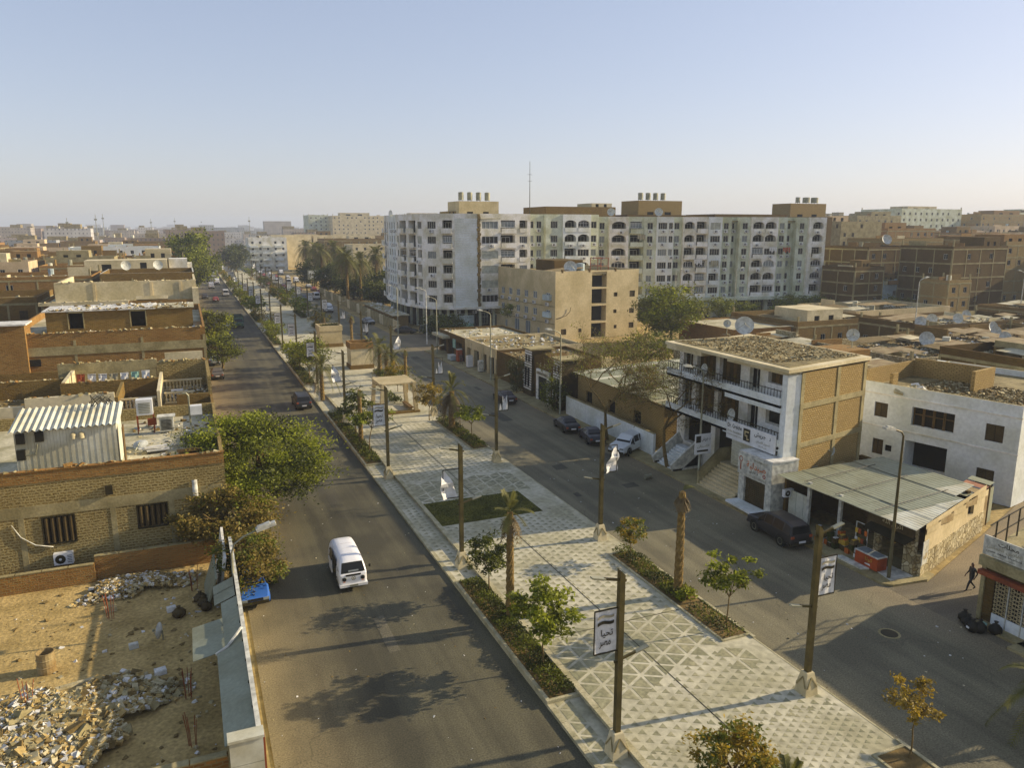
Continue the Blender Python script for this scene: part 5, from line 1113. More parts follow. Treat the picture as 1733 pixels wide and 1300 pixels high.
# roof of overlapping metal sheets, wavy and uneven
rgx = random.Random(4)
xs = [38.3, 40.6, 43.0, 45.6, 48.6]; ysr = [30.1, 32.3, 34.4, 36.6, 38.9, 41.4]
for i in range(4):
    for j in range(5):
        x0, x1, y0, y1 = xs[i]-.12, xs[i+1], ysr[j], ysr[j+1]+.1
        if j == 0:
            f = lambda x: 29.95 + (x-38.6)*.352
            if f((x0+x1)/2) > y1: continue
            y0a, y0b = f(x0), min(f(x1), y1-.05)
        elif j == 1 and i == 3: y0a, y0b = y0+.6, y0+1.6
        else: y0a = y0b = y0
        mb = MB(); zz = 3.42 + .03*i - .02*j + rgx.uniform(-.025,.025); n = 14
        for q in range(n):
            a, b = q/n, (q+1)/n; za = zz + .03*(q % 2); zb = zz + .03*((q+1) % 2)
            ya = y0a+(y0b-y0a)*a; yb = y0a+(y0b-y0a)*b
            mb.quad((x0+(x1-x0)*a, ya, za), (x0+(x1-x0)*b, yb, zb), (x0+(x1-x0)*b, y1, zb-.02), (x0+(x1-x0)*a, y1, za-.02))
        mb.build('roof_sheet', 'sheet_white' if j == 0 or (i, j) == (3, 1) else 'sheet_blue', t)
for k in range(3): mb = MB(); y = [33.0, 36.2, 39.0][k]; mb.tube([(38.4,y,3.53),(42,y+.4,3.56),(46,y+.9,3.58)], .03, 4); mb.build('cable', 'black', t)
mb = MB(); mb.box(40.4, 41.6, 0, 46.6, 44.0, 2.5); mb.build('rear_store', 'brick_dark', t); mb = MB(); mb.box(40.3, 41.55, 2.5, 46.8, 44.1, 2.65); mb.build('rear_roof', 'roofdeck', t)
rubble('debris', 260, in_rect(49, 36, 53.4, 47), .3, ['debris_brown','debris_pale','debris_brown'], 61, t, .32); mb = MB(); mb.prism([(48.8,34.4),(54.8,36.6),(53.2,48.4),(48.8,48.2)], .1, .3); mb.build('back_yard_floor', 'roofdeck_dirt', t)
mb = MB(); mb.obox((42.2,43.3,2.8), (1.3,.1,.05), (0,.45,0), (0,0,.04)); mb.build('roof_hatch', 'sheet_blue', t)
dish('grey dish on the flat roof nearest the pharmacy', (41.4, 43.7, 2.65), .42, rad(-45), 30, .7); dish('grey dish on a tall mast over the shop store roof', (45.2, 43.7, 2.65), .48, rad(-40), 30, 1.1)
# goods at the shop front
def cooler(lb, x, y):
    c = thing('drink_cooler', lb, 'cooler', (x, y, .14), rad(4)); mb = MB(); mb.box(x-.4, y-.85, .22, x+.4, y+.85, 1.02); bd = mb.build('cabinet', 'cooler_red', c)
    mb = MB(); mb.box(x-.42, y-.87, 1.02, x+.42, y+.87, 1.08); mb.build('rim', 'white_dirty', c); mb = MB(); mb.box(x-.33, y-.78, 1.08, x+.33, y-.02, 1.095); mb.box(x-.33, y+.02, 1.08, x+.33, y+.78, 1.1); mb.build('glass_lid', 'glass_pale', c)
    letter(arabic('كولا'), .55, .3, 'print_yellow', (x-.405, y-.2, .72), -math.pi/2, bd); mb = MB(); mb.quad((x-.404,y+.1,.4),(x-.404,y-.35,.38),(x-.404,y-.3,.5),(x-.404,y+.05,.46)); mb.build('emblem', 'white_paint', bd)
    return c
cooler('red drinks chest cooler on the pavement of the corner shop', 37.75, 32.4)
q = thing('white_box', 'white low box on the pavement beside the red cooler', 'box', (37.2, 31.2, .14)); mb = MB(); mb.prism([(36.85,32.3),(37.35,32.1),(37.35,34.2),(36.85,34.4)], .14, .24); mb.build('slab', 'white_dirty', q); mb = MB(); mb.prism([(37.25,30.4),(39.0,30.35),(39.0,31.9),(37.6,31.9)], .14, .2); mb.build('floor_plate', 'white_dirty', q)
rgx = random.Random(12); gi = 0
GLAB = ['dark crate', 'orange snack box', 'white carton', 'brown sack', 'green crate', 'yellow tin']; GMT = ['shutter_brown','print_orange','debris_white','debris_brown','leaf_dark','print_yellow']
for row, (x, y0, n) in enumerate(((38.2, 34.0, 7), (37.9, 36.0, 5), (38.6, 35.2, 6))):
    for k in range(n):
        z = .14
        for lv in range(1 + (k + row) % 3):
            g = rgx.randrange(6); c = thing('shop_crate', '%s %s at the corner shop front, %s of its row, level %s' % (['front','kerbside','rear'][row], GLAB[g], ORD[k], NUM[lv+1]), 'crate', (x, y0+k*.34-1, z), 0, 'goods stacked before the corner shop')
            xx, yy = x + rgx.uniform(-.1,.1), y0 + k*.36 - .6; h_ = rgx.uniform(.22, .36); mb = MB(); mb.box(xx-.2, yy-.15, z, xx+.2, yy+.15, z+h_); mb.build('box', GMT[g], c)
            mb = MB()
            for j in range(4): mb.box(xx-.15+.08*j, yy-.1, z+h_, xx-.1+.08*j, yy+.1, z+h_+.05)
            mb.build('contents', GMT[(g+2) % 6], c); z += h_ + .06
q = thing('display_rack', 'tall display rack with bags hung at the corner shop front', 'rack', (38.6, 33.9, .14)); mb = MB()
for y in (33.5, 34.4): mb.bar((38.55,y,.14), (38.55,y,2.3), .05)
for z in (.6, 1.2, 1.8, 2.28): mb.bar((38.55,33.5,z), (38.55,34.4,z), .04)
mb.build('frame', 'white_dirty', q)
for k in range(12): mb = MB(); y = 33.55+(k % 4)*.24; z = .55+(k//4)*.6; mb.obox((38.45,y,z), (.03,0,0), (0,.09,0), (0,0,.16)); mb.build('bag', ['print_red','print_yellow','debris_white','print_orange','metal_dark'][k % 5], q)
# pharmacy
t = thing('pharmacy_kiosk', 'small pharmacy with white sign fascia and closed brown roller shutter', 'shop', (39, 43.5, 0))
mb = MB(); mb.wall((38.0, 45.35, 0), (0,-1,0), (-1,0,0), 3.6, 4.05, [(.62, .15, 2.95, 2.25, .25)], .25, 0, 0, 1); mb.wall((38.0,41.75,0), (1,0,0), (0,-1,0), 2.4, 4.05, [], .2); mb.wall((40.4,45.35,0), (-1,0,0), (0,1,0), 2.4, 4.05, [], .2); mb.build('wall', ['white_dirty','shutter_brown'], t)
mb = MB(); mb.box(37.98, 41.7, 4.05, 40.4, 45.4, 4.15); mb.build('roof', 'debris_white', t)
for k in range(14): mb = MB(); mb.box(38.18, 42.42, .17+k*.148, 38.235, 44.72, .29+k*.148); mb.build('slat', 'shutter_brown', t)
mb = MB(); mb.box(37.9, 41.7, 2.38, 37.995, 45.4, 3.98); sg = mb.build('sign_board', 'white_dirty', t)
letter(arabic('صيدلية'), 2.1, .62, 'print_orange', (37.885, 43.35, 3.28), -math.pi/2, sg); letter('PHARMACY', 1.4, .16, 'print_grey', (37.885, 42.9, 3.78), -math.pi/2, sg); letter(arabic('د عايش'), 1.0, .3, 'metal_dark', (37.885, 43.6, 2.85), -math.pi/2, sg); letter('0100 - 01234567', 2.2, .16, 'print_grey', (37.885, 43.3, 2.52), -math.pi/2, sg)
mb = MB(); a = mb.ring((37.885, 42.45, 2.85), .17, 14, 0); mb.cap(a); mb.build('emblem_disc', 'print_red', sg); letter('24', .18, .18, 'white_paint', (37.876, 42.45, 2.85), -math.pi/2, sg)
mb = MB(); prev = None
a = mb.ring((37.885, 45.05, 3.55), .22, 14, 0); b = mb.ring((37.885, 45.05, 3.55), .15, 14, 0); mb.skin(a, b); mb.quad((37.884,45.1,3.3),(37.884,45.0,3.3),(37.884,44.98,2.7),(37.884,45.12,2.7)); mb.build('emblem_cup', 'print_red', sg)
mb = MB(); mb.prism([(36.7,42.0),(38.0,41.9),(38.0,45.3),(36.9,45.4)], .14, .3); mb.build('doorstep', 'plaster_cool', t)
ac((38.9, 41.2, 1.7), 0, t, .9)
# broad steps between pharmacy and clinic
t = thing('stairs', 'broad pale stone steps climbing to the clinic shutter', 'stairs', (38.4, 47, 0))
for k in range(9): mb = MB(); mb.box(37.3+k*.28, 45.45, -.05, 40.6, 49.6, .2*(k+1)); mb.build('step', 'plaster_beige', t)
mb = MB(); mb.box(37.5, 49.65, 0, 40.8, 49.85, 1.2); mb.quad((37.5,49.64,1.2),(40.8,49.64,1.2),(40.8,49.64,2.9),(39.6,49.64,2.9)); mb.quad((37.5,49.86,1.2),(40.8,49.86,1.2),(40.8,49.86,2.9),(39.6,49.86,2.9)); mb.build('side_wall', 'concrete', t)
t = thing('stairs', 'narrow white stair flight under the leafless tree with sloping cheek walls', 'stairs', (38.4, 55, 0))
for k in range(9): mb = MB(); mb.box(37.6+k*.24, 53.4, -.05, 40.2, 55.9, .18*(k+1)); mb.build('step', 'plaster_cool', t)
for y in (53.15, 56.0): mb = MB(); mb.prism([(37.4,y),(40.2,y),(40.2,y+.2),(37.4,y+.2)], 0, .3); mb.obox((38.8,y+.1,1.2), (1.4,0,1.0), (0,.1,0), (-.25,0,.5)); mb.build('cheek_wall', 'white_dirty', t)
# clinic
t = thing('clinic_building', 'three-storey white clinic with stacked balconies, awnings and tan brick side', 'building', (46, 48, 0))
mb = MB(); Y0, Y1 = 42.4, 57.5; Lw = Y1-Y0
bay = []
for z0 in (5.0, 8.2): bay += [(.6, z0+.05, 2.0, z0+2.5), (2.6, z0+.05, 5.2, z0+2.55), (5.7, z0+.05, 8.4, z0+2.55), (9.5, z0+.05, 10.7, z0+2.3), (11.6, z0+.9, 14.2, z0+2.4)]
bay += [(1.2, 1.8, 5.0, 4.4), (5.6, 1.8, 9.6, 4.5)]
mb.wall((40.7, Y1, 0), (0,-1,0), (-1,0,0), Lw, 10.65, bay, .5, 0, 0, 1); mb.wall((49.2,Y1,0), (-1,0,0), (0,1,0), 8.5, 10.5, [], .2); mb.wall((49.2,44.35,0), (0,1,0), (1,0,0), 13.15, 10.5, [], .2); mb.build('front_wall', ['plaster_white','interior'], t)
SK = Vector((.974,.226,0)); SN = Vector((.226,-.974,0))
mb = MB(); mb.wall((40.7, Y0, 0), SK, SN, 8.7, 10.4, [], .2); mb.build('side_wall', 'brick_tan', t)
for u in (.2, 4.8, 8.5): mb = MB(); p = Vector((40.7,Y0,5.2))+SK*u+SN*.0; mb.obox(p, SK*.2, SN*.06, (0,0,5.2)); mb.build('column', 'concrete', t)
for z in (4.9, 7.9): mb = MB(); p = Vector((40.7,Y0,z))+SK*4.35; mb.obox(p, SK*4.35, SN*.075, (0,0,.2)); mb.build('beam', 'concrete', t)
for h in bay[:10]:
    y = Y1-(h[0]+h[2])/2; w = h[2]-h[0]
    if w > 2.2 and h[1] % 1 < .3:
        for k in range(6): mb = MB(); mb.box(41.05, y-w/2+k*w/6+.02, h[1], 41.1+.03*(k%2), y-w/2+(k+1)*w/6-.02, h[3]); mb.build('curtain_panel', 'shutter_brown' if k % 2 else 'wood', t)
    else: put('window', win_mesh(round(w-.04,2), round(h[3]-h[1]-.04,2), 'plain', 'white_dirty'), (40.95, y, h[1]+.02), -math.pi/2, t)
for z, x0, ya, yb in ((8.0, 39.3, 42.9, 57.4), (4.85, 39.3, 42.9, 57.4)):
    mb = MB(); mb.box(x0, ya, z-.2, 40.7, yb, z); sl_ = mb.build('balcony_floor', 'plaster_white', t)
    mb = MB(); mb.box(x0, ya, z-.55 if z > 7 else z-.3, x0+.14, 49.2, z+.55); mb.box(x0+.0, 49.2, z-.2, x0+.14, yb, z+.5); mb.box(x0+.14, ya, z-.2, 40.7, ya+.14, z+.55); mb.build('balcony_front', 'plaster_cool', sl_)
    n = 44
    for k in range(n): mb = MB(); y = ya+.1+(yb-ya-.2)*k/(n-1); mb.box(x0+.05, y-.015, z+.5, x0+.09, y+.015, z+1.05+.06*(k%3)); mb.build('baluster', 'metal_dark', sl_)
    mb = MB(); mb.box(x0+.04, ya, z+1.05, x0+.1, yb, z+1.1); mb.build('handrail', 'metal_dark', sl_)
mb = MB(); mb.prism([(39.2,Y0-.3),(40.7,Y0-.1),(49.4,44.2),(49.4,Y1+.2),(39.2,Y1+.2)], 10.55, 10.8); mb.box(39.6, 42.6, 10.25, 40.7, 49.5, 10.55); mb.box(39.3, 52.5, 10.2, 40.7, 57.6, 10.55); mb.build('roof', 'plaster_cream', t)
mb = MB(); mb.prism([(39.9,42.8),(49.0,44.9),(49.0,57.3),(39.9,57.3)], 10.8, 10.84); mb.build('roof_fill', 'roofdeck', t); rubble('debris', 2600, in_rect(40.2, 44.6, 48.8, 57), .15, ['debris_brown','debris_pale','debris_brown'], 62, t, 10.84, .35)
mb = MB(); mb.box(39.45, 42.4, 3.0, 40.7, 42.95, 10.3); mb.build('white_pier', 'plaster_cool', t)
mb = MB(); mb.box(39.12, 42.95, 4.25, 39.24, 48.5, 5.7); sg = mb.build('sign_board', 'white_paint', t); X = 39.105
letter('Dr. Greiche', 1.7, .34, 'metal_dark', (X, 47.5, 5.35), -math.pi/2, sg); letter('& the Associates', 1.7, .18, 'print_grey', (X, 47.5, 4.9), -math.pi/2, sg); letter('Cosmetic Dental Clinic', 1.7, .13, 'print_grey', (X, 47.5, 4.62), -math.pi/2, sg)
mb = MB(); mb.quad((X,46.45,4.5),(X,45.65,4.5),(X,45.65,5.5),(X,46.45,5.5)); lg = mb.build('logo_square', 'print_black', sg); mb = MB(); xx = X-.006
for a, b, c, d in ((46.3,5.2,45.8,5.32), (46.3,4.9,46.18,5.2), (46.3,4.88,45.95,5.0), (46.05,4.68,45.95,4.88), (46.05,4.62,45.78,4.74)): mb.quad((xx,a,b),(xx,c,b),(xx,c,d),(xx,a,d))
mb.build('logo_mark', 'plaster_beige', lg)
letter(arabic('جريش'), 1.25, .42, 'print_black', (X, 44.55, 5.3), -math.pi/2, sg); letter(arabic('د'), .16, .22, 'print_black', (X, 43.45, 5.3), -math.pi/2, sg); letter(arabic('تجميل الاسنان'), 1.5, .22, 'print_grey', (X, 44.2, 4.8), -math.pi/2, sg); letter(arabic('عيادة'), .9, .14, 'print_grey', (X, 44.2, 4.5), -math.pi/2, sg)
for k in range(20): mb = MB(); mb.box(39.75-(.02 if k % 2 else 0), 43.0, 1.9+k*.118, 39.8, 48.5, 1.9+k*.118+.11); mb.build('shutter_slat', 'sheet_white', t)
dish('small round dish on the top balcony of the clinic', (39.6, 52.2, 8.2), .5, rad(-95), 20, .9); dish('small round dish on the middle balcony of the clinic', (39.5, 48.3, 5.2), .5, rad(-95), 20, .9)
dish('very large mesh dish on the clinic roof edge', (46.5, 56, 10.9), .85, rad(-35), 55, 1.1); dish('small dish on a thin mast on the clinic roof corner', (48.6, 45.5, 10.8), .5, rad(-40), 30, 1.6); dish('tiny dish on a pole at the tree side of the clinic roof', (45.2, 56.8, 10.9), .35, rad(-30), 30, 1.3)
q = thing('clinic_sign', 'small white clinic sign with arrow on the utility pole', 'sign', (38, 50.1, 2.6)); mb = MB(); mb.box(37.3, 50.05, 2.5, 38.9, 50.12, 4.2); mb.build('board', 'white_paint', q); letter(arabic('د جريش'), .85, .4, 'print_black', (38.35, 50.04, 3.75), 0, q); mb = MB(); mb.box(37.38, 50.035, 3.5, 37.85, 50.05, 4.05); mb.quad((37.5,50.03,2.7),(38.6,50.03,2.7),(38.6,50.03,2.85),(37.5,50.03,2.85)); mb.build('logo', 'print_black', q); letter(arabic('الاسنان'), 1.2, .28, 'print_grey', (38.1, 50.04, 3.15), 0, q)
def utility_pole(lb, x, y, h, arm=(-1.5, .3), z=0.1, nm='street_light', mt='metal_grey', head=True):
    p = thing(nm, lb, 'street light', (x, y, z)); mb = MB(); ax, az2 = arm
    mb.tube([(x,y,z),(x,y,h*.5),(x,y,h),(x+ax*.15,y,h+.25),(x+ax*.6,y,h+az2+.15),(x+ax*.8,y,h+az2+.2)], [.11,.09,.06,.055,.05,.045], 8); po = mb.build('post', mt, p, True)
    if head: mb = MB(); mb.obox((x+ax,y,h+az2+.26), (.38*math.copysign(1,ax),0,.07), (0,.16,0), (0,0,.07)); mb.obox((x+ax*.95,y,h+az2+.33), (.24*math.copysign(1,ax),0,.05), (0,.11,0), (0,0,.06)); mb.build('lamp_head', 'white_dirty', po)
    return p
utility_pole('curved-arm street light standing before the corner shop', 37.45, 30.75, 9.0, (-1.2, .3), .14, mt='metal_pole')
utility_pole('thin street light in front of the clinic steps', 37.9, 50.2, 9.3, (-1.6, .4))
utility_pole('thin street light beside the striped gate', 37.6, 75.5, 9.2, (-1.5, .4)); utility_pole('thin street light by the brown shop walls', 37.6, 97, 9.2, (-1.5, .4)); utility_pole('thin street light at the far end of the low shops', 37.7, 122, 9.0, (-1.5, .4)); utility_pole('pale tall street light on the crossing corner', 39.2, 133, 9.6, (-1.6, .4), mt='white_dirty'); utility_pole('thin street light at the dark trees of the crossing corner', 31.5+6, 147, 9.2, (-1.5, .4))
# blue-white two storey building behind the sheds (turned a little from the street grid)
t = thing('whitewashed_building', 'two-storey pale blue-white building with wide dark openings behind the sheds', 'building', (0,0,0))
L_ = 13.0
ho = [(1.7, 4.9, 2.85, 6.15, .12), (4.9, 4.75, 8.3, 6.3, .35), (10.6, 4.75, 11.9, 6.1, .12), (1.8, 1.6, 2.75, 2.95, .15), (2.9, 2.05, 3.5, 2.6, .15), (4.6, .95, 8.0, 3.4, 1.6), (10.3, .9, 11.6, 2.5, .15)]
shell(t, 0, 0, L_, 16, 0, 7.3, 'plaster_cool', .55, .25, 'roofdeck', south=ho, depth=.15, cap='concrete')
for z, e in ((6.85, .05), (4.05, .04)): mb = MB(); mb.box(-.05, -e, z, L_+.05, 0.01, z+.12); mb.build('moulding', 'plaster_white', t)
for i, h in enumerate(ho):
    w, hh = round(h[2]-h[0]-.02, 2), round(h[3]-h[1]-.02, 2); cx = (h[0]+h[2])/2
    if i in (0, 2, 3, 6): put('window', win_mesh(w, hh, 'shutter', 'wood', 'shutter_brown'), (cx, .06, h[1]+.01), 0, t)
    if i == 1:
        for k in range(4): mb = MB(); x = h[0]+.06+k*.83; mb.box(x, .2, h[1], x+.08, .28, h[3]); mb.box(x+.72, .2, h[1], x+.8, .28, h[3]); mb.box(x, .2, h[1]+.9, x+.8, .28, h[1]+.98); mb.build('window_frame', 'wood', t)
mb = MB(); mb.box(-1.0, .05, 4.0, 0, 16, 7.8); mb.build('overhang', 'plaster_cool', t); mb = MB(); mb.box(-.9, -.02, 4.0, 0.2, .06, 4.1); mb.build('overhang_sill', 'plaster_white', t)
mb = MB(); mb.box(4.6, -.12, .75, 8.0, .02, .95); mb.build('sill', 'plaster_white', t)
for k, (x0, y0, x1, y1, h) in enumerate([(.3, .4, .55, 8.5, .9), (.55, 8.3, 7, 8.6, 1.1), (7, 5, 7.3, 8.6, 1.2), (2.6, .3, 2.9, 1.1, .9)]): mb = MB(); mb.box(x0, y0, 7.3, x1, y1, 7.85+h); mb.build('roof_wall', 'brick_tan', t)
rubble('debris', 2200, lambda r: (r.uniform(3.2, 12.7), r.uniform(.5, 9)), .2, ['debris_brown','debris_brown','debris_pale'], 63, t, 7.31)
tw = t; move(t, (53.35, 48.9, 0), rad(-77.4))
rwb = thing('rubble_pile', 'heap of white bags and rubble on the pale blue building roof', 'rubble', (55.5, 45.6, 7.3)); rubble('bags', 60, in_blob(55.8, 45.2, 1.5, .9), .5, ['debris_white','debris_pale'], 64, rwb, 7.35, .5)
# near right building with shop sign and latticed shutter
t = thing('corner_building', 'low dark building with sign board and patterned iron shutters at the right edge', 'building', (42, 18, 0))
mb = MB(); mb.wall((38.05, 25.55, 0), (0,-1,0), (-1,0,0), 13.65, 3.3, [(.75,.12,3.25,2.75,.2), (3.85,.12,7.15,2.75,.2)], .2, 0, 0, 1); mb.wall((38.05,25.55,0), (1,.27,0), (-.27,1,0), 5.6, 3.3, [], .2); mb.build('wall', ['brick_dark','interior'], t)
mb = MB(); mb.prism([(37.75,25.6),(44,27.3),(44,8),(37.75,8)], 3.2, 3.75); mb.build('roof_slab', 'concrete', t)
for (y0, y1) in ((22.35, 24.75), (18.45, 21.65)):
    n = 3
    for k in range(n):
        a, b = y0+(y1-y0)*k/n, y0+(y1-y0)*(k+1)/n; mb = MB(); mb.box(37.98, a+.03, .12, 38.02, b-.03, .75); mb.build('shutter_plate', 'plaster_cool', t); mb = MB(); mb.box(37.96, a-.02, .1, 38.04, a+.03, 2.75); mb.build('shutter_post', 'white_dirty', t); mb = MB()
        for i in range(9):
            z = .8+i*.215; mb.bar((38.0,a+.05,z), (38.0,b-.05,z+.2), .03); mb.bar((38.0,b-.05,z), (38.0,a+.05,z+.2), .03)
        for j in range(5): yy = a+.1+(b-a-.2)*j/4; mb.bar((38.0,yy,.78), (38.0,yy,2.72), .022)
        mb.build('lattice', 'plaster_beige', t)
mb = MB(); mb.box(37.6, 18, 2.75, 38.0, 25.5, 3.0); mb.build('shutter_box', 'metal_red', t); mb = MB(); mb.box(37.3, 12, 0, 38.05, 25.2, .14); mb.build('doorstep', 'concrete', t)
mb = MB(); mb.box(37.95, 25.3, .1, 38.1, 25.52, 3.2); mb.build('corner_post', 'concrete', t)
mb = MB(); mb.box(37.96, 23.3, 3.78, 38.04, 25.6, 4.85); sg = mb.build('sign_board', 'white_dirty', t); X = 37.945
letter(arabic('محلات'), 1.1, .26, 'print_black', (X, 24.25, 4.62), -math.pi/2, sg); letter(arabic('القاضى للقماش'), 1.9, .26, 'print_grey', (X, 24.45, 4.32), -math.pi/2, sg); letter(arabic('لصاحبها محمد حسن'), 1.9, .18, 'print_black', (X, 24.45, 4.08), -math.pi/2, sg); letter(arabic('ملابس واقمشة'), 1.2, .13, 'print_grey', (X, 24.45, 3.9), -math.pi/2, sg)
for k in range(4): mb = MB(); mb.bar((39.0+k*1.5, 25.7+k*.4, 3.7), (39.0+k*1.5, 25.7+k*.4, 5.4), .06); mb.build('terrace_post', 'metal_dark', t)
for z in (4.6, 5.35): mb = MB(); mb.bar((38.2,25.5,z), (43.8,27.0,z), .05); mb.build('terrace_rail', 'metal_dark', t)
mb = MB(); mb.box(40.6, 17, 3.75, 44, 24, 5.7); mb.build('upper_room', 'rubble_stone', t); mb = MB(); mb.quad((40.3,16.6,5.9),(44.3,16.6,5.9),(44.3,24.4,5.75),(40.3,24.4,5.75)); mb.build('upper_roof', 'sheet_rust', t)
rubble('debris', 160, in_rect(38.4, 19, 41, 25.8), .3, ['debris_pale','debris_brown','debris_white'], 65, t, 3.76)
q = thing('rubbish_pile', 'dark rubbish bags with white and blue scraps beside the patterned shutters', 'rubbish', (36.9, 25.0, 0))
for k in range(5):
    mb = MB(); prev = None; x = 36.6+.28*k*(1 if k % 2 else .5); y = 24.7+.22*k*(-1)**k
    for z, r in ((0,.2),(.15,.33),(.35,.33),(.52,.18),(.6,.06),(.7,.12)):
        a = mb.ring((x,y,z), r, 9, 2, z*4+k)
        if prev: mb.skin(prev, a)
        prev = a
    mb.cap(prev); mb.build('bag', 'black', q, True)
for k, c in enumerate(('print_teal','white_paint','white_paint')): mb = MB(); mb.obox((37.3-k*.45,24.55+.1*k,.3), (.12,.05,.03), (-.03,.1,.02), (0,0,.05)); mb.build('scrap', c, q)
# lean-to stalls in the alley
t = thing('alley_stall', 'lean-to stall of striped and red sheets at the alley mouth', 'stall', (50, 34, 0))
for k, (u, mt) in enumerate(((9.3,'sheet_blue'),(10.4,'sheet_rust'),(11.5,'stall_red'),(12.5,'sheet_blue'))):
    p = along(u, -.2, 0); q2 = along(u+1.0, -.2, 0); mb = MB(); mb.quad((p[0],p[1],2.75+.07*k), (q2[0],q2[1],2.75+.07*k), (q2[0]-.5,q2[1]+1.4,2.9+.07*k), (p[0]-.5,p[1]+1.4,2.9+.07*k)); mb.build('roof_sheet', mt, t)
    mb = MB(); mb.bar((p[0],p[1],0), (p[0],p[1],2.75+.07*k), .08); mb.build('post', 'wood', t); mb = MB(); mb.obox(((p[0]+q2[0])/2,(p[1]+q2[1])/2+.05,1.35), (dn.x*.5,dn.y*.5,0), (nn.x*.03,nn.y*.03,0), (0,0,1.3)); mb.build('screen', ['plaster_beige','sheet_white','sheet_rust','sheet_blue'][k], t)

# ------------------------------------------------------------------ right side further on
# long wall and brick hall with corrugated roof, striped gate tower front
t = thing('hall', 'long brick hall with grey corrugated roof behind the street trees', 'hall', (50, 72, 0))
mb = MB(); mb.wall((40.3, 76.4, 0), (0,-1,0), (-1,0,0), 17.4, 4.4, [(2,1.6,3.4,2.9),(7,1.6,8.4,2.9),(12,1.6,13.4,2.9)], .2, 0, 0, 1); mb.wall((40.3,59,0), (1,0,0), (0,-1,0), 22, 4.4, [], .2); mb.wall((62,76.4,0), (-1,0,0), (0,1,0), 21.7, 4.4, [], .2); mb.build('wall', ['brick_tan','interior'], t)
for k in range(24):
    mb = MB(); y0 = 58.6 + k*.775; 
    for j in range(3): y = y0+j*.258; mb.quad((40.0,y,4.55), (40.0,y+.13,4.62), (62.4,y+.13,5.55), (62.4,y,5.48)); mb.quad((40.0,y+.13,4.62), (40.0,y+.258,4.55), (62.4,y+.258,5.48), (62.4,y+.13,5.55))
    mb.build('roof_sheet', 'sheet_white' if k % 5 == 2 else 'sheet_blue', t)
brickwall('graffiti-stained white yard wall behind the parked cars', 38.4, 57.8, 38.65, 75.6, 2.2, 'plaster_cool', 'yard_wall')
t = thing('gate_house', 'temple-style gate house with white striped towers and dark centre', 'gate house', (39.3, 82.4, 0))
mb = MB(); mb.box(38.9, 78.6, .1, 41.5, 86.4, 5.2); n0 = len(mb.v); mb.v += [(38.9,79,5.2),(38.9,86,5.2),(38.9,82.4,6.0),(41.5,79,5.2),(41.5,86,5.2),(41.5,82.4,6.0)]
for f in ((0,1,2),(3,5,4),(0,2,5,3),(1,4,5,2)): mb.f.append(tuple(n0+i for i in f)); mb.m.append(0)
mb.build('centre_wall', 'brick_dark', t)
for y0, y1 in ((77.0, 79.5), (85.3, 87.8)):
    a = MB(); q0 = [(38.45,y0,.1),(38.45,y1,.1),(41.5,y1,.1),(41.5,y0,.1)]; q1 = [(38.65,y0+.2,5.9),(38.65,y1-.2,5.9),(41.3,y1-.2,5.9),(41.3,y0+.2,5.9)]; n0 = len(a.v); a.v += q0+q1
    for f in ((0,1,5,4),(1,2,6,5),(2,3,7,6),(3,0,4,7),(4,5,6,7)): a.f.append(tuple(n0+i for i in f)); a.m.append(0)
    tw2 = a.build('tower', 'shutter_brown', t)
    for k in range(16):
        z = .9+k*.31; f = (z-.1)/5.8; mb = MB(); mb.box(38.42+.2*f, y0+.05+.2*f, z, 38.6+.2*f, y1-.05-.2*f, z+.19); mb.build('stripe', 'plaster_white', tw2)
    for yc in (-.42, .42):
        for za, zb in ((1.3, 3.6), (4.4, 5.2)): mb = MB(); mb.box(38.36+.1*(za>4), (y0+y1)/2+yc-.16, za, 38.5, (y0+y1)/2+yc+.16, zb); mb.build('window', 'glass', tw2)
    mb = MB(); mb.box(38.3, y0-.05, 5.9, 41.6, y1+.05, 6.08); mb.build('tower_cap', 'concrete', tw2)
for y0, y1, z0, z1 in ((80.6,81.2,.1,3.1), (83.6,84.2,.1,3.1), (80.6,84.2,3.1,3.9)): mb = MB(); mb.box(38.6, y0, z0, 38.88, y1, z1); mb.build('portal', 'plaster_white', t)
mb = MB(); mb.box(38.7, 81.2, .1, 38.87, 83.6, 3.1); mb.build('door', 'black', t); mb = MB(); mb.box(38.56, 80.8, 3.3, 38.6, 84.0, 3.65); pl = mb.build('plaque', 'print_grey', t); letter(arabic('قاعة الملكة'), 2.4, .25, 'print_black', (38.55, 82.4, 3.47), -math.pi/2, pl)
for y in (81.3, 82.4, 83.5): letter('C', .3, .5, 'plaster_cream', (38.88, y, 4.45), -math.pi/2, t)
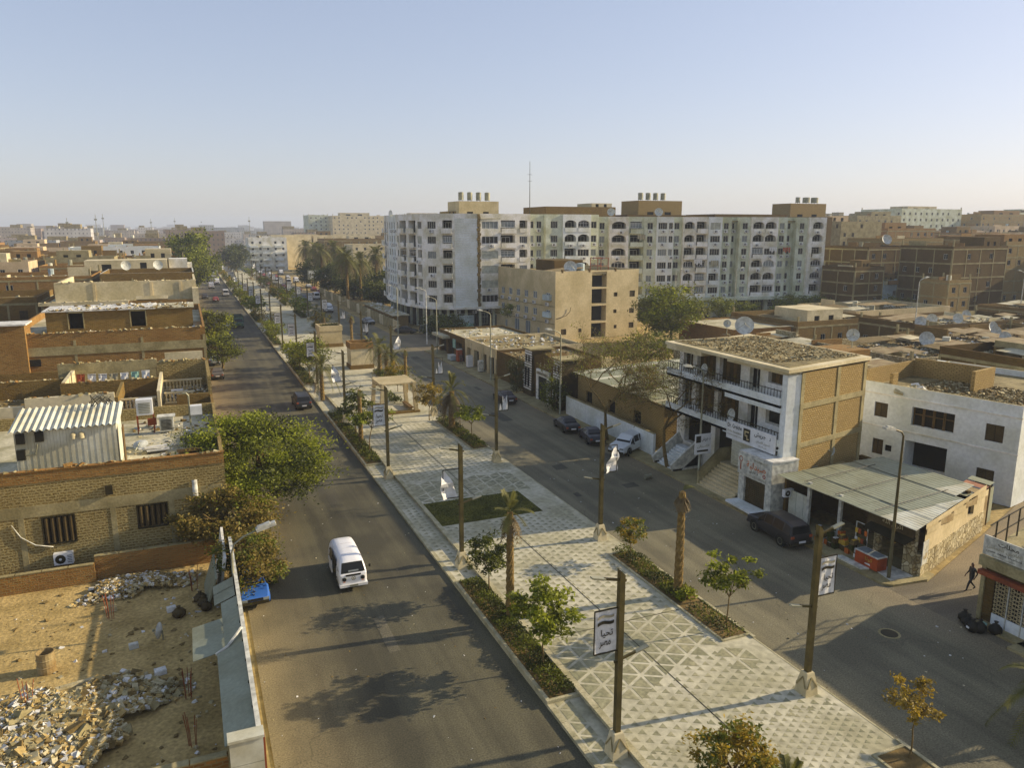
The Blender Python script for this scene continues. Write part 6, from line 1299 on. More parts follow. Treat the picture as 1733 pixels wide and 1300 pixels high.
# shops and walls up to the crossing
def shoprow(lb, y0, y1, x1, h, mt, roof, doors, nm='shop_building', cat='shop'):
    t = thing(nm, lb, cat, (40, (y0+y1)/2, 0)); shell(t, 39.2, y0, x1, y1, 0, h, mt, .35, .2, roof, west=[(a, .12, b, c, .6) for a, b, c in doors]); return t
t = shoprow('dark brown walled shop with arched doorway next to the gate house', 88.2, 98.8, 50, 3.6, 'brick_dark', 'roofdeck_dirt', [(5.6, 7.4, 2.6)])
mb = MB()
for k in range(9): a0, a1 = math.pi*k/9, math.pi*(k+1)/9; mb.bar((39.15, 92.3+math.cos(a0)*1.0, 2.6+math.sin(a0)*.8), (39.15, 92.3+math.cos(a1)*1.0, 2.6+math.sin(a1)*.8), .12)
mb.build('arch', 'plaster_beige', t); mb = MB(); mb.box(39.12, 89.2, 1.4, 39.2, 89.5, 2.9); mb.box(39.12, 88.3, 1.2, 39.2, 89.5, 1.4); mb.build('frame_post', 'white_dirty', t); rubble('debris', 150, in_rect(39.6,88.6,49.6,98.4), .3, ['debris_pale','debris_white','debris_brown'], 66, t, 3.61)
t = shoprow('tan shop row with roller doors and cluttered flat roof', 99.2, 112.2, 53, 3.7, 'plaster_beige', 'roofdeck', [(1, 3, 2.7), (4, 6.2, 2.7), (7.4, 9.4, 2.7), (10.4, 12.4, 2.7)]); rubble('debris', 220, in_rect(40,100,52,112), .4, ['debris_pale','debris_white','debris_brown'], 67, t, 3.71)
for y in (104.2, 109.2, 101): mb = MB(); mb.box(39.1, y-.1, .1, 39.3, y+.1, 3.6); mb.build('pilaster', 'plaster_cream', t)
t = shoprow('dark timber shop with blue poster and open corner awning', 112.6, 125.6, 51, 3.5, 'brick_dark', 'roofdeck_pale', [(1, 4, 2.8), (5, 8, 2.8), (9, 12, 2.8)]); mb = MB(); mb.box(37.9, 119.5, 2.9, 39.2, 125.6, 3.3); mb.build('canopy', 'roofdeck_pale', t); mb = MB(); mb.box(39.05, 116.6, 1.7, 39.18, 117.8, 3.1); mb.build('poster', 'print_teal', t); mb = MB(); mb.box(39.0, 113.0, .2, 39.18, 116, 2.2); mb.build('shutter', 'metal_dark', t); rubble('debris', 120, in_rect(39.6,113,50.6,125.4), .4, ['debris_pale','debris_white'], 68, t, 3.51)
mb = MB(); mb.box(39.4, 112.55, 2.2, 47.5, 112.59, 3.5); mb.build('side_sign', 'interior', t)
for lb, x, y, w, d, h, mt in (('pale display table before the timber shop', 37.9, 114.6, 1.0, 1.8, .8, 'plaster_blue'), ('white fridge standing outside the tan shop row', 38.3, 107.6, .8, .9, 1.7, 'white_paint'), ('red drinks stand outside the timber shop', 38.5, 113.0, .8, .8, 1.9, 'print_red'), ('white cabinet beside the pilaster of the tan shop row', 38.5, 103.4, .7, .7, 1.6, 'white_dirty')):
    c = thing('shop_fixture', lb, 'shop fixture', (x, y, .14)); mb = MB(); mb.box(x-w/2, y-d/2, .24, x+w/2, y+d/2, .14+h); mb.build('body', mt, c); mb = MB(); mb.box(x-w/2-.03, y-d/2-.03, .14+h, x+w/2+.03, y+d/2+.03, .2+h); mb.build('top', 'white_dirty', c); mb = MB(); mb.box(x-w/2+.05, y-d/2+.05, .14, x+w/2-.05, y+d/2-.05, .24); mb.build('base', 'metal_dark', c)
# courtyard behind the shops
m = MB(); m.box(50, 86, -.1, 62, 127, .03); struct('courtyard', m, 'concrete')
# beige building
t = thing('beige_building', 'four-storey beige building with dark open stairwell and metal balconies', 'building', (72, 140, 0))
X0, X1, Y0, Y1, ZT = 62.2, 81.3, 127.5, 155, 12.2
so_ = [(8.1, .1, 11.5, 2.9, 1.6), (8.1, 3.3, 11.5, 6.2, 1.6), (8.1, 6.6, 11.5, 9.4, 1.6), (8.1, 9.75, 11.5, 12.6, 1.6)]
so_ += [(1.3, 1.1, 2.5, 2.2), (5.2, 1.4, 5.9, 2.1), (13.4, 1.6, 14.1, 2.3), (17, 1.5, 18.2, 2.6), (13.2, 4.6, 14.0, 5.3), (17, 4.4, 18.2, 5.4), (13.2, 7.8, 14.1, 8.6), (17, 7.6, 18.3, 8.8)]
we = []
for fz in (3.4, 6.6, 9.0):
    for u in (2.2, 6.4, 9.6, 12.8, 16.0, 19.4, 24.2):
        if fz == 9.0: continue
        we.append((u, fz+.9, u+1.5, fz+2.25))
we += [(2.5, .1, 4.2, 2.8, .4), (8, .6, 9, 2.2), (12, .1, 14, 2.9, .5), (16.4, .1, 18.4, 2.9, .5), (21, .8, 22, 2.0)]
shell(t, X0, Y0, X1, Y1, 0, ZT, 'plaster_beige', .7, .22, 'roofdeck', south=so_, west=we, depth=.2)
wins_in(t, so_, (X0,Y0,0), SF['U'], 0, .2, 'shutter', 'wood', 'shutter_brown'); wins_in(t, we, (X0,Y1,0), WF['U'], WF['rz'], .2, 'plain', 'white_paint', 'glass_pale')
for k, h in enumerate(we[:14]):
    y = Y1-(h[0]+h[2])/2
    ac((X0, y, h[1]-1.05), -math.pi/2, t, 1.0)
for u in (1.2, 23.8):
    for z in (4.3, 7.5): mb = MB(); mb.box(X0-.55, Y1-u-2.4, z, X0, Y1-u, z+1.0); mb.build('metal_balcony', 'plaster_blue', t); mb = MB(); mb.box(X0-.6, Y1-u-2.5, z-.15, X0, Y1-u+.1, z); mb.build('balcony_floor', 'concrete', t)
for z in (3.2, 6.4): mb = MB(); mb.box(X0-.08, Y0, z-.12, X0, Y1, z+.12); mb.build('string_course', 'concrete', t)
mb = MB(); mb.tube([(62.4,127.4,4.2),(64.5,127.3,4.7),(65.3,127.3,5.4),(65.5,127.3,6.2)], .05, 5); mb.build('cable', 'black', t)
mb = MB(); mb.box(66, 134, ZT, 72.5, 141, 14.6); mb.build('roof_room', 'brick_dark', t); mb = MB(); mb.obox((66.2,131.6,13.0), (3.4,0,.35), (0,2.2,0), (0,0,.08)); mb.build('lean_to', 'sheet_rust', t)
mb = MB()
for x, y in ((74,131),(76.5,131),(74,133.5),(76.5,133.5)): mb.bar((x,y,ZT), (x,y,15), .12)
for z in (13.5, 15): mb.bar((74,131,z), (76.5,131,z), .1); mb.bar((74,133.5,z), (76.5,133.5,z), .1); mb.bar((74,131,z), (74,133.5,z), .1)
mb.build('tank_frame', 'metal_red', t); tank('pale blue tank on the beige building roof', (69.8, 132.2, 12.2), 1.6, .8, 'plaster_blue'); dish('big tilted dish beside the roof room of the beige building', (66.5, 130.0, 12.2), 1.25, rad(-20), 60, 1.2)
for k in range(3): mb = MB(); mb.box(63.5+k*6, Y0-.02, ZT+.4, 63.9+k*6, Y0+.24, ZT+1.0); mb.build('parapet_notch', 'brick_dark', t)
t.rotation_euler = (0,0,rad(6)); t.location = (70.7, 141.0, 0)
# low terrace roof in front of it, brick hut
t = thing('brick_hut', 'low brick hut with pale flat roof beside the yellow-green tree', 'hut', (90, 113, 0)); shell(t, 84.5, 104.5, 97, 120, 0, 3.6, 'brick_red', .25, .2, 'roofdeck_pale'); mb = MB(); mb.box(84.2, 104.2, 3.85, 97.3, 104.8, 3.95); mb.build('coping', 'roofdeck_pale', t)
# ------------------------------------------------------------------ white curved apartment block
rgb_ = random.Random(21)
_ARC = {}
def arch_piece(w, h, mt):
    """spandrel that turns the top of a rectangular opening into an arch; local x along wall, z up from the springing"""
    k = (round(w,2), round(h,2), mt)
    if k not in _ARC:
        mb = MB(); n = 8
        for i in range(n):
            a0, a1 = math.pi*i/n, math.pi*(i+1)/n; x0, x1 = -w/2*math.cos(a0), -w/2*math.cos(a1); z0, z1 = h*math.sin(a0), h*math.sin(a1)
            mb.quad((x0,0,z0), (x1,0,z1), (x1,0,h+.01), (x0,0,h+.01)); mb.quad((x0,0,z0), (x1,0,z1), (x1,.2,z1), (x0,.2,z0))
        _ARC[k] = mb.mesh('arch', mt)
    return _ARC[k]
def facade(root, P0, P1, z0, floors, fh, cols, wallmat, rng, par=0.0, acp=.5, fr='white_dirty', reveal=None, topz=None):
    """one straight run of wall. cols: (centre u, width, kind) kind: w window, n narrow, a arched loggia, l loggia, s closed shutter, - blank"""
    P0 = Vector((P0[0], P0[1], 0)); P1 = Vector((P1[0], P1[1], 0)); d = P1-P0; L = d.length; U = d/L; N = Vector((U.y, -U.x, 0)); rz = math.atan2(U.y, U.x); holes = []; todo = []
    for f in range(floors):
        for u, w, k in cols:
            kk = k
            if k == 'x': kk = rng.choice('wwsl')
            if k == 'A': kk = 'a' if f in (floors-1, floors-2, 1, 2) else rng.choice('lw')
            b, h = (.85, 1.5) if kk in 'wns' else (.12, 2.45)
            if kk == '-': continue
            hh = (u-w/2, f*fh+b, u+w/2, f*fh+b+h, 1.3 if kk in 'al' else .16); holes.append(hh); todo.append((f, u, w, kk, b, h))
    mb = MB(); mb.wall((P0.x,P0.y,z0), U, N, L, floors*fh+par, holes, .16, 0, 1, 2); mb.build('wall', [wallmat, reveal or wallmat, 'interior'], root)
    def at(u, z, o=0.0): p = P0 + U*u + N*o; return (p.x, p.y, z)
    for f, u, w, k, b, h in todo:
        zf = z0+f*fh
        if k in 'wns':
            st = 'shutter' if k == 's' else ('plain' if w < 1.7 else 'wide'); put('window', win_mesh(round(w-.02,2), round(h-.02,2), st, fr, 'shutter_pale' if k == 's' else rng.choice(('glass','glass','glass','glass_pale'))), at(u, zf+b+.01, -.1), rz, root)
            if rng.random() < acp: ac(at(u+rng.uniform(-.3,.3), zf+b-.78, 0), rz, root)
        else:
            po = .62 if (k == 'l' and w > 1.9) else .06
            if po > .1: mb = MB(); cc = at(u, zf+.02, .3); mb.obox(cc, U*(w/2+.12), N*.4, (0,0,.1)); mb.build('balcony_floor', wallmat, root)
            mb = MB(); a = at(u-w/2+.03-(.12 if po > .1 else 0), 0, po); c = at(u+w/2-.03+(.12 if po > .1 else 0), 0, po); mb.bar((a[0],a[1],zf+.55), (c[0],c[1],zf+.55), .12, .85, 0, (0,0,1)); mb.build('parapet', wallmat, root)
            mb = MB(); mb.bar((a[0],a[1],zf+1.12), (c[0],c[1],zf+1.12), .05); mb.build('handrail', 'metal_grey', root)
            q = at(u, zf+.15, -1.28); put('window', win_mesh(round(w*.6,2), 2.0, 'plain', fr, 'glass'), q, rz, root)
            if k == 'a': put('arch', arch_piece(w, .75, wallmat), at(u, zf+b+h-.75, .004), rz, root)
            if rng.random() < .22: put('window', win_mesh(round(w-.1,2), 1.2, 'grid' if rng.random() < .3 else 'wide', 'white_paint', rng.choice(('glass','glass_pale'))), at(u, zf+1.15, -.2), rz, root)
            if rng.random() < acp*.8: ac(at(u+rng.uniform(-.4,.4)*w*.5, zf-.15, .1), rz, root)
t = thing('white_apartment_block', 'white eight-storey apartment block with curved corner and grey ribbed panel', 'apartment block', (56, 165, 0))
PT = [(45.0,187), (44.0,178.5), (43.6,170.5), (44.0,162), (45.5,155.5), (48.0,151.9), (50.6,150.4), (55.3,149.7)]
C1 = [[(2.2,2.4,'l'),(6.2,1.4,'n')], [(1.4,1.0,'n'),(4,1.2,'n'),(6.6,1.0,'n')], [(1.6,1.0,'n'),(5.2,4.4,'l')], [(2.0,3.0,'l'),(5.2,1.8,'x')], [(2.2,2.2,'w')], [(1.5,2.0,'l')], []]
for i in range(7):
    facade(t, PT[i], PT[i+1], 4.7, 6, 3.0, C1[i], 'plaster_white' if i != 1 else 'plaster_cool', rgb_, .9)
# horizontal joints of the blank ribbed panel
for k in range(36):
    mb = MB(); z = 4.9+k*.5; mb.bar((50.65,150.36,z), (55.28,149.66,z), .05, .44, 0, (0,0,1)); mb.build('panel', 'plaster_cool', t)
mb = MB()
for k in range(40): z = 4.7+k*.475; mb.obox((55.55+.12*math.sin(k*1.7),149.75,z), (.28+.1*math.sin(k*2.9),0,0), (0,.25,0), (0,0,.28))
mb.build('drain_shaft', 'roofdeck_dirt', t)
facade(t, (55.9,149.9), (67.2,149.9), 4.7, 6, 3.0, [(2.2,3.6,'x'),(6.2,3.2,'l'),(9.7,1.8,'x')], 'plaster_white', rgb_, .9, .45, 'white_paint')
mb = MB(); mb.prism([(p[0]+.05,p[1]+.05) for p in PT] + [(67.2,150.1),(67.2,187)], 22.5, 22.7); mb.build('roof', 'roofdeck_pale', t)
mb = MB(); mb.wall((67.2,149.9,4.7), (0,1,0), (1,0,0), 37, 18.9, [], .2); mb.wall((67.2,187,4.7), (-1,0,0), (0,1,0), 22.2, 18.9, [], .2); mb.build('rear_wall', 'plaster_white', t)
cor = [(45.0,187.6), (43.3,178.5), (42.8,170.3), (43.2,161.6), (44.8,154.8), (47.6,151.0), (50.4,149.5), (55.4,148.8), (67.2,148.9)]
mb = MB(); mb.prism(cor + [(67.2,187.6)], 4.25, 4.72); mb.build('cornice', 'plaster_white', t)
mb = MB()
n = 12
for k in range(n): a = math.pi*k/n; b = math.pi*(k+1)/n; c = (43.75,170.6); mb.quad((43.55,174.6-4*0-math.cos(a)*0-1.9*math.cos(a)-0.1,23.6), (43.55,174.5-1.9*math.cos(b)-.1,23.6), (43.55,174.5-1.9*math.cos(b)-.1,23.6+1.1*math.sin(b)), (43.55,174.5-1.9*math.cos(a)-.1,23.6+1.1*math.sin(a)))
mb.build('roof_arch', 'plaster_cool', t)
# ground floor: recessed dark shopfronts, columns, mural
GP = [(46.2,187), (45.2,178), (44.8,170), (45.3,162.4), (46.6,156.6), (49.2,153.2), (52,151.9), (67.2,151.5)]
mb = MB()
for a, b in zip(GP[:-1], GP[1:]): mb.quad((a[0],a[1],0), (b[0],b[1],0), (b[0],b[1],4.25), (a[0],a[1],4.25))
mb.build('shopfront', 'interior', t)
for i, (a, b) in enumerate(zip(GP[:-1], GP[1:])):
    n = 5 if i == 6 else 2
    for k in range(n):
        f = (k+.5)/n; x, y = a[0]+(b[0]-a[0])*f, a[1]+(b[1]-a[1])*f; mb = MB(); mb.box(x-.55, y-.75, 0, x-.05, y-.35, 4.25); mb.build('column', 'plaster_green', t)
        if i >= 4: put('window', win_mesh(1.5, 2.4, 'grid', 'plaster_green'), (x+.9, y-.12-(.0 if i == 6 else .5), .8), 0 if i == 6 else -.4, t)
for k in range(4): ac((51.5+k*3.6, 151.4, 3.2), 0, t, 1)
mu = [(47.2,152.6), (49.0,151.5), (51.5,150.8), (54.6,150.5)]; mb = MB()
for a, b in zip(mu[:-1], mu[1:]): mb.quad((a[0],a[1],.5), (b[0],b[1],.5), (b[0],b[1],2.9), (a[0],a[1],2.9)); mb.quad((a[0],a[1]-.03,.5), (b[0],b[1]-.03,.5), (b[0],b[1]-.03,1.2), (a[0],a[1]-.03,1.2), 1)
bo = mb.build('mural_board', ['plaster_blue','print_teal'], t); letter('BOX', 1.9, .8, 'print_black', (48.0, 151.9, 2.3), -.52, bo); letter(arabic('مركز خدمة السيارات'), 3.2, .3, 'print_black', (52.6, 150.5, 2.5), -.1, bo)
mb = MB()
for k in range(10): a0, a1 = math.pi*k/10, math.pi*(k+1)/10; mb.quad((50.0-math.cos(a0)*.8,151.1,.5+math.sin(a0)*.75), (50.0-math.cos(a1)*.8,151.1,.5+math.sin(a1)*.75), (50.0-math.cos(a1)*.6,151.1,.5+math.sin(a1)*.55), (50.0-math.cos(a0)*.6,151.1,.5+math.sin(a0)*.55))
mb.build('wheel_arch_print', 'print_black', bo)
# roof rooms and tanks
def roofroom(root, x0, y0, x1, y1, z0, z1, mt='brick_tan', nm='roof_room'):
    mb = MB(); ho = [((x1-x0)*.2, .4, (x1-x0)*.35, 1.6), ((x1-x0)*.6, .4, (x1-x0)*.75, 1.6)]
    mb.wall((x0,y0,z0), (1,0,0), (0,-1,0), x1-x0, z1-z0, ho, .2, 0, 0, 1); mb.wall((x0,y1,z0), (0,-1,0), (-1,0,0), y1-y0, z1-z0, [], .2); mb.wall((x1,y0,z0), (0,1,0), (1,0,0), y1-y0, z1-z0, [], .2); mb.quad((x0,y0,z1),(x1,y0,z1),(x1,y1,z1),(x0,y1,z1)); mb.build(nm, [mt,'interior'], root)
roofroom(t, 57, 166, 66.5, 174, 22.7, 26.6, 'plaster_beige'); roofroom(t, 55, 168, 57, 174, 22.7, 24.4, 'brick_tan')
TL = ['tall white tank on the tan roof room, %s from the road' % ORD[k] for k in range(4)]
for k in range(4): tank(TL[k], (58+k*2.1, 167.5, 26.6), 1.7, .6, 'metal_grey')
a_ = thing('antenna_mast', 'thin tall antenna mast behind the white block roof', 'antenna', (76, 170, 22)); mb = MB(); mb.tube([(76,170,22.6),(76,170,36)], [.12,.05], 5); mb.build('mast', 'metal_dark', a_); mb = MB(); mb.bar((75.4,170,33),(76.6,170,33), .06); mb.bar((75.5,170,31.5),(76.5,170,31.5), .06); mb.build('crossbar', 'metal_dark', a_)

# ------------------------------------------------------------------ long apartment block: many bays stepping in and out
def longblock(lb, x0, y0, bays, fl, fh, ztop, depth, seed, gz=4.8, acp=.75):
    t = thing('apartment_block', lb, 'apartment block', (x0+10, y0+6, 0)); rng = random.Random(seed); x = x0; prev_o = None
    for w, o, cols, mt in bays:
        facade(t, (x, y0-o), (x+w, y0-o), gz, fl, fh, cols, mt, rng, ztop-gz-fl*fh, acp)
        if prev_o is not None and abs(prev_o-o) > .01: mb = MB(); mb.quad((x,y0-o,gz), (x,y0-prev_o,gz), (x,y0-prev_o,ztop), (x,y0-o,ztop)); mb.build('return_wall', mt, t)
        prev_o = o; x += w
    mo = max(b[1] for b in bays); mb = MB(); mb.quad((x0,y0-bays[0][1],gz),(x0,y0+depth,gz),(x0,y0+depth,ztop),(x0,y0-bays[0][1],ztop)); mb.quad((x,y0-bays[-1][1],gz),(x,y0+depth,gz),(x,y0+depth,ztop),(x,y0-bays[-1][1],ztop)); mb.quad((x0,y0+depth,gz),(x,y0+depth,gz),(x,y0+depth,ztop),(x0,y0+depth,ztop)); mb.build('end_wall', 'plaster_green', t)
    mb = MB(); mb.box(x0+.1, y0+.05, ztop-1.0, x-.1, y0+depth-.1, ztop-.8); mb.build('roof', 'roofdeck', t)
    mb = MB(); mb.box(x0, y0-mo-1.2, gz-.75, x, y0, gz); mb.build('cornice', 'plaster_green', t)
    mb = MB(); mb.box(x0, y0-.3, 0, x, y0+depth, gz-.75); mb.build('shopfront', 'interior', t)
    n = int((x-x0)/4.4)
    for k in range(n):
        xx = x0+.4+(x-x0-.8)*k/max(1,n-1); mb = MB(); mb.box(xx-.45, y0-1.0, 0, xx+.45, y0-.4, gz-.75); mb.build('pier', 'plaster_green', t)
        if k < n-1:
            if k % 3 != 1: put('window', win_mesh(2.6, 1.3, 'wide', 'white_dirty'), (xx+2.2, y0-.42, gz-2.2), 0, t)
            if k % 2: ac((xx+1.2, y0-.4, gz-1.5), 0, t)
            mb = MB(); mb.box(xx+.7, y0-.5, .1, xx+3.5, y0-.42, 2.3); mb.build('shop_shutter', ['shutter_pale','metal_dark','shutter_brown'][k % 3], t)
    return t
W_, G_ = 'plaster_white', 'plaster_green'
longblock('greenish white apartment wing between the curved block and the long block', 67.3, 152.5, [(4.2, 0, [(1.2,1.3,'w'),(3.1,1.2,'w')], G_), (4.0, 1.0, [(2,1.7,'w')], G_), (6.8, 1.3, [(1.8,2.8,'A'),(5.0,2.8,'A')], 'plaster_cool'), (2.4, .4, [(1.2,1.4,'w')], G_)], 6, 3.0, 23.6, 12, 31)
BB = [(3.2, 0, [(1.8,1.3,'w')], G_), (4.6, .9, [(2.3,3.4,'a')], W_), (3.6, .6, [(1.9,2.9,'l')], G_), (3.0, 1.1, [(1.5,1.4,'w')], G_), (4.2, 1.3, [(1.5,2.2,'w'),(3.5,1.0,'n')], 'plaster_cool'), (2.6, .2, [(1.3,1.3,'w')], G_), (6.2, .8, [(1.6,2.5,'A'),(4.6,2.5,'l')], W_), (3.4, 1.2, [(1.7,2.5,'x')], 'plaster_cool'), (2.8, .5, [(1.4,1.3,'w')], G_), (1.8, -.8, [(.9,1.1,'w')], G_), (2.8, 1.0, [(1.4,1.4,'w')], G_), (7.0, 1.4, [(1.9,2.9,'A'),(5.1,2.9,'A')], W_), (2.8, .8, [(1.4,1.4,'w')], G_), (2.6, -.9, [(1.3,1.3,'w')], G_), (3.0, .6, [(1.5,1.3,'w')], G_), (4.6, 1.3, [(2.4,2.8,'A')], W_)]
PIV = Vector((95.6,158.5,0)); TURN = rad(-9)
def swing(o):
    q = Matrix.Rotation(TURN, 3, 'Z') @ (Vector(o.location)-PIV) + PIV; o.location = q; o.rotation_euler = (0,0,TURN); return o
lb_ = longblock('long apartment block with arched loggias, stained green-white walls and many coolers', 85.6, 152.5, BB, 6, 2.95, 23.2, 13, 32); lb_.rotation_euler = (0,0,TURN)
mb = MB(); t2 = thing('shop_sign', 'blue and white shop sign board under the long apartment block', 'sign', (114, 150.4, 2.6)); mb.box(110.5, 150.6, 2.6, 118, 150.75, 3.7); mb.build('board', 'plaster_blue', t2); letter(arabic('معرض الاثاث'), 5, .6, 'print_black', (114.2, 150.58, 3.15), 0, t2); swing(t2)
# laundry on the loggias
for k, (x, z, mt, lb) in enumerate([(95.2, 19.2, 'print_grey', 'pink-grey cloth hanging from an upper loggia of the long block'), (109.4, 13.6, 'fabric_white', 'white and violet laundry on a middle loggia of the long block'), (113.6, 13.3, 'print_grey', 'long pinkish sheet hanging beside the drain bay of the long block'), (128.6, 16.3, 'fabric_white', 'row of mixed laundry on the double loggia of the long block'), (132.2, 16.2, 'print_red', 'red-grey laundry beside the mixed row on the double loggia')]):
    g = thing('garment', lb, 'laundry', (x, 151, z), 0, 'laundry on the long block'); mb = MB()
    for i in range(4): mb.quad((x+i*.5,150.75-.05*(i%2),z), (x+i*.5+.45,150.75-.05*(i%2),z), (x+i*.5+.42,150.7,z-.9-.3*(i%2)), (x+i*.5+.03,150.7,z-.9-.3*(i%2)))
    mb.build('cloth', mt, g); mb = MB(); mb.bar((x-.1,150.76,z+.02),(x+2.1,150.76,z+.02), .03); mb.build('line', 'metal_dark', g); swing(g)
# buildings whose roof rooms show above the long block
def tower(lb, x0, y0, x1, y1, z, mt, fh=3.0, roof='roofdeck'):
    t = thing('apartment_block', lb, 'apartment block', ((x0+x1)/2, (y0+y1)/2, 0)); shell(t, x0, y0, x1, y1, 0, z, mt, .8, .2, roof); return t
t = tower('brown brick block with small openings rising behind the greenish wing', 84, 178, 104, 192, 25.2, 'brick_brown'); roofroom(t, 98, 180, 104, 188, 25.2, 27.0, 'plaster_cream')
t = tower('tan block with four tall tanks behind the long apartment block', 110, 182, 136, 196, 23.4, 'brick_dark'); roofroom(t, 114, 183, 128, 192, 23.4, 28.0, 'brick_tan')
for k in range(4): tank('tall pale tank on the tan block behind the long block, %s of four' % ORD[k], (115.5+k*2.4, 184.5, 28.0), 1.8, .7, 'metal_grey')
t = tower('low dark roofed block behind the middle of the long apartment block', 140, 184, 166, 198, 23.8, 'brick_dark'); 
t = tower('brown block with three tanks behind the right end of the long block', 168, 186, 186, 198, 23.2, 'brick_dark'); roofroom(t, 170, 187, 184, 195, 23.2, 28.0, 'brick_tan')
for k in range(3): tank('stout pale tank on the brown block at the right end, %s of three' % ORD[k], (174+k*3.3, 188.5, 28.0), 1.6, [.7, 1.1, 1.1][k], 'metal_grey')

# ------------------------------------------------------------------ generic houses: brick with concrete frame, windows, roof clutter
CW = {'brick_red':'red-brown brick', 'brick_brown':'brown brick', 'brick_dark':'dark brick', 'brick_tan':'tan brick', 'plaster_cream':'cream rendered', 'plaster_beige':'beige rendered', 'plaster_pink':'pinkish rendered', 'plaster_white':'whitewashed', 'plaster_green':'grey-green rendered', 'concrete':'bare concrete', 'plaster_cool':'pale grey', 'plaster_blue':'pale blue'}
USED = set()
def house(place, x0, y0, x1, y1, z, mt, seed, side='W', detail=1, hut=None, group=None, cat='house', label=None, nm=None):
    rng = random.Random(seed); st = max(1, round(z/3.0)); feats = []
    t = thing(nm or ('brick_house' if 'brick' in mt else 'rendered_house'), '', cat, ((x0+x1)/2, (y0+y1)/2, 0), 0, group)
    so_, si = [], []
    if detail:
        for lst, L in ((so_, x1-x0), (si, y1-y0)):
            n = max(1, int(L/3.4)); density = .75 if 'plaster' in mt else .42
            for f in range(st):
                for k in range(n):
                    if rng.random() < density: u = L*(k+.5)/n; b = f*z/st+.95; lst.append((u-.55, b, u+.55, b+1.25))
    shell(t, x0, y0, x1, y1, 0, z, mt, rng.choice((.3,.7,1.0)), .22, rng.choice(('roofdeck','roofdeck_pale','roofdeck_dirt','roofdeck_dirt')), south=so_, west=si if side == 'W' else (), east=si if side == 'E' else ())
    if detail:
        stl = rng.choice(('plain','shutter','plain')); fr, gl = ('wood','shutter_brown') if stl == 'shutter' else ('white_dirty','glass')
        wins_in(t, so_, (x0,y0,0), SF['U'], 0, .18, stl, fr, gl); wins_in(t, si, (x0,y1,0) if side == 'W' else (x1,y0,0), (WF if side == 'W' else EF)['U'], (WF if side == 'W' else EF)['rz'], .18, stl, fr, gl)
    if 'brick' in mt and detail: frame_lines(t, x0, y0, x1, y1, 0, z, 4.2, [z*k/st for k in range(1, st+1)], 'concrete', 'S'+side)
    if hut is None: hut = rng.random() < .6
    if hut:
        w, d = (x1-x0)*rng.uniform(.3,.5), (y1-y0)*rng.uniform(.3,.5); a = x0+.4+rng.random()*(x1-x0-w-.8); b = y0+.4+rng.random()*(y1-y0-d-.8); h = rng.uniform(2.2,3.0); roofroom(t, a, b, a+w, b+d, z, z+h, rng.choice(('brick_red','brick_brown','plaster_cream','plaster_pink',mt))); feats.append('roof room')
    else: feats.append('open roof')
    if detail: rubble('debris', 60, in_rect(x0+.4, y0+.4, x1-.4, y1-.4), .45, ['debris_pale','debris_brown','debris_white'], seed, t, z+.01)
    if detail:                                        # broken roof walls and stair heads
        for k in range(4):
            mb = MB(); x, y = rng.uniform(x0+.5, x1-3), rng.uniform(y0+.8, y1-3); l = rng.uniform(2, 5.5); h = rng.uniform(.6, 1.9)
            if k % 2: mb.box(x, y, z, min(x+l, x1-.3), y+.22, z+h)
            else: mb.box(x, y, z, x+.22, min(y+l, y1-.3), z+h)
            mb.build('roof_wall', rng.choice((mt, 'brick_brown', 'brick_red', 'concrete', 'plaster_cream')), t)
    nt_ = rng.randrange(3)
    if detail:
        for k in range(nt_):
            mb = MB(); x, y = rng.uniform(x0+1, x1-1), rng.uniform(y0+1, y1-1); hh = rng.uniform(.9,1.6); mb.cyl(x, y, z+.3, z+.3+hh, .5, n=8); mb.build('water_tank', rng.choice(('sheet_white','plaster_blue','metal_grey')), t)
        if rng.random() < .5:
            for k in range(4): mb = MB(); x = x0+.3 if k < 2 else x1-.3; y = y0+.3 if k % 2 else y1-.3; mb.bar((x,y,z), (x,y,z+1.9), .3); mb.build('bare_column', 'concrete', t)
            feats.append('bare column stubs')
    lb = label or '%s %s-storey house, %s, %s' % (CW[mt], NUM[min(10, st)], feats[0] if len(feats) < 2 else feats[1], place)
    tag(t, lb); return t
rg = random.Random(77)
BM = ['brick_red','brick_red','brick_brown','brick_brown','brick_dark','brick_red','plaster_pink','concrete','brick_brown']
def rows(side, Y, xstart, xend, w, d, hs, detail, place, group):
    """one row of houses running away from the road"""
    x = xstart; k = 0
    while (x > xend if side == 'L' else x < xend):
        ww = rg.uniform(*w); z = rg.uniform(*hs); dd = rg.uniform(*d); mt = rg.choice(BM if side != 'M' else ['plaster_cream','plaster_pink','plaster_white','brick_tan','plaster_beige','brick_brown'])
        a, b = (x-ww, x) if side == 'L' else (x, x+ww)
        y = Y+rg.uniform(-2, 2); house(place % ORD[min(k, 35)], a, y, b, y+dd, z, mt, rg.randrange(99999), 'E' if side == 'L' else 'W', detail, None, group)
        x = a-rg.uniform(.3, 2) if side == 'L' else b+rg.uniform(.3, 3); k += 1
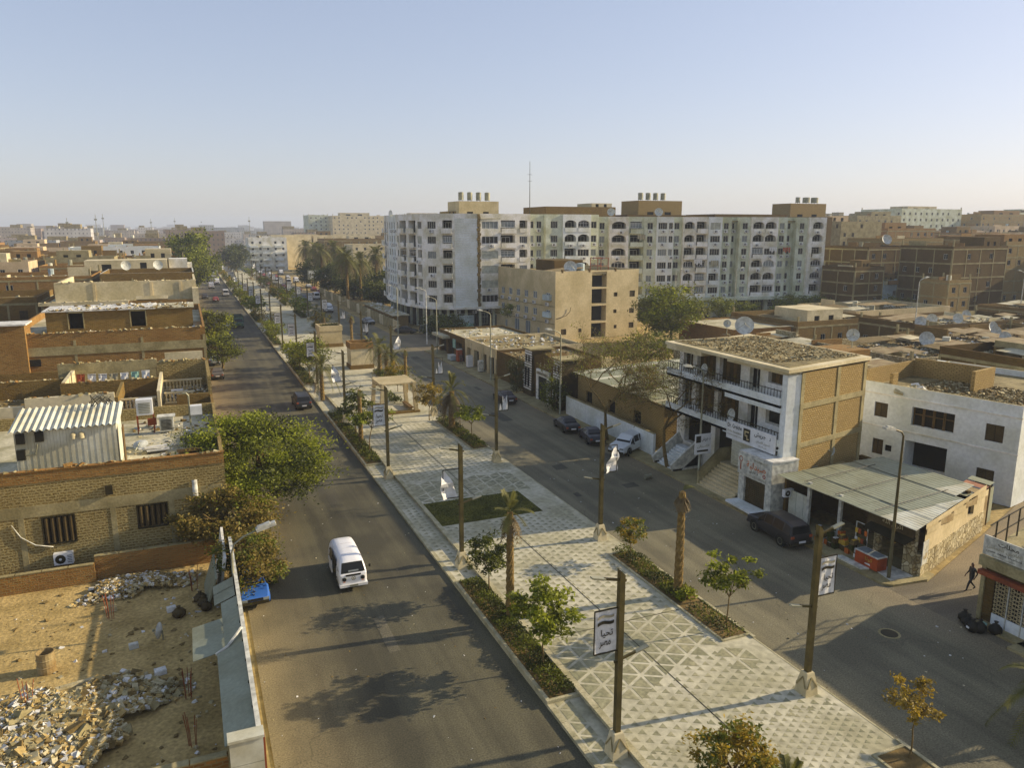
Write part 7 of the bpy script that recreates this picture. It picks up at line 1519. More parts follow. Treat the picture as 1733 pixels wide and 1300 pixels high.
# left terraces beyond the hand-built ones
house('left of the cream terrace', -40, 134, -21, 150, 9.6, 'brick_brown', 101, 'E', group='left terraces'); house('left of the white parapet line', -42, 160, -16, 178, 11.5, 'brick_red', 102, 'E', group='left terraces'); house('next to the tree behind the third brick front', -46, 112, -29, 130, 9.0, 'brick_dark', 103, 'E', group='left terraces')
for i, Y in enumerate((216, 234, 252, 272, 294)):
    rows('L', Y, -.2 if i % 2 else -1.5, -.2*Y-14, (11, 18), (12, 16), (9.0, 12.6), 1, '%%s from street in left row %s' % NUM[i+1], 'left terraces')
for i, Y in enumerate((318, 344, 372, 404, 440, 480)):
    rows('L', Y, -2, -.2*Y-14, (14, 24), (14, 20), (8.0, 13.5), 1 if i < 3 else 0, '%%s from street in far left row %s' % NUM[i+1], 'left terraces')
house('long pale strip under the left skyline', -36, 300, -8, 312, 13.6, 'plaster_cool', 105, 'E', group='left terraces')
# between the road and the white block, beyond the grove
t = house('', 29, 400, 47, 420, 15.0, 'plaster_white', 201, 'W', 1, None, 'blocks beyond the grove', 'apartment block', 'white far apartment block with banded balconies at the bend of the road')
for f in range(4):
    for k in range(3): mb = MB(); mb.box(28.0, 400.5+k*6.4, 1.8+f*3.1, 29, 405+k*6.4, 2.8+f*3.1); mb.build('balcony', 'plaster_white', t); mb = MB(); mb.box(29.4+k*5.9, 398.7, 1.8+f*3.1, 33.4+k*5.9, 400, 2.8+f*3.1); mb.build('balcony', 'plaster_cool', t)
PL2 = ['with a wide tan wall behind the grove palms', 'small and white behind the tallest palm', 'low and long behind the white balcony block', 'brown and square above the grove', 'scaffold-grey beside the curved white block', 'long pale roof above the grove', 'stepped roofs above the palms', 'two-tone front near the curved block']
HB = [(86, 316, 112, 336, 12.6, 'plaster_beige'), (74, 262, 84, 272, 11.5, 'plaster_white'), (70, 352, 100, 372, 13.0, 'plaster_cream'), (92, 286, 106, 300, 12.5, 'brick_brown'), (76, 226, 98, 246, 14.2, 'brick_tan'), (104, 318, 128, 338, 14.5, 'plaster_pink'), (62, 380, 92, 400, 14.5, 'brick_brown'), (88, 248, 108, 266, 13.6, 'plaster_beige')]
for k, (a, b, c, d, z, mt) in enumerate(HB): house(PL2[k], a, b, c, d, z, mt, 210+k, 'W', 1, None, 'blocks beyond the grove')
for i, Y in enumerate((420, 460, 505, 555)): rows('M', Y, 42+i*3, .27*Y+14, (16, 30), (14, 22), (10, 17), 0, '%%s from road in row %s past the grove' % NUM[i+1], 'blocks beyond the grove')
house('', 112, 640, 168, 665, 30, 'plaster_cream', 231, 'W', 1, True, 'blocks beyond the grove', label='tall cream block on the skyline above the road bend'); house('', 150, 560, 196, 584, 29, 'plaster_pink', 232, 'W', 1, True, 'blocks beyond the grove', label='tall pinkish block on the skyline beside the curved block'); house('', 96, 660, 112, 690, 30, 'plaster_green', 233, 'W', 1, False, 'blocks beyond the grove', label='grey-green slab on the skyline above the road bend')

# ------------------------------------------------------------------ low roofs right of the clinic
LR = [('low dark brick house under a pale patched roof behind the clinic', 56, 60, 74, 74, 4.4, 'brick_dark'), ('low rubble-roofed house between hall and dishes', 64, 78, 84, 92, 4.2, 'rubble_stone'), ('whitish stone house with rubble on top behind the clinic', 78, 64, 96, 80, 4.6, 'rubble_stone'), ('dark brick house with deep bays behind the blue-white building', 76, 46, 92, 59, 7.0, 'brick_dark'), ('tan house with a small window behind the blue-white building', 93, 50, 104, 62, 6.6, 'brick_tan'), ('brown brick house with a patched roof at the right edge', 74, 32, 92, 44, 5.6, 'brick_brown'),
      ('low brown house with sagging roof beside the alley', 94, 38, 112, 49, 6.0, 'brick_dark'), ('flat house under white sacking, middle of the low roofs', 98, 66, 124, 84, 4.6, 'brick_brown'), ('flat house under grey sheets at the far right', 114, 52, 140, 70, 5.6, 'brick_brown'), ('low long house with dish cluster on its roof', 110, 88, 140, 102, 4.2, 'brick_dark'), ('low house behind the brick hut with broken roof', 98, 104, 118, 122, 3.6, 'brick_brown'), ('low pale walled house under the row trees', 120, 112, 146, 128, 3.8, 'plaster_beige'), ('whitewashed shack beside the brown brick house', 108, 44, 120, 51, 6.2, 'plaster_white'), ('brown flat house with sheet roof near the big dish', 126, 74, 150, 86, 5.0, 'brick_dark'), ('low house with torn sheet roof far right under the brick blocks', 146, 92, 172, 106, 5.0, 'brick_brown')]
for k, (lb, x0, y0, x1, y1, z, mt) in enumerate(LR):  # dark brick here puts the brown shade of this quarter into the walls
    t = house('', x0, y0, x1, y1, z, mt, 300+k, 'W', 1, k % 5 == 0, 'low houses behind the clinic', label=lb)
    rubble('debris', 700, in_rect(x0+.3, y0+.3, x1-.3, y1-.3), .32, ['debris_pale','debris_brown','debris_white','debris_brown'], 330+k, t, z+.02, .4)
    rx = random.Random(k)
    for q in range(9):
        mb = MB(); x, y = rx.uniform(x0, x1-4), rx.uniform(y0, y1-4); w, d = rx.uniform(2,6), rx.uniform(2,5); s = rx.uniform(-.2,.2); zz = z+.85+rx.random()*.25; mb.quad((x,y,zz), (x+w,y+s,zz+.15), (x+w,y+d,zz+.3), (x+s,y+d,zz+.1)); mb.quad((x,y,zz-.03), (x+w,y+s,zz+.12), (x+w,y+d,zz+.27), (x+s,y+d,zz+.07)); mb.build('roof_sheet', rx.choice(('roofdeck_pale','sheet_rust','plaster_cream','debris_brown','sheet_rust')), t)
m = MB(); m.box(40.6, 48, -.1, 200, 128, .0); struct('lane', m, 'dust')
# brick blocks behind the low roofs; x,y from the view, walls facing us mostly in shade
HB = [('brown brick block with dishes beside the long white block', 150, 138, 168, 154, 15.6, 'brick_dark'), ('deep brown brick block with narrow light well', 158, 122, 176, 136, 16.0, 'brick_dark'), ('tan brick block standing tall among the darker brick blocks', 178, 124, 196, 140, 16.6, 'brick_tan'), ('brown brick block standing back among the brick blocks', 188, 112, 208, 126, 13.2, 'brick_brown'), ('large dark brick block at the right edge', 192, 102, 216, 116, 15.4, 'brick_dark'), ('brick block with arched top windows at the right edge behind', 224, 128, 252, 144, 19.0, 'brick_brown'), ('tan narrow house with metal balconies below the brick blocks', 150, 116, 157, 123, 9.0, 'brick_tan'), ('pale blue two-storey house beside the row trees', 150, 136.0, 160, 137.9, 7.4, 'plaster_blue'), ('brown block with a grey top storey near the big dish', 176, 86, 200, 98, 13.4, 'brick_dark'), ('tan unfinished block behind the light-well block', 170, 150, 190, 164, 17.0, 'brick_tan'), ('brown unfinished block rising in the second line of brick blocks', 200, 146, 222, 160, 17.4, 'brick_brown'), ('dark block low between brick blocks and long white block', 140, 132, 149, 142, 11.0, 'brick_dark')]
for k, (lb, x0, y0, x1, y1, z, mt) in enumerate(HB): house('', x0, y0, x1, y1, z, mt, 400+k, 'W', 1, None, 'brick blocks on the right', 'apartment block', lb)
for i in range(6):
    Y = 172+i*34; rows('R', Y, Y*1.0+26, Y*1.62+20, (16, 26), (14, 22), (14+1.2*i, 18+1.6*i), 1 if i < 3 else 0, '%%s along line %s behind the brick blocks' % NUM[i+1], 'brick blocks on the right')
for k, (x0, y0, w, d, z, mt, lb) in enumerate([(310, 268, 40, 24, 28.5, 'plaster_green', 'tall grey-green slab, highest on the right skyline'), (356, 262, 44, 24, 26.5, 'brick_tan', 'wide beige slab right of the highest skyline slab'), (404, 276, 60, 26, 27.5, 'plaster_green', 'long grey-green slab at the right end of the skyline'), (270, 256, 26, 20, 25, 'concrete', 'grey concrete block left of the highest skyline slab'), (460, 316, 50, 24, 29, 'plaster_green', 'grey slab at the extreme right of the skyline')]): house('', x0, y0, x0+w, y0+d, z, mt, 450+k, 'W', 1, True, 'skyline slabs on the right', 'apartment block', lb)
house('', 200, 196, 218, 214, 22.5, 'concrete', 470, 'W', 1, True, 'skyline slabs on the right', 'apartment block', 'grey far block with roof terrace standing beside the long apartment block')
# dishes on the low roofs
DL2 = [(88.0, 55.4, 7.0, 2.6, 'huge round dish standing over the low roofs at the right'), (70, 66, 4.5, .8, 'dish on the low dark roof behind the clinic'), (90, 72, 5.1, 1.0, 'dish on the whitish stone house'), (104, 71, 4.7, .9, 'dish at the near edge of the sacking roof'), (109, 76, 4.7, .9, 'second dish on the sacking roof'), (114, 80, 4.7, .9, 'third dish on the sacking roof'), (118, 70, 4.7, .8, 'fourth dish on the sacking roof'), (112, 91, 4.4, .9, 'dish at the corner of the long low house'), (117, 93, 4.4, .9, 'second dish of the cluster on the long low house'), (122, 92, 4.4, .9, 'third dish of the cluster on the long low house'), (128, 95, 4.4, .9, 'last dish of the cluster on the long low house'), (84, 48.5, 7.2, .8, 'dish on the dark brick house with deep bays'), (98, 54, 6.8, .8, 'dish on the tan house behind the blue-white building'), (66, 82, 4.4, .9, 'dish standing on the rubble-roofed house'), (130, 60, 5.8, 1.0, 'dish on the grey sheet roof far right'), (136, 80, 5.2, 1.0, 'dish on the brown flat house with sheet roof'), (160, 142, 16.5, 1.2, 'dish on the brown block beside the long white block'), (164, 146, 16.5, 1.2, 'second dish on the brown block beside the long white block'), (205, 108, 16.3, 1.6, 'pale dish on the large dark block at the right edge'), (66, 176, 23.4, .9, 'dish on the curved white block roof edge'), (90, 156, 23.2, .9, 'dish on the left end roof of the long block'), (104, 158, 23.2, 1.0, 'dish beside the tanks of the long block'), (58, 66.5, 4.8, .9, 'grey dish behind the clinic roof')]
DL2[0] = (84.5, 52.0, 7.2, 1.9, DL2[0][4])
for k, (x, y, z, r, lb) in enumerate(DL2): dish(lb, (x, y, z), r, rad(-50+9*(k % 6)), 35+5*(k % 4), r*1.15)
for k, (x, y, h) in enumerate([(112, 92, 12), (150, 100, 12), (118, 146, 11), (136, 146, 11), (102, 147, 11), (128, 74, 8)]): utility_pole(['pale lamp mast over the dish roofs','double lamp mast before the brick blocks','thin lamp mast before the long block middle','thin lamp mast near the right end of the long block','thin lamp mast near the left end of the long block','short lamp mast among the low roofs'][k], x, y, h, (-1.6 if k % 2 else 1.6, .4), 0, mt='white_dirty')

# ------------------------------------------------------------------ far city to the horizon
FM = [farmat('far_tan', (.38,.33,.26)), farmat('far_brown', (.27,.20,.14)), farmat('far_white', (.56,.54,.50)), farmat('far_grey', (.36,.37,.36)), farmat('far_pink', (.44,.36,.30))]; FN = ['tan','brown','whitish','grey','pinkish']
def farhouse(x, y, w, d, z, k, rng, lb, group):
    t = thing('far_house', lb, 'house', (x+w/2, y+d/2, 0), 0, group); mb = MB(); mb.box(x, y, 0, x+w, y+d, z, bottom=False); mb.build('wall', FM[k], t)
    mb = MB(); mb.box(x+.4, y+.4, z, x+w-.4, y+d-.4, z+.06); a, b = rng.random()*.5, rng.random()*.4; mb.box(x+w*a, y+d*b, z, x+w*(a+.35), y+d*(b+.5), z+rng.uniform(2,3.5)); mb.build('roof', 'roofdeck', t)
    if rng.random() < .5: mb = MB(); q = rng.random()*.7; mb.cyl(x+w*q+1, y+2, z, z+rng.uniform(1.5,3), 1.0, n=6); mb.build('water_tank', 'sheet_white', t)
rg = random.Random(99); band = [('left skyline', -.21, -.008, [(520,.8),(590,.8),(670,.85),(760,.9),(860,1),(980,1.1)]), ('skyline over the road', .06, .27, [(620,.8),(720,.85),(830,.9),(950,1)]), ('right skyline', .98, 1.6, [(350,1.9),(400,2.0),(450,2.1),(510,2.2),(580,2.3)])]
for nm, s0, s1, rws in band:
    for i, (Y, hm) in enumerate(rws):
        x = s0*Y-20; k = 0
        while x < s1*Y+10:
            w = rg.uniform(14, 34); z = (rg.uniform(9, 19) if rg.random() < .86 else rg.uniform(19, 26))*hm; c = rg.randrange(5)
            if nm != 'right skyline': z = min(z, 21.5)
            else: z = max(19, min(z, 20+Y*.019)); w *= .8
            farhouse(x, Y+rg.uniform(-14,14), w, rg.uniform(12,24), z, c, rg, 'distant %s house, %s from the left in row %s of the %s' % (FN[c], ORD[min(k,35)], NUM[i+1], nm), nm + ' houses'); x += w+rg.uniform(1, 16); k += 1
mb = MB()                                             # the town beyond, too far to count
for _ in range(2600):
    y = 1080+3200*rg.random()**1.4; x = rg.uniform(-.3*y, 1.75*y); w = rg.uniform(14, 44); z = rg.uniform(7, 18)*(1 + (y-1000)/6000) + (rg.random() < .06)*rg.uniform(6, 22)
    if x/y > .95: z *= 1.5
    mb.box(x, y, 0, x+w, y+rg.uniform(12,30), z, rg.randrange(5), False)
o = mb.build('far_town', FM); tag(o, 'distant hazy town of flat roofs along the horizon', 'town', kind='stuff')
for k, (x, y, h) in enumerate([(-90, 760, 29), (-62, 690, 31), (-30, 900, 30), (-66, 800, 33), (-8, 1000, 32), (60, 800, 31)]):
    a = thing('radio_mast', 'thin radio mast on the horizon, %s of the far masts' % ORD[k], 'radio mast', (x, y, 0), 0, 'far masts'); mb = MB(); mb.tube([(x,y,0),(x,y,h)], [.4,.2], 4); mb.build('mast', 'metal_grey', a); mb = MB(); mb.bar((x-1,y,h-4),(x+1,y,h-4), 1.2); mb.build('antennas', 'metal_grey', a)
# lot wall, lot, billboard, far road clutter
m = MB(); m.box(39.2, 152, -.1, 43.2, 300, .02); m.box(43, 187, -.1, 120, 420, .015); struct('vacant_lot', m, 'dust')
t = thing('lot_wall', 'stained pale lot wall along the road past the crossing', 'wall', (38.8, 190, 0))
for k in range(24): mb = MB(); mb.box(38.7, 152+k*4.1, 0, 38.95, 152+k*4.1+3.95, 2.1); mb.build('wall_panel', 'concrete' if k % 3 else 'plaster_cream', t); mb = MB(); mb.box(38.65, 152+k*4.1-.15, 0, 39.0, 152+k*4.1+.001, 2.3); mb.build('pier', 'concrete', t)
t = thing('lot_shed', 'low shed with broad pale roof inside the lot wall', 'shed', (44, 170, 0)); mb = MB(); mb.box(39.3, 158, 0, 42.6, 186, 2.6); mb.build('wall', 'brick_brown', t); mb = MB(); mb.box(39.1, 157.5, 2.6, 42.8, 186.5, 2.8); mb.build('roof', 'roofdeck_pale', t); rubble('debris', 120, in_rect(39.3,158,42.5,186), .5, ['debris_pale','debris_white'], 90, t, 2.81)
t = thing('billboard', 'blue-grey billboard on two posts among the grove trees', 'billboard', (40.5, 212, 0)); mb = MB(); mb.box(36.2, 212, 6.6, 45.6, 212.3, 11.0); bd = mb.build('panel', 'sheet_blue', t); mb = MB()
for x, z, w, h, in ((36.7,9.0,4.5,1.6),(37,7.2,8,1.2)): mb.quad((x,211.97,z),(x+w,211.97,z),(x+w,211.97,z+h),(x,211.97,z+h))
mb.build('print', 'plaster_cool', bd); letter(arabic('اعلان'), 3, 1.2, 'print_red', (43.3,211.96,9.6), 0, bd)
for x in (38.2, 43.4): mb = MB(); mb.bar((x,212.2,0),(x,212.2,6.6), .3); mb.build('post', 'metal_dark', t)
t.location = (41.4, 272, -1.4); t.scale = (.72, .72, .72)
# ------------------------------------------------------------------ pergola and planter blocks of the median
t = thing('pergola', 'concrete pergola with slatted roof standing on the plaza', 'pergola', (20.7, 83.5, PZ))
for x in (19.0, 22.5):
    for y in (82.0, 86.2): 
        mb = MB(); s = -.25 if x < 20 else .25; n0 = len(mb.v); mb.v += [(x-.22+s,y-.22,PZ),(x+.22+s,y-.22,PZ),(x+.22+s,y+.22,PZ),(x-.22+s,y+.22,PZ),(x-.16,y-.2,3.9),(x+.16,y-.2,3.9),(x+.16,y+.2,3.9),(x-.16,y+.2,3.9)]
        for f in ((4,5,6,7),(0,1,5,4),(1,2,6,5),(2,3,7,6),(3,0,4,7)): mb.f.append(tuple(n0+i for i in f)); mb.m.append(0)
        mb.build('pillar', 'plaster_beige', t)
for x in (18.95, 22.55): mb = MB(); mb.box(x-.09, 82, 3.35, x+.09, 86.2, 3.7); mb.build('beam', 'plaster_beige', t)
for k in range(15): mb = MB(); y = 82.0+k*.3; mb.box(18.7, y-.11, 3.72, 22.8, y+.11, 3.86); mb.build('slat', 'plaster_beige', t)
for z in (3.1, 2.9): mb = MB(); mb.box(19.1, 86.1, z, 22.4, 86.2, z+.1); mb.build('rail', 'wood', t)
for x in (18.9, 22.1): mb = MB(); mb.box(x, 82.6, PZ+.3, x+.5, 85.8, PZ+.45); mb.build('bench_seat', 'wood', t); mb = MB(); mb.box(x+.1, 82.8, PZ, x+.4, 85.6, PZ+.3); mb.build('bench_base', 'concrete', t)
mb = MB(); mb.box(18.4, 81.6, PZ, 23.1, 82.4, PZ+.22); mb.build('plinth', 'brick_brown', t)
hedge('low hedge growing inside the pergola shade', 21.2, 22.4, 86.4, 91.5, PZ, .8, 91, dens=110, leaf=.22)
for lb, x0, y0, x1, y1, h, mt in (('tiled stone planter block with brown band nearest the crossing', 21.2, 111, 24.4, 114, 3.6, 'plaster_cream'), ('pale stone planter block with succulents behind the banded one', 20.4, 134, 24.2, 138, 3.4, 'plaster_beige')):
    t = thing('planter_block', lb, 'planter', ((x0+x1)/2, (y0+y1)/2, PZ)); mb = MB(); mb.wall((x0,y0,PZ+.6), (1,0,0), (0,-1,0), x1-x0, h-1.2, [], .1); mb.wall((x0,y1,PZ+.6), (0,-1,0), (-1,0,0), y1-y0, h-1.2, [], .1); mb.wall((x1,y0,PZ+.6), (0,1,0), (1,0,0), y1-y0, h-1.2, [], .1); mb.wall((x1,y1,PZ+.6), (-1,0,0), (0,1,0), x1-x0, h-1.2, [], .1); mb.build('body', mt, t)
    mb = MB(); mb.box(x0-.15, y0-.15, PZ, x1+.15, y1+.15, PZ+.6); mb.build('base', 'brick_brown', t)
    for a, b, c, d in ((x0-.1,y0-.1,x1+.1,y0+.2), (x0-.1,y1-.2,x1+.1,y1+.1), (x0-.1,y0+.2,x0+.2,y1-.2), (x1-.2,y0+.2,x1+.1,y1-.2)): mb = MB(); mb.box(a, b, PZ+h-.6, c, d, PZ+h+.3); mb.build('rim', 'brick_red' if 'band' in lb and 'behind' not in lb else mt, t)
    mb = MB(); mb.box(x0+.2, y0+.2, PZ+h-.7, x1-.2, y1-.2, PZ+h-.2); mb.build('soil', 'soil', t)
    if 'succulents' in lb:
        for k in range(6):
            mb = MB(); rng = random.Random(k); o = Vector((x0+.5+k*.55, y0+1+.3*k, PZ+h-.2))
            for q in range(14): frond(mb, o, q*.5, .9+.3*math.sin(q), 1.1, .3, rng, 0, 6, .2)
            mb.build('succulent', 'leaf_palm', t)
# ------------------------------------------------------------------ vehicles
_PAINT = {}
def paint(c, rough=.3):
    k = tuple(c)
    if k not in _PAINT:
        m_, t_, b = _new('car_paint'); b.inputs['Base Color'].default_value = rgb(c); b.inputs['Roughness'].default_value = rough; b.inputs['Coat Weight'].default_value = .15; b.inputs['Coat Roughness'].default_value = .15
        no = t_.nodes.new('ShaderNodeTexNoise'); no.inputs['Scale'].default_value = 2.5; no.inputs['Detail'].default_value = 6; mr = t_.nodes.new('ShaderNodeMapRange'); mr.inputs[3].default_value = rough*.8; mr.inputs[4].default_value = min(1, rough*2.2); t_.links.new(no.outputs['Fac'], mr.inputs[0]); t_.links.new(mr.outputs[0], b.inputs['Roughness']); _PAINT[k] = m_
    return _PAINT[k]
# stations: y from the front, bottom, belt, top, half width, half width at top
CARS = {
 'sedan': ([(0,.42,.58,.62,.66,.55),(.08,.28,.64,.70,.80,.66),(.5,.24,.72,.80,.85,.72),(1.15,.24,.84,.93,.87,.74),(1.85,.24,.90,1.36,.87,.60),(2.4,.24,.91,1.42,.87,.60),(3.0,.24,.92,1.38,.87,.59),(3.65,.24,.93,1.02,.86,.70),(4.2,.26,.90,.98,.83,.70),(4.38,.30,.80,.90,.80,.66),(4.45,.42,.62,.66,.70,.6)], (.85,3.5), .31, (3, 4, 6, 7)),
 'suv': ([(0,.45,.70,.76,.72,.62),(.08,.34,.84,.92,.86,.74),(.5,.32,.94,1.02,.91,.80),(1.25,.32,1.02,1.10,.92,.82),(1.95,.32,1.06,1.72,.92,.68),(2.8,.32,1.08,1.77,.92,.69),(3.9,.32,1.08,1.75,.92,.68),(4.55,.34,1.06,1.62,.90,.68),(4.68,.36,1.00,1.08,.87,.75),(4.75,.45,.80,.86,.80,.7)], (.95,3.75), .38, (3, 4, 7, 8)),
 'van': ([(0,.40,.80,1.0,.78,.7),(.08,.32,1.05,1.15,.88,.78),(.55,.30,1.15,1.30,.92,.80),(1.3,.30,1.20,2.05,.93,.76),(2.6,.30,1.22,2.12,.93,.78),(4.2,.30,1.22,2.12,.93,.78),(4.75,.32,1.20,2.0,.92,.76),(4.85,.40,1.1,1.2,.86,.7)], (.85,3.9), .33, (2, 3, 6, 7)),
 'truck': ([(0,.5,1.0,1.1,.95,.85),(.06,.45,1.15,1.3,1.0,.9),(.35,.45,1.3,2.2,1.02,.88),(1.5,.45,1.35,2.3,1.02,.88),(1.7,.45,1.3,2.2,1.0,.88),(1.75,.5,1.0,1.05,.9,.8)], (.85,4.6), .42, (1, 2, 4, 5))}
def car(kind, col, label, name='parked_car', group=None, cat='car'):
    st, wy, wr, (f0, f1, r0, r1) = CARS[kind]; t = thing(name, label, cat, (0,0,0), 0, group); L = st[-1][0]; mb = MB(); rings = []
    for y, zb, zl, zt, w, wt in st:
        zm = zb+(zl-zb)*.55; i0 = len(mb.v); yy = y-L/2
        mb.v += [(-w*.86,yy,zb),(-w*.98,yy,zb+.1),(-w,yy,zm),(-w*.965,yy,zl),(-wt,yy,zt-.05*(zt-zl>.2)),(-wt*.8,yy,zt),(wt*.8,yy,zt),(wt,yy,zt-.05*(zt-zl>.2)),(w*.965,yy,zl),(w,yy,zm),(w*.98,yy,zb+.1),(w*.86,yy,zb)]; rings.append(list(range(i0, i0+12)))
    for a, b in zip(rings[:-1], rings[1:]): mb.skin(a, b)
    mb.cap(rings[0]); mb.cap(rings[-1]); V = [Vector(v) for v in mb.v]; body = mb.build('body', paint(col), t)
    def pane(nm, pts, off, parent=t, mt='glass', ins=.1):
        c = sum(pts, Vector())/len(pts); n = (pts[1]-pts[0]).cross(pts[-1]-pts[0]).normalized()
        if n.dot(c-Vector((0,c.y*.6,.8))) < 0: n = -n
        m2 = MB(); q = [p.lerp(c, ins)+n*off for p in pts]; m2.f.append(tuple(range(len(q)))); m2.m.append(0); m2.v = [tuple(p) for p in q]; return m2.build(nm, mt, parent)
    R_ = lambda i, k: V[rings[i][k]]
    pane('windscreen', [R_(f0,4), R_(f0,7), R_(f1,7), R_(f1,4)], .012); pane('rear_window', [R_(r0,4), R_(r0,7), R_(r1,7), R_(r1,4)], .012)
    for sgn, kb_, kt in ((-1, 3, 4), (1, 8, 7)):
        ids = list(range(f0, r1))
        for a in ids:
            if R_(a,kt).z-R_(a,kb_).z < .2 and R_(a+1,kt).z-R_(a+1,kb_).z < .2: continue
            pts = [R_(a,kb_), R_(a+1,kb_), R_(a+1,kt), R_(a,kt)]
            pane('side_window', pts, .012, ins=.13)
        for yw in wy:
            w = MB(); X = sgn*(st[3][4]-.10); prev = None
            for dx, r in ((-.1,wr*.98),(-.08,wr),(.08,wr),(.1,wr*.94)):
                a = w.ring((X+dx*sgn, yw-L/2, wr), r, 16, 0)
                if prev: w.skin(prev, a)
                prev = a
            w.cap(prev); wh = w.build('wheel', 'rubber', t); w = MB(); a = w.ring((X+sgn*.104, yw-L/2, wr), wr*.62, 12, 0); b = w.ring((X+sgn*.085, yw-L/2, wr), wr*.25, 12, 0); w.skin(a, b); w.cap(b); w.build('rim', 'metal_grey', wh)
            w = MB(); a = w.ring((sgn*(st[3][4]+.004), yw-L/2, wr+.02), wr*1.18, 14, 0); b = w.ring((sgn*(st[3][4]+.004), yw-L/2, wr+.02), wr*.98, 14, 0); w.skin(a, b); w.build('wheel_arch', 'rubber', t)
        y0 = st[1][0]-L/2; zl = st[1][2]; w = MB(); w.obox((sgn*st[1][4]*.72, y0-.05, zl-.06), (st[1][4]*.2,.02*sgn,0), (0,.05,0), (0,0,.07)); w.build('headlight', 'glass_pale', t)
        y1 = st[-2][0]-L/2; w = MB(); w.obox((sgn*st[-2][4]*.82, y1+.03, st[-2][2]-.08), (st[-2][4]*.14,0,0), (0,.05,0), (0,0,.08)); w.build('tail_light', 'print_red', t)
        w = MB(); w.obox((sgn*(st[f0][4]+.08), st[f0][0]+.35-L/2, st[f0][2]+.05), (.08,0,0), (0,.05,0), (0,0,.06)); w.build('mirror', 'black', t)
    w = MB(); w.box(-st[0][4]*1.1, -L/2-.08, .36, st[0][4]*1.1, -L/2+.1, .52); w.build('bumper', 'metal_dark', t); w = MB(); w.box(-st[-1][4]*1.1, L/2-.1, .36, st[-1][4]*1.1, L/2+.07, .54); bp = w.build('bumper', 'metal_dark', t)
    w = MB(); w.box(-.26, L/2+.075, .52, .26, L/2+.09, .66); w.build('number_plate', 'white_paint', t); w = MB(); w.box(-.4, -L/2-.03, .55, .4, -L/2+.03, .66); w.build('grille', 'black', t)
    if kind == 'truck':
        w = MB(); w.box(-1.1, -.1, .85, 1.1, 4.1, .95); bed = w.build('bed', 'metal_dark', t)
        for b in ((-1.1,-.1,-1.04,4.1), (1.04,-.1,1.1,4.1), (-1.04,-.1,1.04,-.04), (-1.04,4.04,1.04,4.1)): w = MB(); w.box(b[0], b[1], .95, b[2], b[3], 2.6); w.build('cargo_side', paint((.05,.09,.06), .6), t)
    return t
# rounded microbus on the left carriageway, coming towards us
t = thing('microbus', 'old white rounded microbus with open side door driving on the left carriageway', 'van'); WH = paint((.76,.75,.73), .3); L = 4.5
prof = [(-2.25,.42,.95,1.00,.70,.66),(-2.21,.36,1.08,1.12,.79,.74),(-2.12,.32,1.14,1.22,.835,.785),(-1.98,.30,1.17,1.50,.85,.76),(-1.80,.30,1.18,1.78,.86,.72),(-1.60,.30,1.19,1.88,.86,.70),(-1.2,.30,1.2,1.93,.86,.71),(0,.30,1.2,1.96,.86,.72),(1.4,.30,1.2,1.94,.86,.71),(1.95,.30,1.2,1.86,.855,.70),(2.12,.32,1.18,1.62,.84,.72),(2.22,.38,1.12,1.25,.80,.72),(2.25,.45,1.0,1.05,.72,.66)]
mb = MB(); rings = []
for y, zb, zl, zt, w, wt in prof:
    i0 = len(mb.v); zm = zb+(zl-zb)*.5; hgt = zt-zl
    half = [(-w*.88,zb),(-w*.985,zb+.14),(-w,zm),(-w*.985,zl),(-(w*.985*.35+wt*.65),zl+hgt*.62),(-wt*.93,zl+hgt*.86),(-wt*.72,zl+hgt*.97),(-wt*.3,zt)]
    mb.v += [(x,y,z) for x, z in half] + [(-x,y,z) for x, z in reversed(half)]; rings.append(list(range(i0, i0+16)))
for a, b in zip(rings[:-1], rings[1:]): mb.skin(a, b)
mb.cap(rings[0]); mb.cap(rings[-1]); V = [Vector(v) for v in mb.v]; body = mb.build('body', WH, t, True)
for p in body.data.polygons:
    if abs(p.center.y) > 2.13 or len(p.vertices) > 4: p.use_smooth = False
def bilerp(a, b, c, d, u, v): return a.lerp(b, u).lerp(d.lerp(c, u), v)
def patch(nm, quad, u0, v0, u1, v1, mt, off, parent, n=4):
    m2 = MB(); c = sum(quad, Vector())/4; nr = (quad[1]-quad[0]).cross(quad[3]-quad[0]).normalized()
    if nr.dot(c-Vector((0,0,1.0))) < 0: nr = -nr
    for i in range(n):
        for j in range(2):
            P = lambda a, b: tuple(bilerp(*quad, u0+(u1-u0)*a/n, v0+(v1-v0)*b/2)+nr*off); m2.quad(P(i,j), P(i+1,j), P(i+1,j+1), P(i,j+1))
    return m2.build(nm, mt, parent)
Q = lambda i, k: V[rings[i][k]]
fq = [Vector((-.70,-2.135,1.21)), Vector((.70,-2.135,1.21)), Vector((.60,-1.84,1.73)), Vector((-.60,-1.84,1.73))]
patch('windscreen_seal', fq, -.02, -.03, 1.02, 1.03, 'rubber', .030, t); wsn = patch('windscreen', fq, .03, .05, .97, .95, 'glass', .040, t); patch('dashboard_glare', fq, .3, .06, .75, .22, 'glass_pale', .044, wsn)
for sg, k1, k2 in ((-1, 3, 5), (1, 12, 10)):
    for a, b, nm in ((3, 6, 'cab_window'), (6, 7, 'side_window'), (7, 8, 'side_window'), (8, 9, 'side_window')):
        quad = [Q(a,k1), Q(b,k1), Q(b,k2), Q(a,k2)]; patch(nm, quad, .10, .12, .92, .88, 'glass', .018, t)
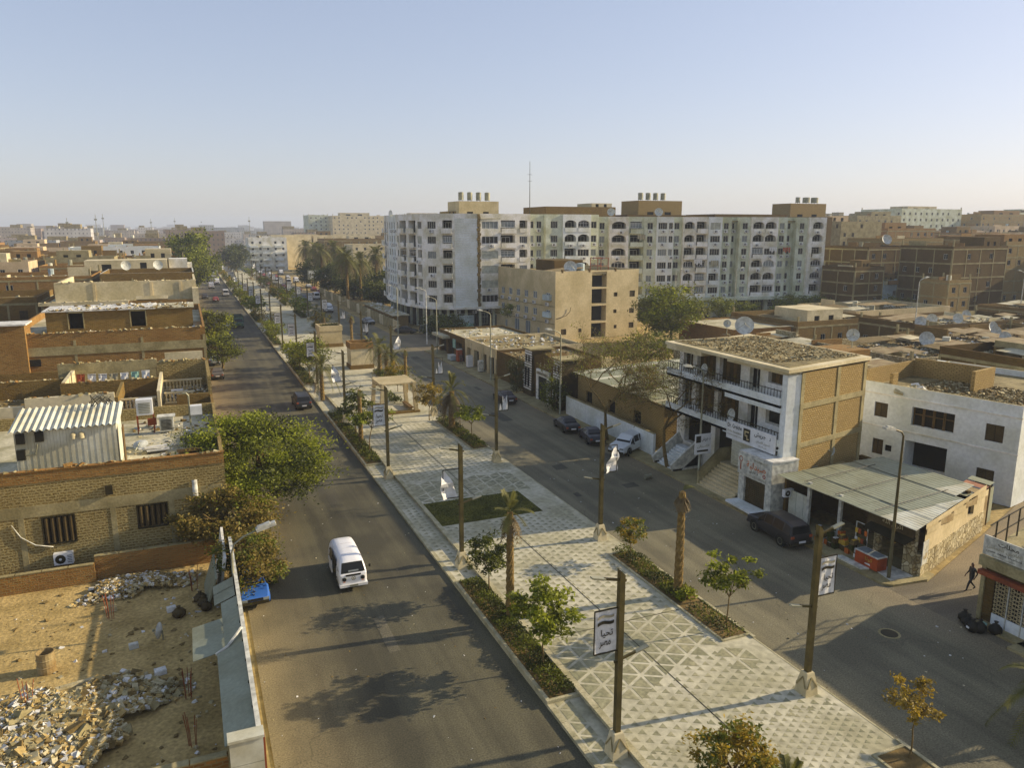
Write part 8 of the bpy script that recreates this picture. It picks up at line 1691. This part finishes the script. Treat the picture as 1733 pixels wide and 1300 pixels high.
# open sliding door: dark opening on the pavement side, door leaf slid back
mb = MB(); mb.box(-.885, -1.05, .42, -.84, -.05, 1.72); mb.build('door_opening', 'black', t); mb = MB(); mb.box(-.98, 0.0, .40, -.93, 1.05, 1.18); dl = mb.build('sliding_door', WH, t); mb = MB(); mb.obox((-.90,.52,1.48), (.02,0,0), (0,.45,0), (.06,0,.26)); mb.build('door_window', 'glass', dl)
for x in (-.56, .56):
    mb = MB(); a = mb.ring((x,-2.30,.86), .135, 16, 1); b = mb.ring((x,-2.16,.86), .15, 16, 1); mb.skin(a, b); mb.build('headlight_ring', 'metal_grey', t); mb = MB(); a = mb.ring((x,-2.302,.86), .12, 16, 1); c = mb.ring((x,-2.325,.86), .05, 16, 1); mb.skin(a, c); mb.cap(c); mb.build('headlight', 'glass', t)
    mb = MB(); mb.box(x-.07, -2.262, .655, x+.07, -2.24, .69); mb.build('indicator', 'print_orange', t)
mb = MB(); mb.obox((0,-2.235,1.075), (.46,0,0), (0,.025,0), (0,0,.05)); mb.build('air_grille', 'black', t)
mb = MB(); a = mb.ring((0,-2.275,.88), .14, 18, 1); b = mb.ring((0,-2.275,.88), .115, 18, 1); mb.skin(a, b)
for p, q in (((-.08,.97),(-.03,.88)), ((-.03,.88),(0,.94)), ((0,.94),(.03,.88)), ((.03,.88),(.08,.97)), ((-.09,.86),(-.045,.78)), ((-.045,.78),(0,.87)), ((0,.87),(.045,.78)), ((.045,.78),(.09,.86))): mb.bar((p[0],-2.28,p[1]), (q[0],-2.28,q[1]), .02)
mb.build('emblem', 'metal_grey', t)
mb = MB(); mb.box(-.84, -2.36, .36, .84, -2.26, .52); mb.box(-.86, -2.33, .37, -.8, -1.95, .5); mb.box(.8, -2.33, .37, .86, -1.95, .5); mb.build('front_bumper', 'white_paint', t); mb = MB(); mb.box(-.84, 2.24, .38, .84, 2.36, .54); mb.build('rear_bumper', 'white_paint', t); mb = MB(); mb.box(-.26, -2.375, .39, .26, -2.362, .5); mb.build('number_plate', 'metal_grey', t)
for y in (-.9, -.1, .7, 1.5): mb = MB(); mb.tube([(-.5,y,1.935),(-.2,y,1.972),(.2,y,1.972),(.5,y,1.935)], .012, 4); mb.build('roof_rib', WH, t)
for sg in (-1, 1):
    for y in (-1.45, 1.15):
        w = MB(); X = sg*.72; prev = None
        for dx, r in ((-.1,.29),(-.07,.32),(.09,.32),(.11,.29)):
            a = w.ring((X+sg*dx, y, .32), r, 16, 0)
            if prev: w.skin(prev, a)
            prev = a
        w.cap(prev); wh = w.build('wheel', 'rubber', t); w = MB(); a = w.ring((X+sg*.115,y,.32), .18, 14, 0); w.cap(a); w.build('hub_cap', 'metal_grey', wh); w = MB(); a = w.ring((sg*.868,y,.34), .40, 14, 0); b = w.ring((sg*.868,y,.34), .33, 14, 0); w.skin(a, b); w.build('wheel_arch', 'rubber', t)
    mb = MB(); mb.bar((sg*.84,-1.9,1.35), (sg*1.02,-1.95,1.42), .02); mb.obox((sg*1.06,-1.96,1.42), (.06,0,0), (0,.02,0), (0,0,.09)); mb.build('mirror', 'metal_dark', t)
move(t, (7.62, 43.95, .0), rad(-1), .95)
BK = (.022, .022, .022)
move(car('suv', (.60,.63,.62), 'white off-road car with dark windows parked beside the narrow stair', 'parked_car'), (37.6-.2, 60.4, .02), rad(-62))
move(car('sedan', BK, 'black saloon parked nearest the striped gate hedge, second from the off-roader', 'parked_car'), (35.6, 69.9, .0), rad(172)); move(car('sedan', (.03,.03,.035), 'black saloon parked next to the white off-roader', 'parked_car'), (35.9, 65.0, .0), rad(168)); move(car('sedan', (.035,.02,.015), 'dark maroon saloon parked in front of the striped gate', 'parked_car'), (34.6, 84.6, .0), rad(178))
move(car('suv', (.02,.018,.016), 'black tall car parked in the deep shade before the corner shop', 'parked_car'), (36.0, 38.6, .0), rad(176)); move(car('suv', (.03,.03,.03), 'dark jeep-like car driving away beside the median kerb', 'moving_car'), (11.4, 91.5, .0), rad(180)); move(car('sedan', (.03,.12,.42), 'blue car half hidden under the dry bush at the yard fence', 'parked_car'), (2.05, 43.9, 0), rad(2))
move(car('sedan', (.10,.09,.07), 'dark brown saloon parked at the left kerb before the brick terrace', 'parked_car'), (2.9, 114.5, 0), rad(180)); move(car('sedan', (.35,.42,.44), 'pale blue saloon parked at the left kerb beyond the brown one', 'parked_car'), (2.9, 126.5, 0), rad(180)); move(car('truck', (.05,.12,.07), 'dark green truck with high cargo sides on the left carriageway', 'truck', None, 'truck'), (9.3, 171, 0), rad(2)); move(car('sedan', (.62,.62,.60), 'white saloon coming down the left carriageway beside the green truck', 'moving_car'), (6.8, 172.5, 0), 0); move(car('sedan', (.5,.5,.5), 'grey saloon parked under the tree at the left kerb', 'parked_car'), (2.9, 150, 0), 0)
move(car('van', (.62,.63,.62), 'white minibus coming along the right carriageway past the lot wall', 'moving_van', None, 'van'), (32.2, 196, 0), 0); move(car('sedan', (.30,.30,.28), 'grey saloon standing beside the lot wall', 'parked_car'), (36.2, 168, 0), rad(10)); move(car('sedan', (.03,.03,.03), 'dark saloon parked at the crossing corner under the dark trees', 'parked_car'), (39.8, 149.5, 0), rad(60)); move(car('suv', (.12,.12,.12), 'dark car with open bonnet near the crossing corner', 'parked_car'), (44.4, 147.5, 0), rad(80))
cp = [car('sedan', (.55,.55,.53), 'x', 'far_car'), car('van', (.6,.6,.58), 'x', 'far_car'), car('sedan', (.06,.06,.07), 'x', 'far_car'), car('sedan', (.25,.05,.04), 'x', 'far_car')]; CN = ['white car', 'white van', 'dark car', 'red car']; us = set(); rg = random.Random(17); ct = {}
for lane, x in (('left', 4.2), ('left', 7.5), ('left', 10.5), ('right', 27.5), ('right', 31), ('right', 34.5), ('right', 39.0)):
    y = rg.uniform(235, 260) if lane == 'left' else rg.uniform(225, 250)
    if x == 39.0: y = 252
    while y < (520 if lane == 'left' else 385):
        k = rg.randrange(4); ct[(lane,k)] = ct.get((lane,k),0)+1; o = cp[k] if k not in us else dup(cp[k]); us.add(k)
        tag(o, 'distant %s on the %s carriageway, number %s of its colour from the viewer' % (CN[k], lane, ORD[min(35,ct[(lane,k)]-1)]), 'car', 'far traffic'); move(o, (x+rg.uniform(-.4,.4), y, 0), 0 if rg.random() < .5 else math.pi); y += rg.uniform(9, 34) if lane == 'right' else rg.uniform(26, 80)
# ------------------------------------------------------------------ people
def person(label, loc, rz, shirt, trous, stride=.35, seed=0, skin=(.19,.105,.06)):
    t = thing('person', label, 'person'); me = bpy.data.meshes.new('body')
    s = stride
    J = {'pel':(0,0,.95,.145), 'bel':(0,0,1.10,.135), 'che':(0,.01,1.32,.155), 'nek':(0,.0,1.47,.06), 'hd0':(0,-.02,1.56,.085), 'hd1':(0,-.02,1.66,.098), 'hd2':(0,-.015,1.75,.06),
         'nos':(0,-.115,1.63,.022),
         'hl':(.09,0,.90,.10), 'kl':(.10,-s*.55,.50,.068), 'al':(.10,-s*.75,.09,.045), 'tl':(.11,-s*.75-.17,.035,.035), 'hr':(-.09,0,.90,.10), 'kr':(-.10,s*.10,.50,.068), 'ar':(-.10,s*.85,.13,.045), 'tr':(-.11,s*.80-.12,.04,.035),
         'sl':(.19,.01,1.40,.065), 'el':(.25,s*.25+.02,1.13,.045), 'wl':(.25,s*.12-.06,.90,.032), 'pl':(.25,s*.1-.1,.83,.034), 'sr':(-.19,.01,1.40,.065), 'er':(-.25,-s*.1+.05,1.13,.045), 'wr':(-.25,-s*.45,.92,.032), 'pr':(-.25,-s*.52,.86,.034)}
    for sd, px in (('l', .25), ('r', -.25)):
        b = J['p'+sd]
        for f in range(4): J['f%s%d' % (sd,f)] = (b[0]+(f-1.5)*.014, b[1]-.02+(.004*f), b[2]-.085+.008*abs(f-1), .0085)
        J['f%st' % sd] = (b[0]*.9, b[1]-.045, b[2]-.03, .010)
    nm = list(J); E_ = [('pel','bel'),('bel','che'),('che','nek'),('nek','hd0'),('hd0','hd1'),('hd1','hd2'),('hd1','nos'),('pel','hl'),('hl','kl'),('kl','al'),('al','tl'),('pel','hr'),('hr','kr'),('kr','ar'),('ar','tr'),('che','sl'),('sl','el'),('el','wl'),('wl','pl'),('che','sr'),('sr','er'),('er','wr'),('wr','pr')]
    for sd in 'lr': E_ += [('p'+sd, 'f%s%d' % (sd,f)) for f in range(4)] + [('p'+sd, 'f%st' % sd)]
    me.from_pydata([J[k][:3] for k in nm], [(nm.index(a), nm.index(b)) for a, b in E_], [])
    o = bpy.data.objects.new('body', me); COL.objects.link(o); m_ = o.modifiers.new('skin', 'SKIN')
    if not me.skin_vertices: me.attributes  # layer is made with the modifier
    bm = bmesh.new(); bm.from_mesh(me); ly = bm.verts.layers.skin.verify()
    for i, v in enumerate(bm.verts): r = J[nm[i]][3]; v[ly].radius = (r, r); v[ly].use_root = (i == 0)
    bm.to_mesh(me); bm.free(); o.modifiers.new('sub', 'SUBSURF').levels = 1; o.modifiers['sub'].render_levels = 1; o.modifiers['skin'].use_smooth_shade = True
    dg = bpy.context.evaluated_depsgraph_get(); dg.update(); m2 = bpy.data.meshes.new_from_object(o.evaluated_get(dg)); bpy.data.objects.remove(o)
    for c in (skin, shirt, trous, (.012,.01,.008)): m2.materials.append(paint(c, .8))
    for p in m2.polygons:
        c = p.center; k = 0
        if c.z < .09: k = 3
        elif c.z < 1.0 and abs(c.x) < .2: k = 2
        elif c.z < 1.46 and not (abs(c.x) > .2 and c.z < 1.0): k = 1
        elif c.z > 1.69 or (c.z > 1.6 and c.y > .02): k = 3
        p.material_index = k
    put('body', m2, (0,0,0), 0, t); return move(t, loc, rz)
person('person in dark clothes striding past the corner building into the alley', (40.8, 27.95, 0), rad(-105), (.02,.02,.02), (.018,.018,.02), .45, 1)
person('person in a white shirt walking over the crossing', (31.2, 146.5, 0), rad(40), (.6,.6,.58), (.03,.03,.03), .3, 2); person('person in dark clothes standing on the far plaza', (17.5, 220, PZ), 0, (.03,.03,.03), (.03,.03,.03), .08, 3); person('person walking beside the tan shop row', (37.9, 110.4, .14), 0, (.08,.05,.04), (.03,.03,.03), .25, 4)
# loose pipe piece lying in the right carriageway, pot hole ring, dark mat
q = thing('paint_can', 'crushed grey can lying on the road before the narrow stair', 'can', (34.6, 52.6, 0)); mb = MB(); a = mb.ring((34.25,52.6,.2), .2, 10, 0); b = mb.ring((34.95,52.75,.2), .17, 10, 0); mb.skin(a, b); mb.cap(a); mb.build('can', 'metal_grey', q); mb = MB(); c = mb.ring((34.96,52.75,.2), .18, 10, 0); d = mb.ring((35.0,52.75,.2), .15, 10, 0); mb.skin(c, d); mb.build('rim', 'metal_grey', q)
q = thing('manhole_cover', 'round iron manhole cover in the road by the lower right corner', 'manhole cover', (32.4, 26.2, 0)); mb = MB(); mb.cyl(32.4, 26.2, -.02, .012, .42, n=20); mb.build('cover', 'metal_dark', q); mb = MB(); a = mb.ring((32.4,26.2,.006), .55, 20); b = mb.ring((32.4,26.2,.006), .43, 20); mb.skin(a, b); mb.build('ring', 'concrete', q)
# overhead wires along the left roofs
# ------------------------------------------------------------------ haze
mb = MB(); mb.box(-1500, -60, -1.2, 6500, 4700, 75)
hz = bpy.data.materials.new('haze'); hz.use_nodes = True; t_ = hz.node_tree; t_.nodes.clear(); pv = t_.nodes.new('ShaderNodeVolumePrincipled'); ou = t_.nodes.new('ShaderNodeOutputMaterial')
pv.inputs['Color'].default_value = (.76, .85, .98, 1); pv.inputs['Density'].default_value = .0003; pv.inputs['Anisotropy'].default_value = .1; t_.links.new(pv.outputs[0], ou.inputs['Volume'])
o = mb.build('haze', hz); o['kind'] = 'stuff'; o['label'] = 'thin dusty air lying over the whole town'
